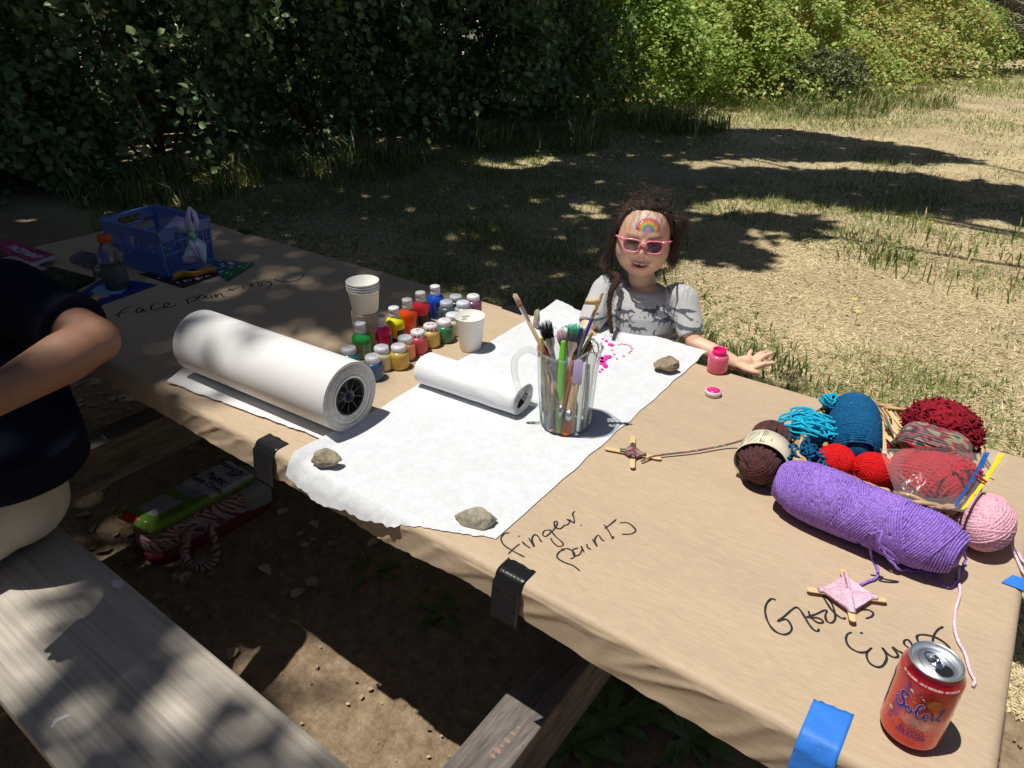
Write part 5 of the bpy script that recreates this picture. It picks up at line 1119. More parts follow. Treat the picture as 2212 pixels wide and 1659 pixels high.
b.build('band_print', mat('print_ink', (.06, .05, .05), .6), bd, False, org=t.location)
# ---- wicker basket
bk = thing('wicker_basket', 'shallow wicker basket at the right end of the table filled with yarn and craft sticks', 'basket', (-.07, 1.35, TZ)); b = MB(); WK = mat('wicker', (.52, .33, .15), .6, nz=(60, .35), bump=(90, .5, .001))
BC4 = [V(-.216, 1.094, 0), V(.050, 1.104, 0), V(.052, 1.378, 0), V(-.210, 1.398, 0)]; cen = sum(BC4)/4
def ring(z, k, n=88):
    q = []; 
    for i in range(n):
        f = i/n*4; e = int(f) % 4; g_ = f-int(f); a_ = BC4[e]; c2 = BC4[(e+1) % 4]; p = a_*(1-g_)+c2*g_; d = p-cen
        # round the corners
        cr_ = min(g_, 1-g_); d = d*(1-.10*math.exp(-(cr_/.10)**2)); q.append(cen+d*k+V(0, 0, z))
    return np.array(q)
n = 88
for lv in range(9):
    z = TZ+.004+lv*.0068; k = .90+.10*lv/8; R0 = ring(z, k, n); dd = R0-np.array([cen[0], cen[1], z]); dd /= np.linalg.norm(dd, axis=1)[:, None]
    R0 = R0+dd*(.0022*np.where((np.arange(n)//2+lv) % 2, 1, -1))[:, None]+np.array([[0, 0, .0008*math.sin(i*.9+lv)] for i in range(n)]); b.tube(R0, .0031, 6, closed=True)
for s_ in range(3):
    R0 = ring(TZ+.066+.004*(s_ == 1), 1.005, n); ph = s_*2*PI/3; dd = R0-np.array([cen[0], cen[1], R0[0, 2]]); dd /= np.linalg.norm(dd, axis=1)[:, None]; i_ = np.arange(n); R0 = R0+dd*(.0042*np.cos(i_*2*PI*11/n+ph))[:, None]; R0[:, 2] += .0042*np.sin(i_*2*PI*11/n+ph); b.tube(R0, .0034, 6, closed=True)
for i in range(0, n, 4):
    a_ = ring(TZ+.002, .885, n)[i]; c2 = ring(TZ+.070, 1.0, n)[i]; b.tube([a_, c2], .0026, 6)
b.build('woven_side', WK, bk, org=bk.location)
b = MB(); 
for k in range(30): y_ = 1.115+.26*k/29; b.tube([V(-.195, y_, TZ+.0035+.001*(k % 2)), V(.035, y_, TZ+.0035+.001*((k+1) % 2))], .0034, 6)
b.build('woven_bottom', WK, bk, org=bk.location)
# far side of the basket seen as slanting canes
b = MB(); 
for k in range(34):
    f = k/33; p = BC4[3]*(1-f)+BC4[2]*f; q0 = V(p[0]-.025, p[1]-.004, TZ+.066); q1 = V(min(p[0]+.03, .09), p[1]-.018, TZ+.018); b.tube([q0, q1], .0021, 5)
b.build('slanted_cane', WK, bk, org=bk.location)['kind'] = 'stuff'
STM = mat('craft_stick', (.66, .48, .26), .6, nz=(30, .12), stretch=(1, 8, 1))
def stick_mb(L_=.114, w=.0098, h=.002):
    b = MB(); q = []
    for s_ in (1, -1):
        for k in range(9): a = -PI/2+PI*k/8 if s_ > 0 else PI/2+PI*k/8; q.append(((L_/2-w/2)*s_+w/2*math.cos(a), w/2*math.sin(a)))
    b.prism(q, 0, h); return b
s0 = None
for k in range(34):
    p = V(-.080+RNG.uniform(-.022, .030), 1.300+RNG.uniform(-.045, .035), TZ+.012+.0016*k); a = 2.05+RNG.uniform(-.35, .35)
    if s0 is None: s0 = stick_mb().build('craft_stick', STM, None, bevel=.0004); o = s0
    else: o = s0.copy(); COL.objects.link(o)
    tag(o, 'plain wooden craft stick lying in the heap inside the basket', 'craft stick', 'craft sticks heaped in the basket'); o.location = tuple(p); o.rotation_euler = (RNG.uniform(-.12, .12), RNG.uniform(-.16, .16), a)
# blue glitter skein
t = thing('yarn_skein', 'upright deep blue yarn skein sprinkled with glitter, in the basket', 'yarn skein', (-.15, 1.30, TZ)); BLY = yarn_mat('blue', (.008, .10, .24), .35); c0, c1 = V(-.122, 1.190, .812), V(-.172, 1.362, .818); b = MB(); yarn_core(b, c0, c1, .041); sp = skein_paths(c0, c1, .0425, 10, 13, .14, 1.0, 5.); strand_set(b, sp, .0020)
b.build('wound_yarn', BLY, t, org=t.location)
b = MB()
for k in range(420):
    P = sp[RNG.integers(len(sp))]; p = P[RNG.integers(len(P))]; d = (p-(c0+c1)/2); axx = (c1-c0)/np.linalg.norm(c1-c0); d -= axx*d.dot(axx); d /= np.linalg.norm(d); p = p+d*.0023; n_ = RNG.normal(size=3); n_ /= np.linalg.norm(n_); u_ = np.cross(n_, d+.1); u_ /= np.linalg.norm(u_); w_ = np.cross(n_, u_); s_ = .0008; b.add([p+u_*s_, p+w_*s_, p-u_*s_, p-w_*s_], [(0, 1, 2, 3)])
b.build('glitter', mat('glitter', (.9, .92, .95), .15, metal=.9), t, False, org=t.location)['kind'] = 'stuff'
b = MB()                                               # its loose dark blue tangle to the lower left
rs = np.random.default_rng(3)
for k in range(26):
    c = at(1728, 984, .812)+rs.normal(size=3)*V(.018, .016, .008); P = [c+V(math.cos(a), math.sin(a), 0)*rs.uniform(.008, .022)+rs.normal(size=3)*V(.006, .006, .006) for a in np.linspace(0, rs.uniform(4, 8), 8)]; P = [V(p[0], p[1], max(p[2], .757)) for p in P]; b.tube(smooth_path(P, 5), .0020, 6)
b.build('loose_strand', BLY, t, org=t.location)
# turquoise loose hank
t = thing('yarn_hank', 'loose tangle of bright turquoise yarn spilling over the blue skein', 'yarn', (-.20, 1.22, TZ)); b = MB(); TQ = yarn_mat('turq', (.015, .42, .62))
b.ellipsoid(V(-.213, 1.222, .812), (.034, .030, .022), None, 20, 12)
for k in range(44):
    c = V(-.212, 1.224, .822)+rs.normal(size=3)*V(.014, .012, .005); rx, ry = rs.uniform(.018, .040), rs.uniform(.006, .022); ph = rs.uniform(-.8, .8); t_ = np.linspace(0, 2*PI*rs.uniform(.7, 1.2), 12); P = [c+V(math.cos(ph)*rx*math.cos(x_)-math.sin(ph)*ry*math.sin(x_), math.sin(ph)*rx*math.cos(x_)+math.cos(ph)*ry*math.sin(x_), .012-.35*abs(rx*math.cos(x_))) for x_ in t_]; b.tube(smooth_path(P, 3), .0020, 6)
for k in range(9):
    c = V(-.208, 1.302, .845)+rs.normal(size=3)*V(.005, .006, .004); r_ = rs.uniform(.010, .020); t_ = np.linspace(.2, 2*PI, 10); P = [c+V(r_*.7*math.cos(x_), r_*math.sin(x_)*.9, .3*r_*math.sin(x_*2)) for x_ in t_]; b.tube(smooth_path(P, 3), .0019, 6)
b.build('loops', TQ, t, org=t.location)
# red balls
RD = yarn_mat('red', (.62, .010, .012))
for c, R_, sd_, lab in ((V(-.150, 1.170, .800), (.031, .030, .029), 21, 'bright red yarn ball, left one of the pair above the purple skein'), (V(-.090, 1.178, .802), (.033, .031, .030), 22, 'bright red yarn ball, right one of the pair, touching the plastic bag')):
    t = thing('yarn_ball', lab, 'yarn ball', (c[0], c[1], c[2]-R_[2]), group='bright red yarn balls'); b = MB(); b.ellipsoid(c, tuple(np.array(R_)*.94), None, 20, 12); strand_set(b, ball_paths(c, R_, 9, 8, seed=sd_), .0020); b.build('wound_yarn', RD, t, org=t.location)
# dark red bouclé
t = thing('yarn_ball', 'fluffy dark crimson boucle yarn heap at the far right of the basket', 'yarn ball', (.0, 1.40, TZ)); c = V(-.018, 1.335, .845); b = MB(); b.ellipsoid(c, (.055, .050, .044), None, 24, 14)
for k in range(1500):
    d = rs.normal(size=3); d /= np.linalg.norm(d); d[2] = abs(d[2])-.25; p = c+d*V(.058, .052, .047)*rs.uniform(.94, 1.05); u_ = rs.normal(size=3)*.0055; b.tube(smooth_path([p-u_, p+d*.0035+rs.normal(size=3)*.001, p+u_], 3), .0017, 4)
b.build('boucle', mat('yarn_boucle', (.24, .006, .018), .85, nz=(120, .7, 3), spec=.2, sheen=.06), t, org=t.location)
# variegated yarn
VG = bpy.data.materials.new('yarn_varieg'); VG.use_nodes = True; nt = VG.node_tree; N_ = nt.nodes; B_2 = N_['Principled BSDF']; B_2.inputs['Roughness'].default_value = .85; tc_ = N_.new('ShaderNodeTexCoord'); no_ = N_.new('ShaderNodeTexNoise'); no_.inputs['Scale'].default_value = 34; no_.inputs['Detail'].default_value = 1; nt.links.new(tc_.outputs['Object'], no_.inputs['Vector']); cr_ = N_.new('ShaderNodeValToRGB'); cr_.color_ramp.interpolation = 'EASE'
el = cr_.color_ramp.elements; st = [(.30, (.03, .10, .09)), (.38, (.32, .30, .20)), (.45, (.28, .03, .06)), (.52, (.06, .16, .14)), (.58, (.40, .12, .16)), (.66, (.07, .04, .05)), (.74, (.34, .36, .26))]
while len(el) < len(st): el.new(.5)
for q_, (p_, c_3) in zip(el, st): q_.position = p_; q_.color = (*c_3, 1)
nt.links.new(no_.outputs[0], cr_.inputs[0]); nt.links.new(cr_.outputs[0], B_2.inputs[0])
t = thing('yarn_skein', 'multicoloured green, red and cream yarn skein under the crimson heap', 'yarn skein', (-.02, 1.32, TZ)); b = MB(); c = V(-.018, 1.272, .828); b.ellipsoid(c, (.058, .030, .030), None, 20, 12)
for k in range(22):
    a = -1.2+2.6*k/21; P = [c+V(-.062, -.004, -.018)+rs.normal(size=3)*.002, c+V(-.045, .030*math.sin(a), .030*math.cos(a)), c+V(0, .036*math.sin(a), .036*math.cos(a))+rs.normal(size=3)*.001, c+V(.045, .030*math.sin(a), .028*math.cos(a)), c+V(.064, -.004, -.018)+rs.normal(size=3)*.002]; b.tube(smooth_path(P, 6), .0025, 6)
b.build('wound_yarn', VG, t, org=t.location)
b = MB(); b.tube(smooth_path([at(1912, 900, .83), at(1925, 930, .815), at(1938, 955, .805), at(1940, 975, .80), at(1948, 985, .80)], 6), .0026, 6); b.tube(smooth_path([at(1926, 975, .80), at(1945, 990, .80), at(1980, 980, .81), at(2040, 972, .815), at(2100, 976, .81)], 6), .0024, 6); b.build('loose_strand', VG, t, org=t.location)
b = MB(); strand_set(b, ball_paths(at(1926, 962, .805), (.010, .014, .010), 3, 4, seed=31), .0020); b.build('knot', mat('yarn_boucle'), t, org=t.location)
# small god's eye in the making, tied to that yarn
def gods_eye(name, lab, cpx, ends, z, ymat, rows, rw, kite, core_mat=None):
    cw = at(*cpx, z); t = thing(name, lab, 'yarn craft', cw); e = [at(*p, z) for p in ends]
    for k, (a_, c2) in enumerate(((e[0], e[1]), (e[2], e[3]))):
        d = c2-a_; L_ = np.linalg.norm(d[:2]); sb = stick_mb(L_, .0098, .002); o = sb.build('craft_stick', STM, t, bevel=.0004); o.location = tuple((a_+c2)/2-cw+V(0, 0, .0022*k)); o.rotation_euler = (0, 0, math.atan2(d[1], d[0]))
    b = MB(); dirs = [(e[0]-cw), (e[2]-cw), (e[1]-cw), (e[3]-cw)]
    for r_ in range(rows):
        f = kite*(r_+.6)/rows
        q = [dirs[i]*f+V(0, 0, .0045+.0015*(i % 2)) for i in range(4)]; P = []
        for i in range(4):
            a_, c2 = q[i], q[(i+1) % 4]; s_ = dirs[i]/np.linalg.norm(dirs[i]); tn = V(-s_[1], s_[0], 0)*.0055
            P += [a_-tn*.8+V(0, 0, -.0008), a_+V(0, 0, .0018), a_+tn*.8+V(0, 0, -.0004)]
        b.tube(P, rw, 5, closed=True)
    fl = MB(); fl.add([dirs[i]*kite*.93+V(0, 0, .0026) for i in range(4)], [(0, 1, 2, 3)])
    b.build('yarn_diamond', ymat, t); fl.build('yarn_backing', ymat, t, False, solid=.001); return t
gods_eye('yarn_craft', 'half made yarn diamond on two crossed sticks, joined by a long string to the basket', (1367, 980), [(1306, 969), (1429, 992), (1367, 944), (1366, 1014)], .7545, VG, 8, .0018, .46)
t = gods_eye('yarn_craft', 'finished pale pink yarn diamond on crossed wooden sticks, above the word Eyes', (1832, 1284), [(1742, 1274), (1916, 1298), (1820, 1232), (1842, 1347)], .7575, yarn_mat('ge_pink', (.78, .50, .62)), 18, .0019, .74)
sg = thing('yarn_string', 'long multicoloured string stretched from the small yarn diamond to the basket', 'string', at(1500, 975, .76)); b = MB(); b.tube(smooth_path([at(1385, 996, .757), at(1420, 984, .757), at(1500, 974, .758), at(1580, 958, .762), at(1640, 938, .79), at(1680, 927, .815), at(1735, 905, .82), at(1780, 880, .83), at(1830, 862, .845), at(1850, 858, .85)], 6), .0021, 6); b.build('string', VG, sg, org=sg.location)
# ---- zip bag with red yarn
c = V(-.006, 1.190, .818); t = thing('yarn_ball', 'crimson red yarn bundle inside the clear zip bag', 'yarn ball', (c[0], c[1], TZ)); b = MB(); b.ellipsoid(c, (.060, .054, .040), None, 24, 14); strand_set(b, ball_paths(c, (.063, .057, .042), 11, 10, seed=41), .0022); 
for k in range(30): a = rs.uniform(0, 6.28); p = c+V(.03+.03*math.cos(a)*rs.random(), .01+.03*math.sin(a)*rs.random(), .036); b.tube(smooth_path([p, p+rs.normal(size=3)*V(.012, .012, .004), p+rs.normal(size=3)*V(.02, .02, .004)], 4), .0021, 6)
b.build('wound_yarn', yarn_mat('crimson', (.45, .008, .022)), t, org=t.location)
FILM = bpy.data.materials.new('bag_film'); FILM.use_nodes = True; nt = FILM.node_tree; N_ = nt.nodes; N_.remove(N_['Principled BSDF']); a1 = N_.new('ShaderNodeBsdfTransparent'); a2 = N_.new('ShaderNodeBsdfGlossy'); a2.inputs['Roughness'].default_value = .2; a3 = N_.new('ShaderNodeBsdfDiffuse'); a3.inputs[0].default_value = (.75, .76, .78, 1); lw_ = N_.new('ShaderNodeLayerWeight'); lw_.inputs[0].default_value = .16
m1 = N_.new('ShaderNodeMixShader'); m1.inputs[0].default_value = .07; nt.links.new(a1.outputs[0], m1.inputs[1]); nt.links.new(a3.outputs[0], m1.inputs[2]); m2_ = N_.new('ShaderNodeMixShader'); nt.links.new(lw_.outputs['Fresnel'], m2_.inputs[0]); nt.links.new(m1.outputs[0], m2_.inputs[1]); nt.links.new(a2.outputs[0], m2_.inputs[2]); nt.links.new(m2_.outputs[0], N_['Material Output'].inputs[0])
zb = thing('zip_bag', 'clear plastic zip bag with a blue and a yellow seal, wrapped round crimson yarn', 'plastic bag', (c[0], c[1], TZ)); b = MB(); A2, A3 = at(2088, 1108, .842), at(2184, 982, .858)   # left, bottom, seal low, seal high
Ltop, Lbot = at(1900, 968, .86), at(1940, 1082, .845)
def bagp(u_, v_, side):
    l = Lbot*(1-v_)+Ltop*v_; r_ = A2*(1-v_)+A3*v_; p = l*(1-u_)+r_*u_; bul = math.sin(PI*min(1, u_*1.15))**.8*math.sin(PI*v_)**.7 if u_ < .87 else 0
    p = p+V(0, 0, 1)*(.036*bul*side+.0035*nz(u_*7, v_*9, side*3)+.002*nz(u_*19, v_*23, side)); p[2] = max(p[2], .756); return p
for sd_ in (1, -1): b.grid(lambda u_, v_: bagp(u_, v_, sd_), 44, 34)
b.build('film', FILM, zb, org=zb.location)
for nm, f0, f1, mt_ in (('blue_seal', .79, .835, mat('seal_blue', (.02, .13, .50), .35)), ('yellow_seal', .90, .95, mat('seal_yellow', (.80, .62, .03), .35))):
    b = MB(); b.grid(lambda u_, v_: bagp(f0+(f1-f0)*u_+.02*math.sin(v_*3), v_*.96+.02, 1)+V(0, 0, .0022), 2, 24); b.build(nm, mt_, zb, False, org=zb.location)

# ================================================================ the face painting end of the table
F0 = at(361.6, 600, .7525); R0_ = at(462, 563, .7525); L0 = F0+V(-.272, -.022, 0); B0_ = R0_+V(-.272, -.022, 0); Hc = .145
cr = thing('plastic_crate', 'blue plastic slotted basket at the far end of the table', 'plastic crate', F0); CB = mat('crate_blue', (.12, .20, .56), .45); cc = (F0+R0_+L0+B0_)/4
def wallpt(p, q, u_, z): k = 1+.075*z/Hc; a_ = p*(1-u_)+q*u_; d = a_-cc; r_ = cc+d*k; return V(r_[0], r_[1], TZ+z)
b = MB()
def bar(p, q, u0, z0, u1, z1, th=.0022, w=.0022):
    b.tube([wallpt(p, q, u0, z0), wallpt(p, q, u1, z1)], w, 4, flat=.8)
def slab(p, q, u0, u1, z0, z1, th=.0022):
    a_ = [wallpt(p, q, u0, z0), wallpt(p, q, u1, z0)]; c2 = [wallpt(p, q, u0, z1), wallpt(p, q, u1, z1)]; n_ = np.cross(q-p, V(0, 0, 1)); n_ /= np.linalg.norm(n_); n_ *= th
    b.hexa([a_[0]-n_, a_[1]-n_, a_[1]+n_, a_[0]+n_], [c2[0]-n_, c2[1]-n_, c2[1]+n_, c2[0]+n_])
for p, q, long_ in ((L0, F0, 1), (F0, R0_, 0), (R0_, B0_, 1), (B0_, L0, 0)):
    nb = 34 if long_ else 20
    slab(p, q, 0, 1, 0, .012, .004); slab(p, q, 0, 1, .066, .074, .0034)
    if long_: slab(p, q, 0, 1, .122, .145, .0045)
    else: slab(p, q, 0, 1, .134, .145, .0045); slab(p, q, 0, .28, .112, .134, .0042); slab(p, q, .72, 1, .112, .134, .0042); slab(p, q, .25, .75, .100, .107, .003)
    for u_ in (0.0, .965): slab(p, q, u_, u_+.035, 0, .14, .0042)
    for u_ in ((.33, .66) if long_ else (.5,)): slab(p, q, u_-.012, u_+.012, .01, .125 if long_ else .10, .0024)
    for k in range(nb):
        u_ = .045+.91*k/(nb-1); sg_ = .035 if u_ < .5 else -.035
        bar(p, q, u_, .010, min(.97, max(.03, u_+sg_)), .068)
        if .28 < u_ < .72 or long_: bar(p, q, u_, .072, min(.97, max(.03, u_-sg_)), .123 if long_ else .102)
        elif not long_: bar(p, q, u_, .072, min(.97, max(.03, u_-sg_)), .114)
b.build('crate_wall', CB, cr, False, org=F0)
b = MB()
for k in range(16): f = k/15; a_ = L0*(1-f)+B0_*f; c2 = F0*(1-f)+R0_*f; b.tube([a_+V(0, 0, .004), c2+V(0, 0, .004)], .0035, 4)
for k in range(12): f = k/11; a_ = L0*(1-f)+F0*f; c2 = B0_*(1-f)+R0_*f; b.tube([a_+V(0, 0, .004), c2+V(0, 0, .004)], .0033, 4)
b.build('crate_floor', CB, cr, False, org=F0)
# small toy showing inside
p = cc+V(0.03, -.02, TZ-.7525+.05); t = thing('yellow_sponge', 'small yellow and green sponge inside the blue basket', 'sponge', p); b = MB(); b.ellipsoid(p, (.020, .017, .014), None, 14, 10); b.build('sponge', mat('sponge_y', (.55, .50, .04), .9, bump=(150, 1, .002)), t, org=p); b = MB(); b.ellipsoid(p+V(.018, .006, -.002), (.012, .012, .009), None, 12, 8); b.build('green_side', mat('sponge_g', (.04, .30, .05), .9), t, org=p)
# hair bow tied on the near handle
bo = W(413, 482, 1.0); kn = at(424, 500, TZ+.128); t = thing('hair_bow', 'pastel ombre hair bow tied on the handle of the blue basket', 'hair bow', kn)
BW = bpy.data.materials.new('bow_cloth'); BW.use_nodes = True; nt = BW.node_tree; N_ = nt.nodes; B_2 = N_['Principled BSDF']; B_2.inputs['Roughness'].default_value = .45; B_2.inputs['Sheen Weight'].default_value = .4; at_ = N_.new('ShaderNodeAttribute'); at_.attribute_name = 'Col'; nt.links.new(at_.outputs['Color'], B_2.inputs[0])
dk_ = -((kn-EYE)@CAMZ)
def bowpt(px, py, dd=0.): return W(px, py, dk_+dd)
def c1b(x, y): return ((240+x*.1808)*.8848, (480+y*.1808)*.8848)
panels = [([(880, 445), (1055, 255), (1165, 290), (1250, 500), (1110, 495)], -.006, [(.55, .75, .80), (.42, .28, .80), (.60, .35, .75), (.30, .55, .40), (.50, .78, .75)]),
          ([(1250, 500), (1150, 440), (1185, 230), (1215, 130), (1260, 150), (1235, 220), (1255, 330), (1310, 480)], -.014, [(.30, .55, .40), (.62, .38, .70), (.60, .55, .80), (.60, .55, .85), (.60, .55, .85), (.62, .58, .80), (.70, .45, .65), (.35, .55, .45)]),
          ([(1250, 148), (1320, 210), (1362, 330), (1345, 440), (1300, 480), (1275, 440), (1318, 380), (1320, 290), (1285, 220), (1235, 190)], -.004, [(.60, .62, .85), (.55, .65, .75), (.60, .68, .72), (.60, .40, .75), (.50, .50, .80), (.62, .38, .70), (.66, .45, .70), (.55, .6, .8), (.55, .6, .8), (.6, .6, .8)]),
          ([(1235, 560), (1190, 680), (1125, 840), (1160, 905), (1340, 880), (1365, 850), (1270, 680)], .0, [(.30, .55, .42), (.50, .75, .78), (.55, .72, .80), (.60, .65, .80), (.55, .40, .80), (.55, .40, .80), (.62, .50, .80)]),
          ([(1265, 560), (1340, 555), (1458, 650), (1460, 912), (1345, 800), (1285, 680)], -.010, [(.30, .58, .45), (.50, .75, .76), (.45, .70, .72), (.50, .68, .80), (.48, .45, .85), (.60, .48, .82)]),
          ([(1225, 560), (1262, 570), (1310, 690), (1370, 850), (1330, 820), (1245, 690)], -.016, [(.35, .55, .5), (.5, .5, .7), (.60, .42, .75), (.60, .45, .82), (.6, .45, .82), (.62, .45, .75)])]
bv = []; bf = []; bc_ = []
for pts, dd, cs in panels:
    q = [c1b(*p) for p in pts]; m_ = np.mean(q, axis=0); s0 = len(bv); n_ = len(q); bv.append(bowpt(m_[0], m_[1], dd-.014)); bc_.append(np.mean(cs, axis=0)*1.0)
    for k in range(n_): bv.append(bowpt(q[k][0], q[k][1], dd+.006*math.sin(k*2.1))); bc_.append(cs[k])
    bf += [(s0, s0+1+k, s0+1+(k+1) % n_) for k in range(n_)]
o = obj_from('ribbon_loop', bv, bf, BW, t, True, None, kn); set_cols(o.data, np.array(bc_)*.95); q_ = o.modifiers.new('s', 'SUBSURF'); q_.subdivision_type = 'SIMPLE'; q_.levels = q_.render_levels = 2; q_ = o.modifiers.new('t', 'SOLIDIFY'); q_.thickness = .0012
p = bowpt(*c1b(1265, 525), -.018); b = MB(); b.ellipsoid(p, (.013, .011, .012), None, 14, 10); b.build('knot', mat('bow_knot', (.26, .48, .34), .5, bump=(80, .6, .003)), t, org=kn)
# sheets of stickers below the basket
def card(name, lab, cat, quad, z, colr, th=.0012, bend=0.):
    t = thing(name, lab, cat, at(*quad[0], z)); b = MB(); P = [at(*q, z) for q in quad]; b.hexa([p for p in P[::-1]], [p+V(0, 0, th) for p in P[::-1]]); b.build('sheet', mat('sheet_'+name+str(int(quad[0][0])), colr, .35, nz=(8, .1)), t, False, org=t.location); return t, P, z+th
def onq(P, u_, v_, z): p = (P[0]*(1-u_)+P[1]*u_)*(1-v_)+(P[3]*(1-u_)+P[2]*u_)*v_; return V(p[0], p[1], z)
def flecks(t, P, z, n_, mt_, seed, s0=.05, s1=.14):
    b = MB(); r_ = np.random.default_rng(seed)
    for k in range(n_):
        u0, v0 = r_.uniform(.08, .92), r_.uniform(.08, .92); m_ = 7; s_ = r_.uniform(s0, s1); b.add([onq(P, np.clip(u0+s_*(.4+.8*r_.random())*math.cos(i*2*PI/m_), .01, .99), np.clip(v0+s_*.5*(.4+.8*r_.random())*math.sin(i*2*PI/m_), .01, .99), z+.0004) for i in range(m_)], [tuple(range(m_))])
    b.build('sticker', mt_, t, False, org=t.location)['kind'] = 'stuff'
WS = mat('sticker_white', (.68, .70, .80), .4)
t, P, z = card('sticker_sheet', 'black sheet with white stickers under the front corner of the blue basket', 'sticker sheet', [(300, 592), (400, 578), (478, 592), (395, 622)], TZ, (.012, .012, .022)); flecks(t, P, z, 26, WS, 1)
t, P, z = card('sticker_sheet', 'blue sheet with white stickers under the right corner of the blue basket', 'sticker sheet', [(452, 560), (515, 566), (545, 574), (478, 600)], TZ+.0014, (.02, .13, .26)); flecks(t, P, z, 14, WS, 2)
t, P, z = card('sticker_sheet', 'green sheet with white cut shapes, farthest right of the sheets by the basket', 'sticker sheet', [(478, 590), (530, 568), (549, 569), (490, 607)], TZ+.0030, (.02, .18, .06)); flecks(t, P, z, 9, WS, 3)
t = thing('snap_knife', 'yellow handled craft scissors lying in front of the blue basket', 'scissors', at(420, 600, TZ+.006)); b = MB(); hz = TZ+.010
hpt = [at(374, 600, hz), at(392, 592, hz+.004), at(420, 592, hz+.004), at(446, 586, hz+.002), at(466, 580, hz)]; b.tube(smooth_path(hpt, 6), np.concatenate([np.linspace(.008, .0115, 8), np.linspace(.0115, .008, 9), np.linspace(.008, .0075, 8)]), 12, flat=.55)
b.build('handle', mat('knife_yellow', (.55, .26, .015), .45), t, org=t.location); b = MB(); a_, c2 = at(464, 581, hz), at(540, 564, hz-.004); d = (c2-a_)/np.linalg.norm(c2-a_); n_ = V(-d[1], d[0], 0)*.004; b.add([a_-n_, c2, a_+n_, a_-n_+V(0, 0, .0015), c2+V(0, 0, .0008), a_+n_+V(0, 0, .0015)], [(0, 1, 2), (3, 4, 5), (0, 1, 4, 3), (1, 2, 5, 4)]); b.build('blade', mat('steel', (.45, .47, .50), .3, metal=.8), t, False, org=t.location)
# bottle with orange cap
x, y = -2.135, .905; bt = thing('drink_bottle', 'clear plastic drink bottle with an orange cap at the dark end of the table', 'bottle', (x, y, TZ)); CLB = mat('pet_plastic', (.75, .80, .84), .08, trans=.92, ior=1.25); b = MB()
b.lathe([(0, .004), (.022, .002), (.028, 0), (.0325, .004), (.0335, .012), (.0322, .016), (.0335, .020), (.0335, .074), (.0322, .078), (.0335, .082), (.0328, .095), (.0335, .100), (.031, .112), (.024, .126), (.0175, .134), (.0165, .140), (.0165, .144)], 44); b.build('bottle_wall', CLB, bt)
b = MB(); b.lathe([(0, .003), (.030, .004), (.0315, .012), (.0315, .074), (0, .074)], 36); b.build('drink', mat('drink_liquid', (.16, .18, .19), .1, trans=.5, ior=1.33), bt)
b = MB(); b.lathe([(.0338, .022), (.0338, .072)], 44, cap=False); b.build('bottle_sleeve', mat('sleeve_film', (.10, .11, .125), .4), bt)
b = MB(); b.lathe([(.0185, .143), (.0192, .144), (.0192, .160), (.0180, .1620), (0, .1620)], 40)
for k in range(40): a = k*2*PI/40; b.tube([(math.cos(a)*.0192, math.sin(a)*.0192, .145), (math.cos(a)*.0192, math.sin(a)*.0192, .160)], .0005, 4)
b.build('bottle_cap', mat('cap_orange', (.55, .085, .02), .45), bt)
b = MB(); a0 = face_ang((x, y))
for k in range(7): sector(b, (0, 0, 0), .0342, a0-.9, a0-.9+.5+.25*math.sin(k*2.3)+.2, .028+.006*k, .0288+.006*k)
b.build('sleeve_print', mat('sleeve_ink', (.03, .03, .035), .5), bt, False)
# booklets
t, P, z = card('booklet', 'dark blue glossy leaflet with a light blue picture under the orange capped bottle', 'leaflet', [(160, 640), (228, 598), (340, 615), (205, 664)], TZ, (.015, .035, .22), .0010)
for nm, col_, pts in (('picture', (.22, .35, .62), [(.30, .22), (.55, .15), (.80, .35), (.75, .7), (.5, .85), (.3, .6)]), ('picture', (.60, .62, .80), [(.52, .38), (.66, .32), (.70, .55), (.56, .66)]), ('picture', (.50, .28, .16), [(.22, .42), (.36, .34), (.46, .58), (.34, .78), (.2, .7)]), ('picture', (.65, .50, .08), [(.05, .48), (.18, .44), (.24, .66), (.12, .74)])):
    b = MB(); b.add([onq(P, u_, v_, z+.0006+.0003*len(pts)*.2+.0002*col_[0]) for u_, v_ in pts][::-1], [tuple(range(len(pts)))]); b.build(nm, mat('pic_%d' % int(col_[0]*100), col_, .4), t, False, org=t.location)
def flat_text(t, P, z, body, size, u0, v0, mt_, name='title', ang=0.):
    v_, f_ = text_geo(body, 1., True); b = MB(); ca_, sa_ = math.cos(ang), math.sin(ang); U = P[1]-P[0]; lu = np.linalg.norm(U); Wd = P[2]-P[1]; lv = np.linalg.norm(Wd); q = []
    for p_ in v_: a_, c2 = p_[0]*size, p_[1]*size; q.append(onq(P, u0+(a_*ca_-c2*sa_)/lu, v0-(a_*sa_+c2*ca_)/lv, z))
    b.add(q, f_); b.build(name, mt_, t, False, org=t.location)
# black folder
t, P, z = card('folder', 'flat black folder with gold lettering below the pink magazine', 'folder', [(10, 620), (110, 580), (207, 606), (120, 650)], TZ, (.012, .012, .014), .010)
flat_text(t, P, z+.0006, 'MEMORY A', .034, .45, .52, mat('gold_ink', (.22, .16, .04), .4), 'gold_lettering', .0)
# pink magazine: spine side to the left, title readable from here
q_ = [(-90, 552), (22, 524), (121, 558), (30, 591)]; zM = TZ+.014
t = thing('magazine', 'magenta face painting magazine for kids at the left edge of the table', 'magazine', at(*q_[2], zM)); P = [at(*p, zM) for p in q_]; b = MB(); b.hexa(P[::-1], [p+V(0, 0, .012) for p in P[::-1]]); b.build('pages', mat('mag_pages', (.66, .64, .66), .7, nz=(3, .05)), t, False, org=t.location)
z = zM+.0125; b = MB(); b.add([V(p[0], p[1], z) for p in P], [(3, 2, 1, 0)]); b.build('cover', mat('mag_cover', (.34, .012, .13), .3, nz=(12, .5, 1)), t, False, org=t.location)
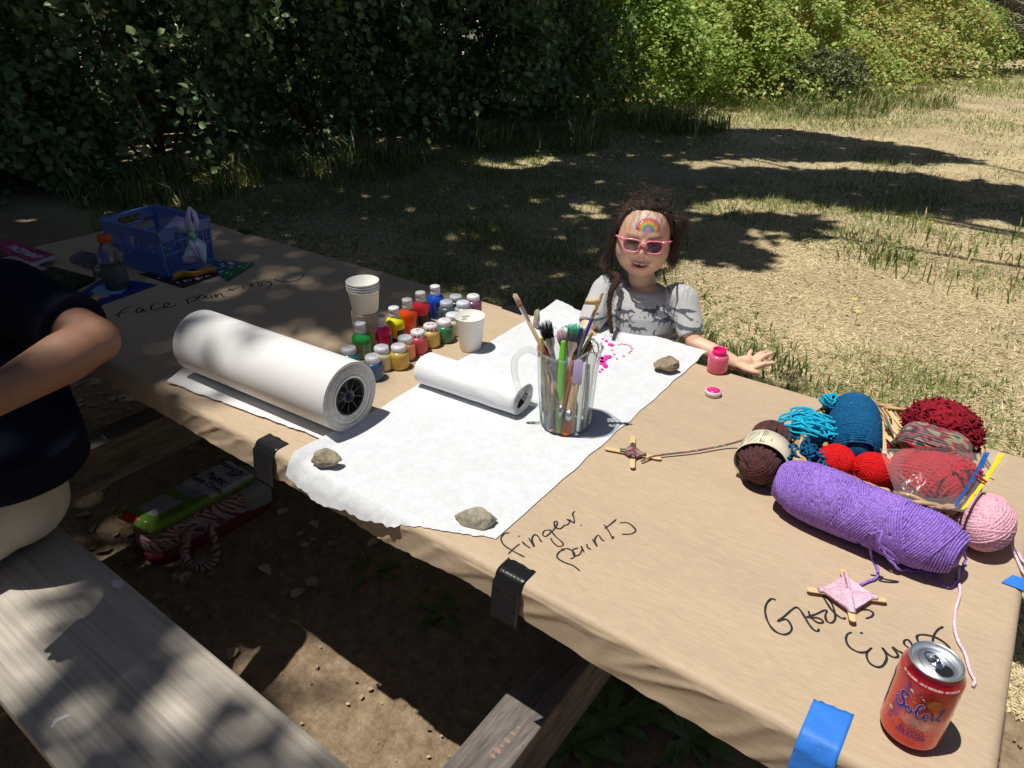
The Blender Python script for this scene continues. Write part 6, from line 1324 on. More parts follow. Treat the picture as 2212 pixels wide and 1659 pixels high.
# text frame for readable order: baseline runs from lower left to right along the near edge
Q = [P[3]*.0+P[0], P[1], P[2], P[3]]; R3 = [P[0], P[1], P[2], P[3]]
def mag_text(body, size, o_, mt_, sc=1.):
    v_, f_ = text_geo(body, 1., True); U = (P[2]-P[1]); U /= np.linalg.norm(U); Wn = P[1]-P[0]; 
    base = at(*o_, z); ax = at(o_[0]+60, o_[1]+24, z)-base; ax /= np.linalg.norm(ax); up_ = V(-ax[1], ax[0], 0); b = MB(); b.add([base+ax*q[0]*size+up_*q[1]*size*sc+V(0, 0, .0007) for q in v_], f_); b.build('title', mt_, t, False, org=t.location)
mag_text('FACEPAINT', .040, (52, 545), mat('mag_white', (.80, .76, .80), .4)); mag_text('KIDS', .040, (28, 561), mat('mag_white')); mag_text('FACEPAINT FOR KIDS', .021, (62, 569), mat('mag_pale', (.75, .55, .66), .4))
b = MB(); b.add([at(px, py, z+.0004) for px, py in ((-40, 540), (5, 538), (18, 552), (-20, 566), (-60, 560))][::-1], [(0, 1, 2, 3, 4)]); b.build('cover_photo', mat('mag_skin', (.12, .05, .05), .5, nz=(30, .6)), t, False, org=t.location)
b = MB(); b.add([at(px, py, z+.0006) for px, py in ((-4, 572), (10, 567), (22, 576), (6, 583))][::-1], [(0, 1, 2, 3)]); b.build('cover_spot', mat('mag_yellow', (.70, .50, .06), .5), t, False, org=t.location)
# palette of little pots and a lid
t = thing('makeup_palette', 'clear hinged box of purple face glitter pots left of the blue basket', 'makeup box', at(190, 570, TZ)); b = MB(); P = [at(*p, TZ) for p in ((152, 566), (178, 551), (218, 560), (196, 583))]; b.hexa(P[::-1], [p+V(0, 0, .018) for p in P[::-1]]); b.build('box', mat('violet_film', (.45, .38, .62), .1, trans=.75, ior=1.3), t, False, org=t.location, bevel=.002)
for k in range(6): p = onq(P, .2+.3*(k % 3), .3+.4*(k//3), TZ); b = MB(); b.lathe([(.010, .002), (.010, .014), (0, .014)], 20, p); b.build('glitter_pot', mat('pot%d' % (k % 3), [(.30, .08, .35), (.50, .18, .45), (.15, .12, .40)][k % 3], .35), t, org=t.location)
p = at(243, 622, TZ); t = thing('small_jar', 'small clear empty jar beside the orange capped bottle', 'jar', p); b = MB(); b.lathe([(0, .001), (.021, 0), (.023, .002), (.023, .022), (.0215, .022), (.021, .003), (0, .003)], 32); b.build('jar_wall', CLB, t); p = at(243, 622, TZ)
t.location = tuple(at(247, 606, TZ)+V(-.075, -.0, 0))

# ================================================================ bag and packet in the dark under the table, colours darkened for its shade
bz = .10; bl = at(330, 1120, bz); bg_ = thing('patterned_pouch', 'shade darkened red and cream patterned cloth pouch with a strap loop under the table', 'pouch', (-2.02, .86, 0)); FAN = bpy.data.materials.new('fan_cloth'); FAN.use_nodes = True; nt = FAN.node_tree; N_ = nt.nodes; B_2 = N_['Principled BSDF']; B_2.inputs['Roughness'].default_value = .9
tc_ = N_.new('ShaderNodeTexCoord'); vo = N_.new('ShaderNodeTexVoronoi'); vo.inputs['Scale'].default_value = 13; vo.voronoi_dimensions = '3D'; nt.links.new(tc_.outputs['Object'], vo.inputs['Vector']); sb = N_.new('ShaderNodeVectorMath'); sb.operation = 'SUBTRACT'; nt.links.new(tc_.outputs['Object'], sb.inputs[0]); nt.links.new(vo.outputs['Position'], sb.inputs[1]); sp_ = N_.new('ShaderNodeSeparateXYZ'); nt.links.new(sb.outputs[0], sp_.inputs[0])
an = N_.new('ShaderNodeMath'); an.operation = 'ARCTAN2'; nt.links.new(sp_.outputs[0], an.inputs[0]); zz_ = N_.new('ShaderNodeMath'); zz_.operation = 'ADD'; nt.links.new(sp_.outputs[1], zz_.inputs[0]); nt.links.new(sp_.outputs[2], zz_.inputs[1]); nt.links.new(zz_.outputs[0], an.inputs[1]); ml = N_.new('ShaderNodeMath'); ml.operation = 'MULTIPLY'; ml.inputs[1].default_value = 14; nt.links.new(an.outputs[0], ml.inputs[0]); si = N_.new('ShaderNodeMath'); si.operation = 'SINE'; nt.links.new(ml.outputs[0], si.inputs[0]); gt = N_.new('ShaderNodeMath'); gt.operation = 'GREATER_THAN'; gt.inputs[1].default_value = -.1; nt.links.new(si.outputs[0], gt.inputs[0])
dr = N_.new('ShaderNodeMath'); dr.operation = 'MULTIPLY'; dr.inputs[1].default_value = 160; nt.links.new(vo.outputs['Distance'], dr.inputs[0]); d2 = N_.new('ShaderNodeMath'); d2.operation = 'GREATER_THAN'; d2.inputs[1].default_value = .12; nt.links.new(vo.outputs['Distance'], d2.inputs[0]); m3 = N_.new('ShaderNodeMath'); m3.operation = 'MULTIPLY'; nt.links.new(gt.outputs[0], m3.inputs[0]); nt.links.new(d2.outputs[0], m3.inputs[1]); mx3 = N_.new('ShaderNodeMix'); mx3.data_type = 'RGBA'; mx3.inputs[6].default_value = (.20, .05, .07, 1); mx3.inputs[7].default_value = (.42, .33, .32, 1); nt.links.new(m3.outputs[0], mx3.inputs[0]); nt.links.new(mx3.outputs[2], B_2.inputs[0])  # cloth red and cream darkened to stand for shade
b = MB(); dirp = at(540, 1050, bz)-at(320, 1160, bz); dirp[2] = 0; Lp = np.linalg.norm(dirp); dirp /= Lp; npv = V(dirp[1], -dirp[0], 0); mc = (at(540, 1050, .06)+at(320, 1160, .06))/2; mc[2] = 0; Rb = np.array([dirp, -npv, [0, 0, 1]]).T
def sup(c, r, e, R_, nu=40, nv=20, mi=0, bm=b):
    q = []; 
    f_ = lambda v_: math.copysign(abs(v_)**e, v_)
    for i in range(nv+1):
        t_ = -PI/2+PI*i/nv
        for j in range(nu): p = 2*PI*j/nu; q.append((r[0]*f_(math.cos(t_))*f_(math.cos(p)), r[1]*f_(math.cos(t_))*f_(math.sin(p)), r[2]*f_(math.sin(t_))))
    q = np.array(q); q[:, 2] += .006*np.array([nz(a_*20, c2*20, 1) for a_, c2, _ in q]); q = q@R_.T+np.array(c); bm.add(q, [(i*nu+j, i*nu+(j+1) % nu, (i+1)*nu+(j+1) % nu, (i+1)*nu+j) for i in range(nv) for j in range(nu)], mi)
sup(mc+V(0, 0, .062)+npv*.01, (.205, .085, .055), .55, Rb); b.build('pouch_body', FAN, bg_, org=bg_.location)
b = MB(); sup(mc+V(0, 0, .024)+npv*.012, (.208, .092, .024), .4, Rb, bm=b); b.build('pouch_base', mat('pouch_red', (.16, .012, .03), .8), bg_, org=bg_.location)
b = MB(); sup(mc+dirp*.150+V(0, 0, .066)+npv*.014, (.062, .088, .050), .5, Rb, bm=b); b.build('pouch_end', mat('pouch_grey', (.30, .32, .30), .8), bg_, org=bg_.location)
b = MB(); lp = [at(415, 1130, .10), at(403, 1160, .085), at(398, 1195, .045), at(412, 1222, .02), at(440, 1228, .02), at(463, 1205, .035), at(462, 1170, .06), at(448, 1135, .10)]; Ps = smooth_path(lp, 6); q = []
T_, N3, B3 = frames(Ps)
for i, p in enumerate(Ps): w_ = np.cross(T_[i], -CAMZ); w_ /= np.linalg.norm(w_); q += [p+w_*.014, p-w_*.014]
b.add(q, [(2*i, 2*i+1, 2*i+3, 2*i+2) for i in range(len(Ps)-1)]); b.build('strap', FAN, bg_, org=bg_.location, solid=.003)
pk = thing('tablecover_packet', 'green and white packet reading Plastic Table Cover, lying on the patterned pouch', 'packet', (mc[0], mc[1], .118)); zt_ = .150
P = [at(*p, zt_) for p in ((282, 1080), (462, 993), (546, 1012), (356, 1128))]
P = [at(252, 1108, zt_), at(495, 990, zt_), at(552, 1022, zt_), at(322, 1142, zt_)]
def pkt(u_, v_, k): 
    e = min(u_, 1-u_, v_, 1-v_); p = onq(P, u_, v_, zt_+.004*nz(u_*6, v_*4)+.003*nz(u_*17, v_*11)-.014*max(0, 1-e/.05)**2); return V(p[0], p[1], p[2] if k else p[2]-.036+.028*max(0, 1-e/.05)**2)
b = MB(); b.grid(lambda u_, v_: pkt(u_, v_, 1), 70, 30); b.grid(lambda u_, v_: pkt(1-u_, v_, 0), 70, 30)
for f_ in (lambda s_: (s_, 0), lambda s_: (1, s_), lambda s_: (1-s_, 1), lambda s_: (0, 1-s_)): b.grid(lambda u_, v_: pkt(*f_(u_), 1)*v_+pkt(*f_(u_), 0)*(1-v_), 30, 3)
o = b.build('wrapper', mat('wrapper_film', attr='Col', rough=.3, coat=.5), pk, org=pk.location); v = b.verts(); U = P[1]-P[0]; Vv_ = P[3]-P[0]; Mi = np.linalg.inv(np.array([[U[0], Vv_[0]], [U[1], Vv_[1]]])); uv = (v[:, :2]-P[0][:2])@Mi.T
cg_, cw_, cv_ = np.array([.13, .27, .03]), np.array([.50, .51, .60]), np.array([.30, .32, .48]); c = np.tile(cg_, (len(v), 1)); u_, v2 = uv[:, 0], uv[:, 1]; c[(u_ > .52) & (v2 < .98)] = cw_; c[(u_ > .44) & (u_ < .53) & (v2 < .8)] = cv_; c[(u_ > .12) & (u_ < .36) & (v2 > .1) & (v2 < .72)] = cw_*.8; c[v[:, 2] < zt_-.024] = cg_*.8; c[(u_ < .06) & (v2 > .1) & (v2 < .5)] = (.50, .02, .02); set_cols(o.data, c)  # wrapper green darkened to stand for the shade it lies in
def pk_text(body, size, u0, v0):
    v_, f_ = text_geo(body, 1., True); b = MB(); lu = np.linalg.norm(U); lv = np.linalg.norm(Vv_); # letters read along the short side
    q = []
    for p_ in v_: uu = u0+p_[1]*size/lu; vv = v0+p_[0]*size/lv; w_ = pkt(min(.99, max(.01, uu)), min(.99, max(.01, vv)), 1); q.append(w_+V(0, 0, .0015))
    b.add(q, f_); b.build('lettering', mat('packet_ink', (.015, .016, .05), .5), pk, False, org=pk.location)
pk_text('10', .050, .90, .62); pk_text('PACK', .016, .84, .62); pk_text('Plastic', .042, .74, .50); pk_text('Table Cover', .032, .65, .50); pk_text('megg', .030, .92, .24)
# ================================================================ the child
def nrm(v): v = np.asarray(v, float); return v/np.linalg.norm(v)
hc = W(1391, 511, 1.80)                                  # head centre
tc3 = EYE-hc; az_ = nrm(V(tc3[0], tc3[1], 0)); el = math.atan2(tc3[2], math.hypot(tc3[0], tc3[1]))-math.radians(12)
fwd = az_*math.cos(el)+V(0, 0, math.sin(el)); rt = CAMX*1.0-CAMY*.072; rt = nrm(rt-fwd*rt.dot(fwd)); upv = np.cross(rt, -fwd)
HR = np.array([rt, -fwd, upv]).T                         # local x = image right, -y = face, z = up
def h2w(p): return np.asarray(p)@HR.T+hc
def w2h(p): return (np.asarray(p)-hc)@HR
def gs(a, c, s): return np.exp(-((a-c)/s)**2)
def head_shape(nu=200, nv=150):
    th = np.linspace(0, PI, nv+1)[:, None]; ph = np.linspace(0, 2*PI, nu, endpoint=False)[None, :]
    n = np.stack([np.sin(th)*np.cos(ph), np.sin(th)*np.sin(ph), -np.cos(th)*np.ones_like(ph)], -1).reshape(-1, 3)
    x, y, z = n[:, 0].copy(), n[:, 1].copy(), n[:, 2].copy()
    low = np.clip(-z, 0, 1); kf = np.sqrt(np.clip(1-np.abs(z)**np.where(z > 0, 3., 3.5), 0, 1))/np.sqrt(np.clip(1-z*z, 1e-4, 1)); kf = np.where(np.abs(z) > .995, 1, kf); X = x*.0670*kf; Y = y*.088*np.where(z > 0, kf, 1); Z = z*.099
    X *= 1-.07*low**3.+.05*np.exp(-((z+.30)/.3)**2); Y = np.where(y > 0, Y*(1-.42*low**1.2), Y*(1-.04*low))
    Y += np.where(y < 0, .010*low**2*(-y), .0)           # chin comes forward
    front = np.clip(-y, 0, 1)**.8
    Y += front*(.006*np.exp(-(X/.03)**2)*0)
    f = (y < 0)
    d = np.zeros_like(X)                                 # outward push towards the face
    d += -.0060*np.exp(-((np.abs(X)-.030)/.016)**2-((Z+.004)/.013)**2)         # eye sockets
    d += .0030*np.exp(-((np.abs(X)-.028)/.022)**2-((Z-.015)/.008)**2)          # brow ridge
    d += -.0018*gs(X, 0, .006)*gs(Z, .014, .007)
    d += .0150*np.exp(-(X/.0095)**2)*np.exp(-((Z+.0225)/.0100)**2)             # nose tip
    d += .0085*np.exp(-(X/.0075)**2)*np.exp(-((Z+.008)/.0130)**2)              # bridge
    d += .0075*np.exp(-((np.abs(X)-.0115)/.0055)**2-((Z+.0255)/.0062)**2)      # wings
    d += -.0070*np.exp(-((np.abs(X)-.0060)/.0032)**2-((Z+.0322)/.0028)**2)     # nostrils
    d += .0060*np.exp(-((np.abs(X)-.036)/.020)**2-((Z+.030)/.018)**2)          # cheeks
    d += -.0025*np.exp(-((np.abs(X)-.030)/.006)**2-((Z+.048)/.016)**2)         # smile folds
    d += .0050*np.exp(-(X/.030)**4-((Z+.0455)/.0055)**2)                       # upper lip
    d += .0070*np.exp(-((X+.004)/.022)**4-((Z+.0705)/.0055)**2)                # lower lip
    mo = np.exp(-(X/.0250)**6-((Z+.0565)/.0062)**4); d += -.0085*mo
    d += -.0015*np.exp(-(X/.02)**2-((Z+.079)/.005)**2)
    d += .0070*np.exp(-(X/.018)**2-((Z+.094)/.012)**2)                         # chin
    Y = Y-np.where(f, d*np.clip(-y*1.6, 0, 1), 0)
    P = np.stack([X, Y, Z], 1)
    F = [(i*nu+j, i*nu+(j+1) % nu, (i+1)*nu+(j+1) % nu, (i+1)*nu+j) for i in range(nv) for j in range(nu)]
    return P, F
HP_, HF_ = head_shape()
tb = V(.955, .296, 0); tb = nrm(tb); tf = V(tb[1], -tb[0], 0)     # torso right (image) and forward
neck = W(1388, 628, 1.855); sr = W(1312, 640, 1.86); sl = W(1470, 642, 1.86); smid = (sr+sl)/2
sr = smid-tb*.088; sl = smid+tb*.088
hipc = V(smid[0]-.01, smid[1]+.03, .50)
elL = W(1500, 742, 1.80); wrL = W(1590, 786, 1.745); elR = W(1262, 716, 1.84); wrR = W(1300, 800, 1.80)
wrR = V(elR[0]+.10, elR[1]+.03, elR[2]-.10)
body = MB(); body.add(h2w(HP_), HF_)
for s_ in (-1, 1):                                       # ears
    c = V(.067*s_, .010, -.012); body.ellipsoid(h2w(c), (.006, .013, .021), HR@rotm('Z', .35*s_), 16, 10); body.ellipsoid(h2w(c+V(.002*s_, .002, -.020)), (.004, .006, .006), HR, 12, 8)
chinb = h2w(V(0, .012, -.070)); body.limb([chinb, (chinb+neck)/2+V(0, 0, .0), neck-V(0, 0, .012)+V(0, .012, 0), smid-V(0, 0, .03)], [.036, .0335, .036, .045], 24)
body.limb([smid+V(0, 0, -.02), smid+V(0, .01, -.12), hipc+V(0, 0, .06), hipc], [.062, .072, .078, .085], 28, flat=.8)
body.limb([sr+V(0, 0, -.016), sl+V(0, 0, -.016)], [.028, .028], 16)
body.limb([sl, (sl+elL)/2+V(0.003, 0, 0), elL, (elL*.6+wrL*.4), wrL*.92+elL*.08, wrL], [.032, .0275, .0235, .0235, .0185, .0165], 22)
body.limb([sr, (sr+elR)/2, elR, (elR+wrR)/2, wrR], [.032, .027, .0235, .021, .016], 20)
for s_ in (-1, 1):                                       # legs
    h = hipc+tb*.048*s_; k = V(h[0], h[1]+.012, .27); a_ = V(h[0], h[1]-.005, .07); body.limb([h, (h+k)/2, k, (k*.55+a_*.45)+V(0, .008, 0), a_, a_+V(0, 0, -.03)], [.060, .052, .036, .035, .024, .023], 20); body.limb([a_+V(0, .02, -.035), a_+V(0, -.09, -.045)], [.024, .021], 14, flat=.8)
# left hand: palm down, fingers spread to the image right
D_ = 1.725
def HW(px, py, dd=0.): return W(px, py, D_+dd)
pal = [HW(1592, 787, .014), HW(1606, 787, .006), HW(1618, 787, 0), HW(1626, 786, -.002)]
body.tube(smooth_path([wrL, pal[0], pal[1], pal[2], pal[3]], 3), np.interp(np.linspace(0, 1, 13), [0, .25, .5, .8, 1], [.0165, .0175, .0225, .0215, .0140]), 18, flat=.50)
kn_ = [HW(1615, 776, .016), HW(1626, 777, .008), HW(1632, 783, .0), HW(1627, 795, -.010)]
tips = [HW(1623, 757, .028), HW(1652, 761, .018), HW(1667, 763, .006), HW(1672, 784, -.010)]
for k, (a_, c2, r_) in enumerate(zip(kn_, tips, (.0058, .0066, .0068, .0066))):
    md = a_*.5+c2*.5+V(0, 0, .004); body.limb([pal[1]*.35+a_*.65, a_, md, a_*.22+c2*.78+V(0, 0, .0018), c2], [r_*1.25, r_*1.15, r_*1.02, r_*.9, r_*.74], 12)
body.limb([pal[0], HW(1612, 798, -.014), HW(1626, 803, -.022), HW(1636, 805, -.026)], [.0095, .0092, .0078, .0062], 12)      # thumb tucked below
# right hand behind the paper
for k in range(4): a_ = wrR+V(.012, .018*(k-1.5)*.7, -.012); body.limb([wrR, a_+V(.02, 0, -.01), a_+V(.045-.004*abs(k-1.5), .0, -.022), a_+V(.062-.006*abs(k-1.5), 0, -.036)], [.011, .0075, .0068, .0056], 10)
body.limb([wrR, wrR+V(.022, -.022, -.012), wrR+V(.040, -.032, -.022)], [.010, .0075, .006], 10)
me = bake_mesh(body, .0021, 3, .5); v = me_verts(me); hl = w2h(v); x, y, z = hl.T
skin = np.array([.76, .475, .335]); c = np.tile(skin, (len(v), 1)); face = (y < -.01) & (z > -.125) & (np.abs(x) < .08)
def put(mask, colr):
    global c
    m_ = np.clip(mask, 0, 1)[:, None]; c = c*(1-m_)+np.array(colr)*m_
ss = lambda e0, e1, t: (lambda q: q*q*(3-2*q))(np.clip((t-e0)/(e1-e0), 0, 1))
ff = face.astype(float)
put(ff*.35*np.exp(-((np.abs(x)-.038)/.017)**2-((z+.032)/.018)**2), (.62, .20, .15)); put(ff*.30*gs(x, 0, .012)*gs(z, -.025, .012), (.60, .24, .17))
lipU = ff*ss(1.15, .85, np.sqrt((x/.0275)**2+((z+.0490-5*x*x)/.0050)**2)); put(lipU*.85, (.62, .22, .19))
lipL = ff*ss(1.15, .85, np.sqrt(((x+.005)/.0205)**2+((z+.0705-5*x*x)/.0050)**2)); put(lipL*.9, (.74, .27, .25))
mth = ff*ss(1.12, .88, np.sqrt((x/.0262)**2+((z+.0575-.0075*(np.abs(x)/.026)**2)/np.clip(.0078-.0045*(np.abs(x)/.026)**2, .002, 1))**2)); put(mth*.85, (.12, .03, .03))
put(ff*.7*np.exp(-((x+.001)/.013)**2-((z+.0600)/.0026)**2), (.33, .07, .08))
put(ff*.9*np.exp(-((np.abs(x)-.0060)/.0028)**2-((z+.0325)/.0022)**2), (.10, .04, .03))
for s_ in (-1, 1):                                       # brows, drawn together
    xb = x*s_; zb = .0155-.0005*np.clip((xb-.010)/.03, 0, 1)+.003*np.sin(np.clip((xb-.01)/.035, 0, 1)*PI); put(ff*.45*ss(.008, .014, xb)*ss(.050, .040, xb)*np.exp(-((z-zb)/.0036)**2), (.10, .045, .03))
    put(ff*.8*np.exp(-((xb-.030)/.014)**2-((z+.0052)/.0022)**2), (.05, .025, .02))    # screwed up eyes behind the lenses
put(ff*.12*np.exp(-(np.abs(np.abs(x)-.005-.02*(z-.01))/.0018)**2)*gs(z, .014, .007), (.28, .13, .08))
# rainbow face paint
cxr, czr = .0065, .0345; dx_, dz_ = x-cxr, z-czr; rr_ = np.sqrt((dx_/1.06)**2+dz_**2); arc = ff*ss(-.003, .002, dz_+.004)
cloud = np.zeros_like(x)
for ax_, az2, ar in ((-.030, .008, .010), (-.024, .019, .010), (-.010, .027, .009), (.004, .029, .007), (.016, .025, .008), (.027, .013, .008), (.029, .003, .006), (-.018, -.004, .007), (-.026, .0, .008), (.016, -.005, .007)): cloud = np.maximum(cloud, ss(1.25, .7, np.sqrt((dx_-ax_)**2+(dz_-az2)**2)/ar))
put(ff*cloud*.62, (.72, .64, .66))
for r0, r1, colr in ((.0225, .0275, (.72, .10, .13)), (.0185, .0232, (.80, .24, .08)), (.0145, .0190, (.82, .50, .06)), (.0108, .0150, (.30, .48, .10)), (.0062, .0110, (.06, .28, .62)), (.0, .0065, (.62, .30, .50))): put(arc*ss(r0-.0012, r0+.0006, rr_)*ss(r1+.0010, r1-.0008, rr_)*.88, colr)
put(ff*np.exp(-((dx_+.003)/.0042)**2-((dz_+.0085)/.0060)**2)*.8, (.66, .25, .62)); put(ff*ss(.005, .003, np.sqrt((dx_+.021)**2+(dz_+.001)**2)), (.80, .18, .04)); put(ff*ss(.004, .0025, np.sqrt((dx_+.0265)**2+(dz_-.0005)**2)), (.55, .03, .06)); put(ff*ss(.004, .002, np.sqrt((dx_+.028)**2+(dz_-.005)**2)), (.15, .35, .6))
for a_, c2 in ((-.0185, .013), (-.027, -.0045), (-.016, .018), (.018, .006)): put(ff*ss(.0026, .0012, np.sqrt((dx_-a_)**2+(dz_-c2)**2)), (.95, .95, .95))
# mark at the throat, reddened forearm
tq = W(1381, 617, 1.80); put(np.exp(-(np.linalg.norm(v-tq, axis=1)/.028)**4)*0, (.2, .1, .06))
rd = np.linalg.norm(v-(wrL*.8+elL*.2), axis=1); put(.55*np.exp(-(rd/.014)**2), (.62, .13, .10))
for tp_ in tips: put(.45*np.exp(-(np.linalg.norm(v-tp_, axis=1)/.007)**2), (.70, .36, .30))
kid = thing('person', 'girl in pink sunglasses with a rainbow painted on her forehead behind the table', 'person', (hipc[0], hipc[1], 0)); og = kid.location.copy(); og = np.array(og)
SK = mat('skin', attr='Col', rough=.48, sss=.12, bump=(220, .15, .001), nz=(28, .05))
skin_obj('body', me, SK, kid, c, og)
b = MB()                                                 # teeth
for k, (tx, w_, h_) in enumerate([(-.0160, .0044, .0036), (-.0115, .0046, .0044), (-.0068, .0046, .0040), (.0036, .0062, .0056), (.0092, .0050, .0048), (.0142, .0044, .0038), (-.0020, .0040, .0020)]):
    yy = -.0815+.30*tx*tx*50*.5; w_ *= 1.12; b.box(h2w(V(tx, yy+.0012, -.0500+11*tx*tx-h_*.42)), (w_*.93, .003, h_), HR)
b.build('teeth', mat('teeth', (.72, .67, .58), .3), kid, org=og, bevel=.0007)
# ---- shirt
sh = MB(); R_T = np.array([tb, -tf, [0, 0, 1]]).T
def ring_at(c, rx, ry, n=48): return [c+tb*rx*math.cos(k)+tf*ry*math.sin(k) for k in np.arange(n)*2*PI/n]
zn = smid[2]
rg = [(hipc+V(0, 0, -.03), .118, .098), (hipc+V(0, 0, .05), .110, .092), (smid*.35+hipc*.65, .101, .084), (smid*.6+hipc*.4, .099, .082), (smid+V(0, 0, -.075), .101, .081), (smid+V(0, 0, -.035), .103, .077), (smid+V(0, .0, -.008), .096, .066), (smid+V(0, .002, .010), .076, .056), (smid+V(0, .002, .022), .060, .049), (smid+V(0, .002, .026), .054, .045)]
n = 48; q = [p for c_0, rx, ry in rg for p in ring_at(c_0, rx, ry)]; F = [(i*n+j, i*n+(j+1) % n, (i+1)*n+(j+1) % n, (i+1)*n+j) for i in range(len(rg)-1) for j in range(n)]+[tuple(range(n))[::-1], tuple((len(rg)-1)*n+j for j in range(n))]
sh.add(q, F)
for s0, e0, sg_ in ((sl, elL, 1), (sr, elR, -1)):
    d = e0-s0; p0 = s0-tb*sg_*.02; p1 = s0+V(0, 0, .010)+tb*sg_*.010; p2 = s0+d*.28+tb*sg_*.010; p3 = s0+d*.60+tb*sg_*.004; p4 = s0+d*.83; P = smooth_path([p0, p1, p2, p3, p4], 4); rr_ = np.interp(np.linspace(0, 1, len(P)), [0, .25, .5, .75, 1], [.036, .039, .039, .036, .0325]); sh.tube(P, rr_, 28)
me = bake_mesh(sh, .0024, 5, .5); v = me_verts(me); nm = np.zeros(len(v)*3, np.float32); me.vertices.foreach_get('normal', nm) if hasattr(me.vertices[0], 'normal') else None; nm = nm.reshape(-1, 3)
# folds and puckers
lx = (v-smid)@tb; ly = (v-smid)@tf; lz = v[:, 2]-smid[2]
fo = np.array([.0028*nz(a_*9+3, c2*9, d_*5)+.0016*nz(a_*26, c2*20, d_*12) for a_, c2, d_ in zip(lx, ly, lz)])
sl_d = np.minimum(np.linalg.norm(v-(sl+V(0, 0, .02)), axis=1), np.linalg.norm(v-(sr+V(0, 0, .02)), axis=1)); fo += .0020*np.sin(lx*520)*np.exp(-(sl_d/.03)**2)
# neckline: a scooped opening where the fabric sinks below the skin
u_n = lx+.0; colr_r = np.sqrt((lx/.046)**2+((ly-.012)/.052)**2)
v = v+nm*fo[:, None]; me.vertices.foreach_set('co', v.astype(np.float32).ravel())
base = np.array([.50, .50, .505]); c = np.tile(base, (len(v), 1)); ink = np.array([.085, .10, .125])
FOX = np.array([(-1.0, .10), (-.92, .22), (-.80, .30), (-.76, .44), (-.68, .32), (-.62, .42), (-.58, .26), (-.40, .18), (-.1, .20), (.2, .16), (.42, .24), (.7, .26), (1.0, .08), (1.15, -.08), (.95, -.02), (.70, .0), (.45, .02), (.38, -.12), (.46, -.34), (.40, -.48), (.34, -.36), (.26, -.14), (.10, -.10), (-.05, -.14), (-.10, -.30), (-.02, -.46), (-.12, -.46), (-.22, -.30), (-.30, -.10), (-.42, -.20), (-.52, -.42), (-.60, -.44), (-.54, -.22), (-.52, -.04), (-.62, .02), (-.80, .04)])
an = np.linspace(-2.2, 2.2, 14); MOON = np.concatenate([np.column_stack([np.cos(an+PI), np.sin(an+PI)]), np.column_stack([.35+.86*np.cos(an[::-1]+PI), .86*np.sin(an[::-1]+PI)])*[1, 1]])
STAR = np.array([((1 if k % 2 == 0 else .42)*math.cos(k*PI/5+PI/2), (1 if k % 2 == 0 else .42)*math.sin(k*PI/5+PI/2)) for k in range(10)])
# pattern coordinates: unrolled round the chest, and round each sleeve
ang = np.arctan2(lx, np.maximum(ly, -1)+1e-9); U1 = np.arctan2(lx, ly+.02)*.095; slv = np.zeros(len(v), int)
for k, (s0, e0, sg_) in enumerate(((sl, elL, 1), (sr, elR, -1))):
    d = nrm(e0-s0); t_ = (v-s0)@d; rad = np.linalg.norm((v-s0)-t_[:, None]*d, axis=1); m_ = (lx*sg_ > .098) & (rad < .06); slv[m_] = k+1
U = np.where(slv > 0, U1*1.0+.004, U1); Vp = lz
ik = np.zeros(len(v), bool); rp = np.random.default_rng(4); row = 0
PAT = [('fox', -.060, -.085, 1, .0), ('fox', .0, -.060, 1, -.05), ('fox', .062, -.035, -1, .1), ('fox', .095, -.042, -1, -.1), ('moon', -.012, -.035, 1, .2), ('moon', .050, -.068, 1, .1), ('moon', -.020, -.100, 1, .5), ('star', .018, -.028, 1, 0), ('star', .038, -.085, 1, .2), ('star', .015, -.105, 1, .2), ('star', .040, -.015, 1, 0), ('fox', .050, -.105, 1, .15), ('fox', -.045, -.045, -1, -.2), ('fox', -.030, -.125, 1, .15), ('fox', .018, -.140, -1, -.15), ('moon', .058, -.135, 1, .4), ('fox', .065, -.160, 1, .1), ('moon', .105, -.070, 1, .2), ('fox', .112, -.095, -1, .1), ('fox', .130, -.065, 1, .0), ('moon', .120, -.130, 1, .3), ('fox', .115, -.155, 1, .1), ('fox', .100, -.180, -1, .1), ('star', .10, -.02, 1, 0), ('moon', .075, -.012, 1, .2), ('moon', -.075, -.055, 1, .4), ('fox', -.105, -.075, 1, .1), ('fox', -.11, -.130, 1, 0), ('moon', -.09, -.115, 1, .3), ('star', -.065, -.025, 1, 0), ('fox', -.012, -.185, 1, .1), ('fox', .045, -.20, -1, 0), ('fox', -.07, -.18, -1, 0), ('moon', .0, -.21, 1, 0), ('fox', -.035, -.022, 1, .1), ('fox', .035, -.012, -1, .1), ('fox', .088, -.008, 1, .1), ('moon', -.055, -.075, -1, .2)]
PQ = np.column_stack([U, Vp])
for kind, pu, pv, fl, ro in PAT:
    sc = {'fox': .0250, 'moon': .0100, 'star': .0048}[kind]; sh_ = {'fox': FOX*[1, 1.25], 'moon': MOON, 'star': STAR}[kind]*[fl, 1]; cr2, sr2 = math.cos(ro), math.sin(ro); poly = sh_@np.array([[cr2, sr2], [-sr2, cr2]])*sc+[pu, pv]; m_ = (np.abs(U-pu) < .03) & (np.abs(Vp-pv) < .03) & (ly > -.05); idx = np.where(m_)[0]; ik[idx[in_poly(PQ[idx], poly)]] = True
for k in range(60):
    pu, pv = rp.uniform(-.13, .14), rp.uniform(-.2, -.01); ik |= ((U-pu)**2+(Vp-pv)**2 < .0013**2) & (ly > -.05)
c[ik] = ink
rim_ = (colr_r > .97) & (colr_r < 1.22) & (lz > -.035); 
skin_obj('shirt', me, mat('shirt_cloth', attr='Col', rough=.9, bump=(500, .5, .0008), sheen=.2, nz=(30, .04)), kid, c, og)
b = MB(); cp = []                                        # scooped bib of bare skin is covered by the collar ring
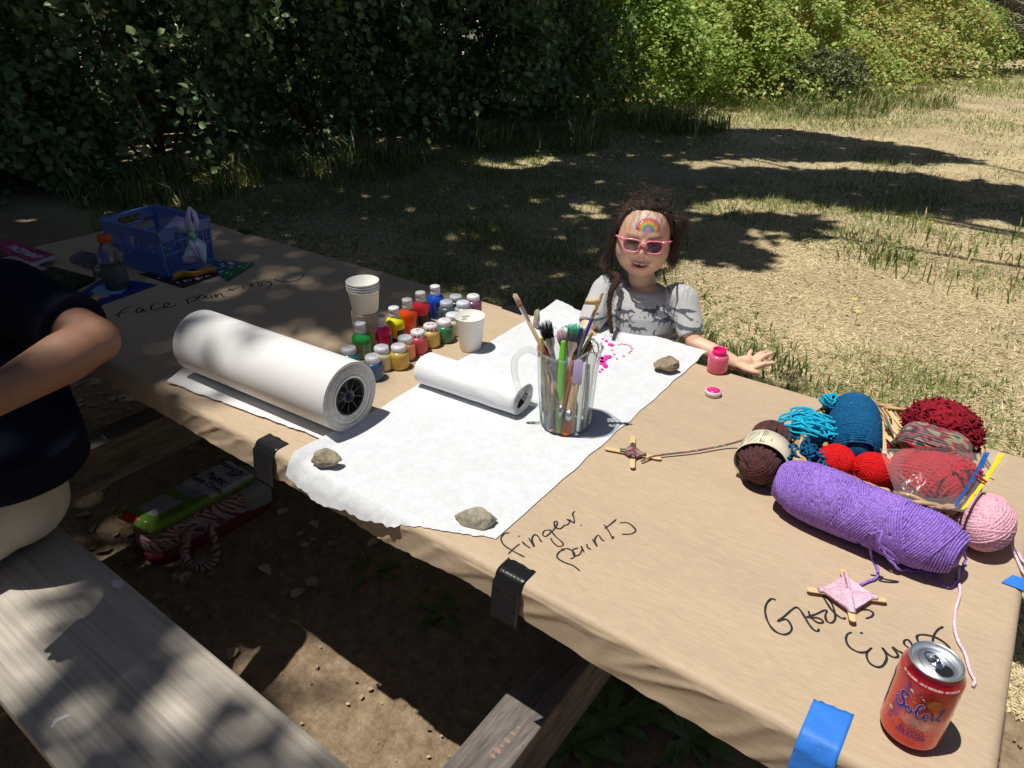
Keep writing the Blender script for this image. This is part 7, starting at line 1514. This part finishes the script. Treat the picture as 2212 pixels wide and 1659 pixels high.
for k in np.arange(48)*2*PI/48: cp.append(smid+tb*(.0455*math.cos(k))+tf*(.0475*math.sin(k)+.004)+V(0, 0, .024-.016*max(0, math.sin(k))+.004*abs(math.cos(k))))
b.tube(smooth_path(cp, 2, closed=True), .0042, 10, closed=True, flat=.8); b.build('collar', mat('collar_cloth', (.45, .46, .48), .9), kid, org=og)
b = MB(); rgl = [(hipc+V(0, 0, .02), .105, .090), (hipc+V(0, 0, -.05), .112, .094)]
for s_ in (-1, 1): h = hipc+tb*.050*s_; k = V(h[0], h[1]+.012, .27); a_ = V(h[0], h[1]-.005, .06); b.limb([h+V(0, 0, .03), (h+k)/2, k, (k+a_)/2, a_], [.068, .058, .044, .038, .032], 20)
me = bake_mesh(b, .005, 3); skin_obj('leggings', me, mat('legging', (.06, .07, .12), .9), kid, None, og)
# ---- hair
HB = mat('hair_dark', (.056, .037, .026), .48, spec=.4); b = MB(); hrn = np.random.default_rng(17)
def scalp(a, e, k=1.0):                                  # a: 0 front, +- to the sides; e: elevation
    n_ = V(math.cos(e)*math.sin(a), -math.cos(e)*math.cos(a), math.sin(e)); X_, Y_, Z_ = .0670, .088, .099; lw = max(0, -n_[2]); zz = min(.995, abs(n_[2])); kf = math.sqrt(1-zz**(3. if n_[2] > 0 else 3.5))/math.sqrt(1-zz*zz); return V(n_[0]*X_*kf*(1-.07*lw**3.), n_[1]*Y_*(kf if n_[2] > 0 else 1)*(1-(.42*lw if n_[1] > 0 else 0)), n_[2]*Z_)*k
def hl_el(a):                                            # hairline elevation for a direction
    a = abs(a); return float(np.interp(a, [0, .55, .95, 1.15, 1.35, 1.7, 3.2], [.90, .84, .66, .34, .0, -.55, -.70]))
nu, nv = 64, 26; q = []
for j in range(nv+1):
    for i in range(nu+1): a = -PI+2*PI*i/nu; e0 = hl_el(a)+(.14 if abs(a) < 1.3 else -.02); e = e0+(PI/2-e0)*j/nv; edge = min(1, j/4); q.append(h2w(scalp(a, e, .985+.045*edge+.010*nz(a*3, e*3)*edge)))
b.add(q, [(j*(nu+1)+i, j*(nu+1)+i+1, (j+1)*(nu+1)+i+1, (j+1)*(nu+1)+i) for j in range(nv) for i in range(nu)])
def strand(P, r, k=4): P = smooth_path([h2w(p) for p in P], k); b.tube(P, np.interp(np.linspace(0, 1, len(P)), [0, .6, 1], [r, r, r*.35]), 4)
for i in range(1700):                                     # combed back from the hairline over the crown
    a = hrn.uniform(-1.7, 1.7); e = hl_el(a)+hrn.uniform(.0, .17) if i % 4 else hrn.uniform(hl_el(a), 1.4); h_ = 1.02+hrn.uniform(0, .05); P = [scalp(a, e, 1.0)]; side = math.copysign(1, a) if abs(a) > .12 else hrn.choice([-1, 1]); aa = a
    for t_ in range(5): aa += side*.26*hrn.uniform(.7, 1.3); e2 = e+(1.25-e)*min(1, (t_+1)/4)*.55-.05*t_; P.append(scalp(aa, e2, h_+.004*t_+.004*hrn.normal()))
    strand(P, .00085)
for i in range(260):                                     # flyaway frizz
    a = hrn.uniform(-PI, PI); e = hrn.uniform(max(hl_el(a)+.06, .1), 1.5); p = scalp(a, e, 1.04); o_ = nrm(p); tn = np.cross(o_, hrn.normal(size=3)); sd = 1.6 if math.sin(a) > .2 else 1.; P = [p, p+o_*.008*sd+tn*.008, p+o_*.014*sd+tn*.022, p+o_*hrn.uniform(.006, .018)*sd+tn*.034+V(0, 0, -.006)]; strand(P, .00035, 3)
def lock(root, pts, nst, spread, r=.0008, curl=.004, fr=9.):
    P0 = smooth_path([root]+pts, 6)
    for k in range(nst):
        o_ = hrn.normal(size=3)*spread; ph = hrn.uniform(0, 6.28); n_ = len(P0); L_ = int(n_*hrn.uniform(.7, 1.0)); t_ = np.linspace(0, 1, n_)[:, None]
        P = P0+o_*(.35+t_)+curl*np.concatenate([np.sin(t_*fr*hrn.uniform(.8, 1.2)+ph), np.cos(t_*fr+ph), 0*t_], 1)*(.3+t_); b.tube([h2w(p) for p in P[:L_]], np.linspace(r, r*.4, L_), 4)
# wavy side locks; image left side (x<0) thick and curly, reaching the braid; image right side shorter and wispy
for k in range(5): lock(V(-.066, -.030+.010*k, .045-.008*k), [V(-.075, -.026+.012*k, .010), V(-.078-.002*k, -.020+.010*k, -.035), V(-.079-.003*k, -.016+.008*k, -.075), V(-.076-.002*k, -.020, -.108)], 42, .0045, curl=.0055, fr=16)
for k in range(5): lock(V(.066, -.034+.012*k, .050-.008*k), [V(.080, -.030+.012*k, .020), V(.082, -.022+.010*k, -.020), V(.078+.002*k, -.016+.010*k, -.055), V(.074+.003*k, -.012, -.088)], 36, .0055, curl=.0050, fr=14)
for k in range(3): lock(V(.062, -.040+.02*k, .065), [V(.090, -.034+.02*k, .060), V(.100, -.02+.02*k, .035), V(.094, -.01, .005)], 26, .006, r=.0006, curl=.008, fr=12)
lock(V(.058, -.035, -.07), [V(.070, -.040, -.10), V(.082, -.048, -.118), V(.094, -.052, -.130)], 8, .0015, curl=.001)
# plaited front strands along the hairline
for sg_ in (-1, 1):
    for k in range(12):
        t_ = k/11; a = sg_*(.85+.40*t_); e = hl_el(a)+.05; p = scalp(a, e, 1.05+.01*(k % 2)); b.ellipsoid(h2w(p), (.0055, .0045, .0050), HR@rotm('Y', (.6 if k % 2 else -.6)), 8, 6)
# braid over the shoulder on the image left
HMB = b; b = MB()
bp = smooth_path([h2w(V(-.075, -.012, -.095)), W(1334, 600, 1.815), W(1322, 625, 1.80), W(1318, 640, 1.80)], 8); bp = np.concatenate([bp, smooth_path([W(1318, 640, 1.80), W(1316, 655, 1.795), W(1318, 690, 1.79), W(1322, 720, 1.79)], 6)[1:]])
b.tube(bp, np.linspace(.0058, .0030, len(bp)), 8)
for sidx in range(3):
    P = []
    T_, N3, B3 = frames(bp)
    for i, p in enumerate(bp): t_ = i*.85+sidx*2*PI/3; k_ = .0050*(1-.45*i/len(bp)); P.append(p+B3[i]*k_*math.sin(t_)+N3[i]*k_*.5*math.sin(2*t_))
    P = smooth_path(P, 3); b.tube(P, np.linspace(.0052, .0026, len(P)), 7)
for k in range(160):
    i = hrn.integers(0, len(bp)-3); s0 = bp[i]+hrn.normal(size=3)*.005; d = hrn.normal(size=3)*.012; b.tube([s0, s0+d*.5+V(0, 0, -.006), s0+d+V(0, 0, -.020)], [.0004, .0004, .0002], 3)
b.build('braid', mat('braid_hair', (.045, .026, .017), .75, spec=.25, bump=(350, .8, .001)), kid, org=og); HMB.build('hair', HB, kid, org=og)
# ---- sunglasses
FR = mat('pink_frame', (.80, .25, .32), .35, coat=.3); LN = mat('tinted_lens', (.20, .12, .18), .05, trans=.0, spec=.9, coat=1.)
sg2 = obj_from('sunglasses', [(0, 0, 0)], [], FR, kid); b = MB()
def lens_outline(s_, k=1.0, n=40):
    q = []
    for t_ in np.arange(n)*2*PI/n:
        cx_, sx2 = math.cos(t_), math.sin(t_); ex = 2/3.4; px_ = math.copysign(abs(cx_)**ex, cx_)*.0222*k; pz_ = math.copysign(abs(sx2)**ex, sx2)*(.0150*k if True else 0); px_ *= 1+.10*(pz_/.015); q.append((s_*(.0315+px_), pz_))
    return q
def gface(p, dy=0.): x_, z_ = p[0]*.86, p[1]*.95; return h2w(V(x_, -.0955+3.9*x_*x_+dy, z_-.0050))
bpy.data.objects.remove(sg2); b = MB()
for s_ in (-1, 1):
    q = lens_outline(s_, 1.07); b.tube([gface(p) for p in q], .0021, 8, closed=True)
    b.hexa([gface((s_*.052, .004), .003), gface((s_*.0675, .011), .004), gface((s_*.0675, .011), .0), gface((s_*.052, .004), -.001)], [gface((s_*.052, .013), .003), gface((s_*.0695, .0185), .004), gface((s_*.0695, .0185), .0), gface((s_*.052, .0165), -.001)])
    e_ = gface((s_*.0675, .0145), .002); b.tube([e_, h2w(V(s_*.0690, -.03, .002)), h2w(V(s_*.0720, .018, .0)), h2w(V(s_*.070, .034, -.012))], .0022, 6, flat=1.3)
b.tube(smooth_path([gface((-.0115, -.003)), gface((-.008, .005), -.0015), gface((0, .0075), -.003), gface((.008, .005), -.0015), gface((.0115, -.003))], 5), .0026, 8)
SGO = b.build('sunglasses', FR, kid, org=og)
for s_ in (-1, 1):
    q = [gface(p, .0006) for p in lens_outline(s_, 1.03)]; cp_ = gface((s_*.0315, 0), -.0012); lb = MB(); lb.add([cp_]+q, [(0, 1+k, 1+(k+1) % len(q)) for k in range(len(q))]); o = lb.build('lens', LN, SGO, org=og)
LNt = LN.node_tree; B_3 = LNt.nodes['Principled BSDF']; B_3.inputs['Transmission Weight'].default_value = .0; B_3.inputs['Alpha'].default_value = .86; B_3.inputs['Base Color'].default_value = (.055, .025, .055, 1)

# ================================================================ the man on the bench
HS = mat('man_skin', attr='Col', rough=.55, sss=.08, bump=(160, .2, .001), nz=(24, .08))
el_ = W(206, 735, 1.42); sh1 = W(48, 655, 1.50); wr_ = W(-62, 885, 1.22); hd = W(-150, 950, 1.15)
sh1 = sh1+V(-.06, 0, 0); fw = nrm(V(-.75, -.62, 0)); rgt = V(-fw[1], fw[0], 0)*1.; rgt = nrm(V(.62, .0, 0)+V(0, .5, 0)); ctr = V(-1.70, .285, 0)
sh2 = V(sh1[0]-.33, sh1[1]-.20, sh1[2]); smn = (sh1+sh2)/2; pel = V(-1.60, .32, .56); hdC = V(smn[0]-.03, smn[1]-.02, smn[2]+.27)
mb = MB(); mb.limb([sh1+V(-.02, 0, -.035), sh2+V(0, 0, -.01)], [.055, .055], 20); mb.limb([smn+V(0, 0, -.05), smn*.5+pel*.5, pel], [.085, .075, .06], 28)
mb.limb([smn, smn+V(0, 0, .12), hdC-V(0, 0, .06)], [.065, .058, .06], 20)
hd_P = HP_*np.array([1.12, 1.14, 1.12]); ga = math.atan2(fw[0], -fw[1]); Rm = rotm('Z', ga); mb.add(hd_P@Rm.T+hdC, HF_)
for s_ in (-1, 1): mb.ellipsoid(Rm@V(.078*s_, .010, -.01)+hdC, (.008, .016, .030), Rm, 14, 8)
mb.limb([sh1, (sh1+el_)/2+V(0, 0, -.006), el_], [.062, .056, .0475], 26); mb.limb([el_+V(-.004, 0, 0), el_*.72+wr_*.28, el_*.35+wr_*.65, wr_], [.0470, .0500, .0400, .0310], 26)
hv = nrm(hd-wr_); mb.tube([wr_, wr_+hv*.03, wr_+hv*.07, wr_+hv*.10], [.034, .040, .042, .034], 18, flat=.55); sv = nrm(np.cross(hv, V(0, 0, 1)))
for k in range(4): a_ = wr_+hv*.095+sv*(k-1.5)*.020; L_ = (.068, .080, .076, .060)[k]; mb.limb([a_-hv*.02, a_, a_+hv*L_*.5+V(0, 0, -.012), a_+hv*L_*.85+V(0, 0, -.035)], [.0105, .0098, .0092, .0080], 10)
a_ = wr_+hv*.03-sv*.035; mb.limb([wr_, a_, a_+hv*.035-sv*.012+V(0, 0, -.01), a_+hv*.06-sv*.012+V(0, 0, -.02)], [.016, .013, .0115, .009], 10)
el2 = sh2+V(-.12, -.10, -.27); wr2 = el2+V(-.16, -.14, .10); mb.limb([sh2, el2], [.06, .046], 20); mb.limb([el2, (el2+wr2)/2, wr2], [.047, .045, .031], 20); hv2 = nrm(wr2-el2); mb.tube([wr2, wr2+hv2*.04, wr2+hv2*.09], [.033, .040, .034], 16, flat=.55)
for k in range(4): a_ = wr2+hv2*.085+V(0, 0, (k-1.5)*.018); mb.limb([a_-hv2*.02, a_, a_+hv2*.05+V(0, 0, -.008)], [.0105, .0095, .0080], 10)
mb.limb([wr2+hv2*.02, wr2+hv2*.05+V(.03, 0, 0), wr2+hv2*.075+V(.04, 0, -.01)], [.014, .012, .009], 10)
# legs: one over each side of the bench
kA = V(-1.56, -.16, .51); ftA = V(-1.48, -.28, .06); kB = V(-1.98, -.12, .50); ftB = V(-2.05, -.28, .06)
for h0, k0, f0 in ((pel+V(-.02, .02, -.02), kA, ftA), (pel+V(-.12, -.02, -.02), kB, ftB)): mb.limb([h0, (h0+k0)/2, k0], [.066, .066, .058], 22); mb.limb([k0, (k0+f0)/2+V(0, .02, .05), f0+V(0, 0, .03)], [.064, .058, .038], 20); mb.limb([f0+V(0, .04, -.01), f0+V(-.02, -.15, -.02)], [.042, .034], 16, flat=.8)
me = bake_mesh(mb, .006, 4, .5); v = me_verts(me); mc_ = np.array([.28, .145, .09]); c = np.tile(mc_, (len(v), 1)); tt = np.array([nz(a_*22, b_0*22, c_0*22) for a_, b_0, c_0 in v]); c *= (1+.12*tt)[:, None]
man = thing('person', 'adult in navy shirt and cream shorts seated on the bench at left', 'person', (pel[0], pel[1], .44)); om = np.array([pel[0], pel[1], .44]); skin_obj('body', me, HS, man, c, om)
cb = MB(); cb.limb([sh1+V(-.02, 0, -.035), sh2], [.074, .074], 24)
n = 40; rg = [(pel+V(.02, .03, .085), .160, .15), (pel+V(.02, .03, .16), .165, .15), (pel*.5+smn*.5+V(.03, .03, 0), .165, .145), (smn+V(0, .0, -.10), .185, .135), (smn+V(0, 0, .0), .16, .10), (smn+V(0, 0, .05), .09, .075), (smn+V(0, 0, .075), .075, .07)]
ux = nrm(sh1-sh2); uy = V(-ux[1], ux[0], 0); q = [c_0+ux*rx*math.cos(k)+uy*ry*math.sin(k) for c_0, rx, ry in rg for k in np.arange(n)*2*PI/n]
cb.add(q, [(i*n+j, i*n+(j+1) % n, (i+1)*n+(j+1) % n, (i+1)*n+j) for i in range(len(rg)-1) for j in range(n)]+[tuple(range(n))[::-1], tuple((len(rg)-1)*n+j for j in range(n))])
cb.tube(smooth_path([sh1+V(-.05, 0, 0), sh1+V(.01, 0, .005), sh1*.55+el_*.45+V(0, 0, -.004), sh1*.22+el_*.78], 5), np.interp(np.linspace(0, 1, 16), [0, .3, .7, 1], [.072, .076, .074, .072]), 28); cb.tube(smooth_path([sh2+V(.05, 0, 0), sh2, sh2*.5+el2*.5, sh2*.3+el2*.7], 4), .076, 24)
me = bake_mesh(cb, .006, 4, .5); v = me_verts(me); v += np.array([[.006*nz(a_*8, b_0*8, c_0*5), .006*nz(a_*8+5, b_0*8, c_0*5), .004*nz(a_*9, b_0*9+4, c_0*9)] for a_, b_0, c_0 in v]); me.vertices.foreach_set('co', v.astype(np.float32).ravel())
skin_obj('shirt', me, mat('navy_cloth', (.007, .009, .020), .95, bump=(300, .5, .001), spec=.15), man, None, om)
sb_ = MB(); 
for h0, k0 in ((pel+V(-.02, .02, -.01), kA), (pel+V(-.12, -.02, -.01), kB)): sb_.tube(smooth_path([h0+V(0, .02, .02), h0*.6+k0*.4, h0*.25+k0*.75, h0*.08+k0*.92], 4), np.interp(np.linspace(0, 1, 13), [0, .5, 1], [.108, .098, .092]), 26)
sb_.limb([pel+V(-.12, .02, .0), pel+V(-.01, .02, .0)], [.112, .112], 24)
me = bake_mesh(sb_, .006, 4, .5); v = me_verts(me); v += np.array([[.007*nz(a_*11, b_0*11, c_0*9), .005*nz(a_*11+5, b_0*11, c_0*9), .006*nz(a_*9, b_0*9+4, c_0*9)] for a_, b_0, c_0 in v]); v[:, 2] = np.maximum(v[:, 2], .442); me.vertices.foreach_set('co', v.astype(np.float32).ravel())
skin_obj('shorts', me, mat('cream_cloth', (.62, .59, .52), .9, bump=(200, .5, .001), nz=(8, .05)), man, None, om)
b = MB(); nu, nv = 40, 16; q = []
for j in range(nv+1):
    for i in range(nu): a = 2*PI*i/nu; e0 = hl_el((a+PI) % (2*PI)-PI)+.02; e = e0+(PI/2-e0)*j/nv; q.append(Rm@(scalp(a, e, 1.17+.02*nz(a*4, e*6)))+hdC)
b.add(q, [(j*nu+i, j*nu+(i+1) % nu, (j+1)*nu+(i+1) % nu, (j+1)*nu+i) for j in range(nv) for i in range(nu)]); b.build('hair', HB, man, org=om, solid=.012)
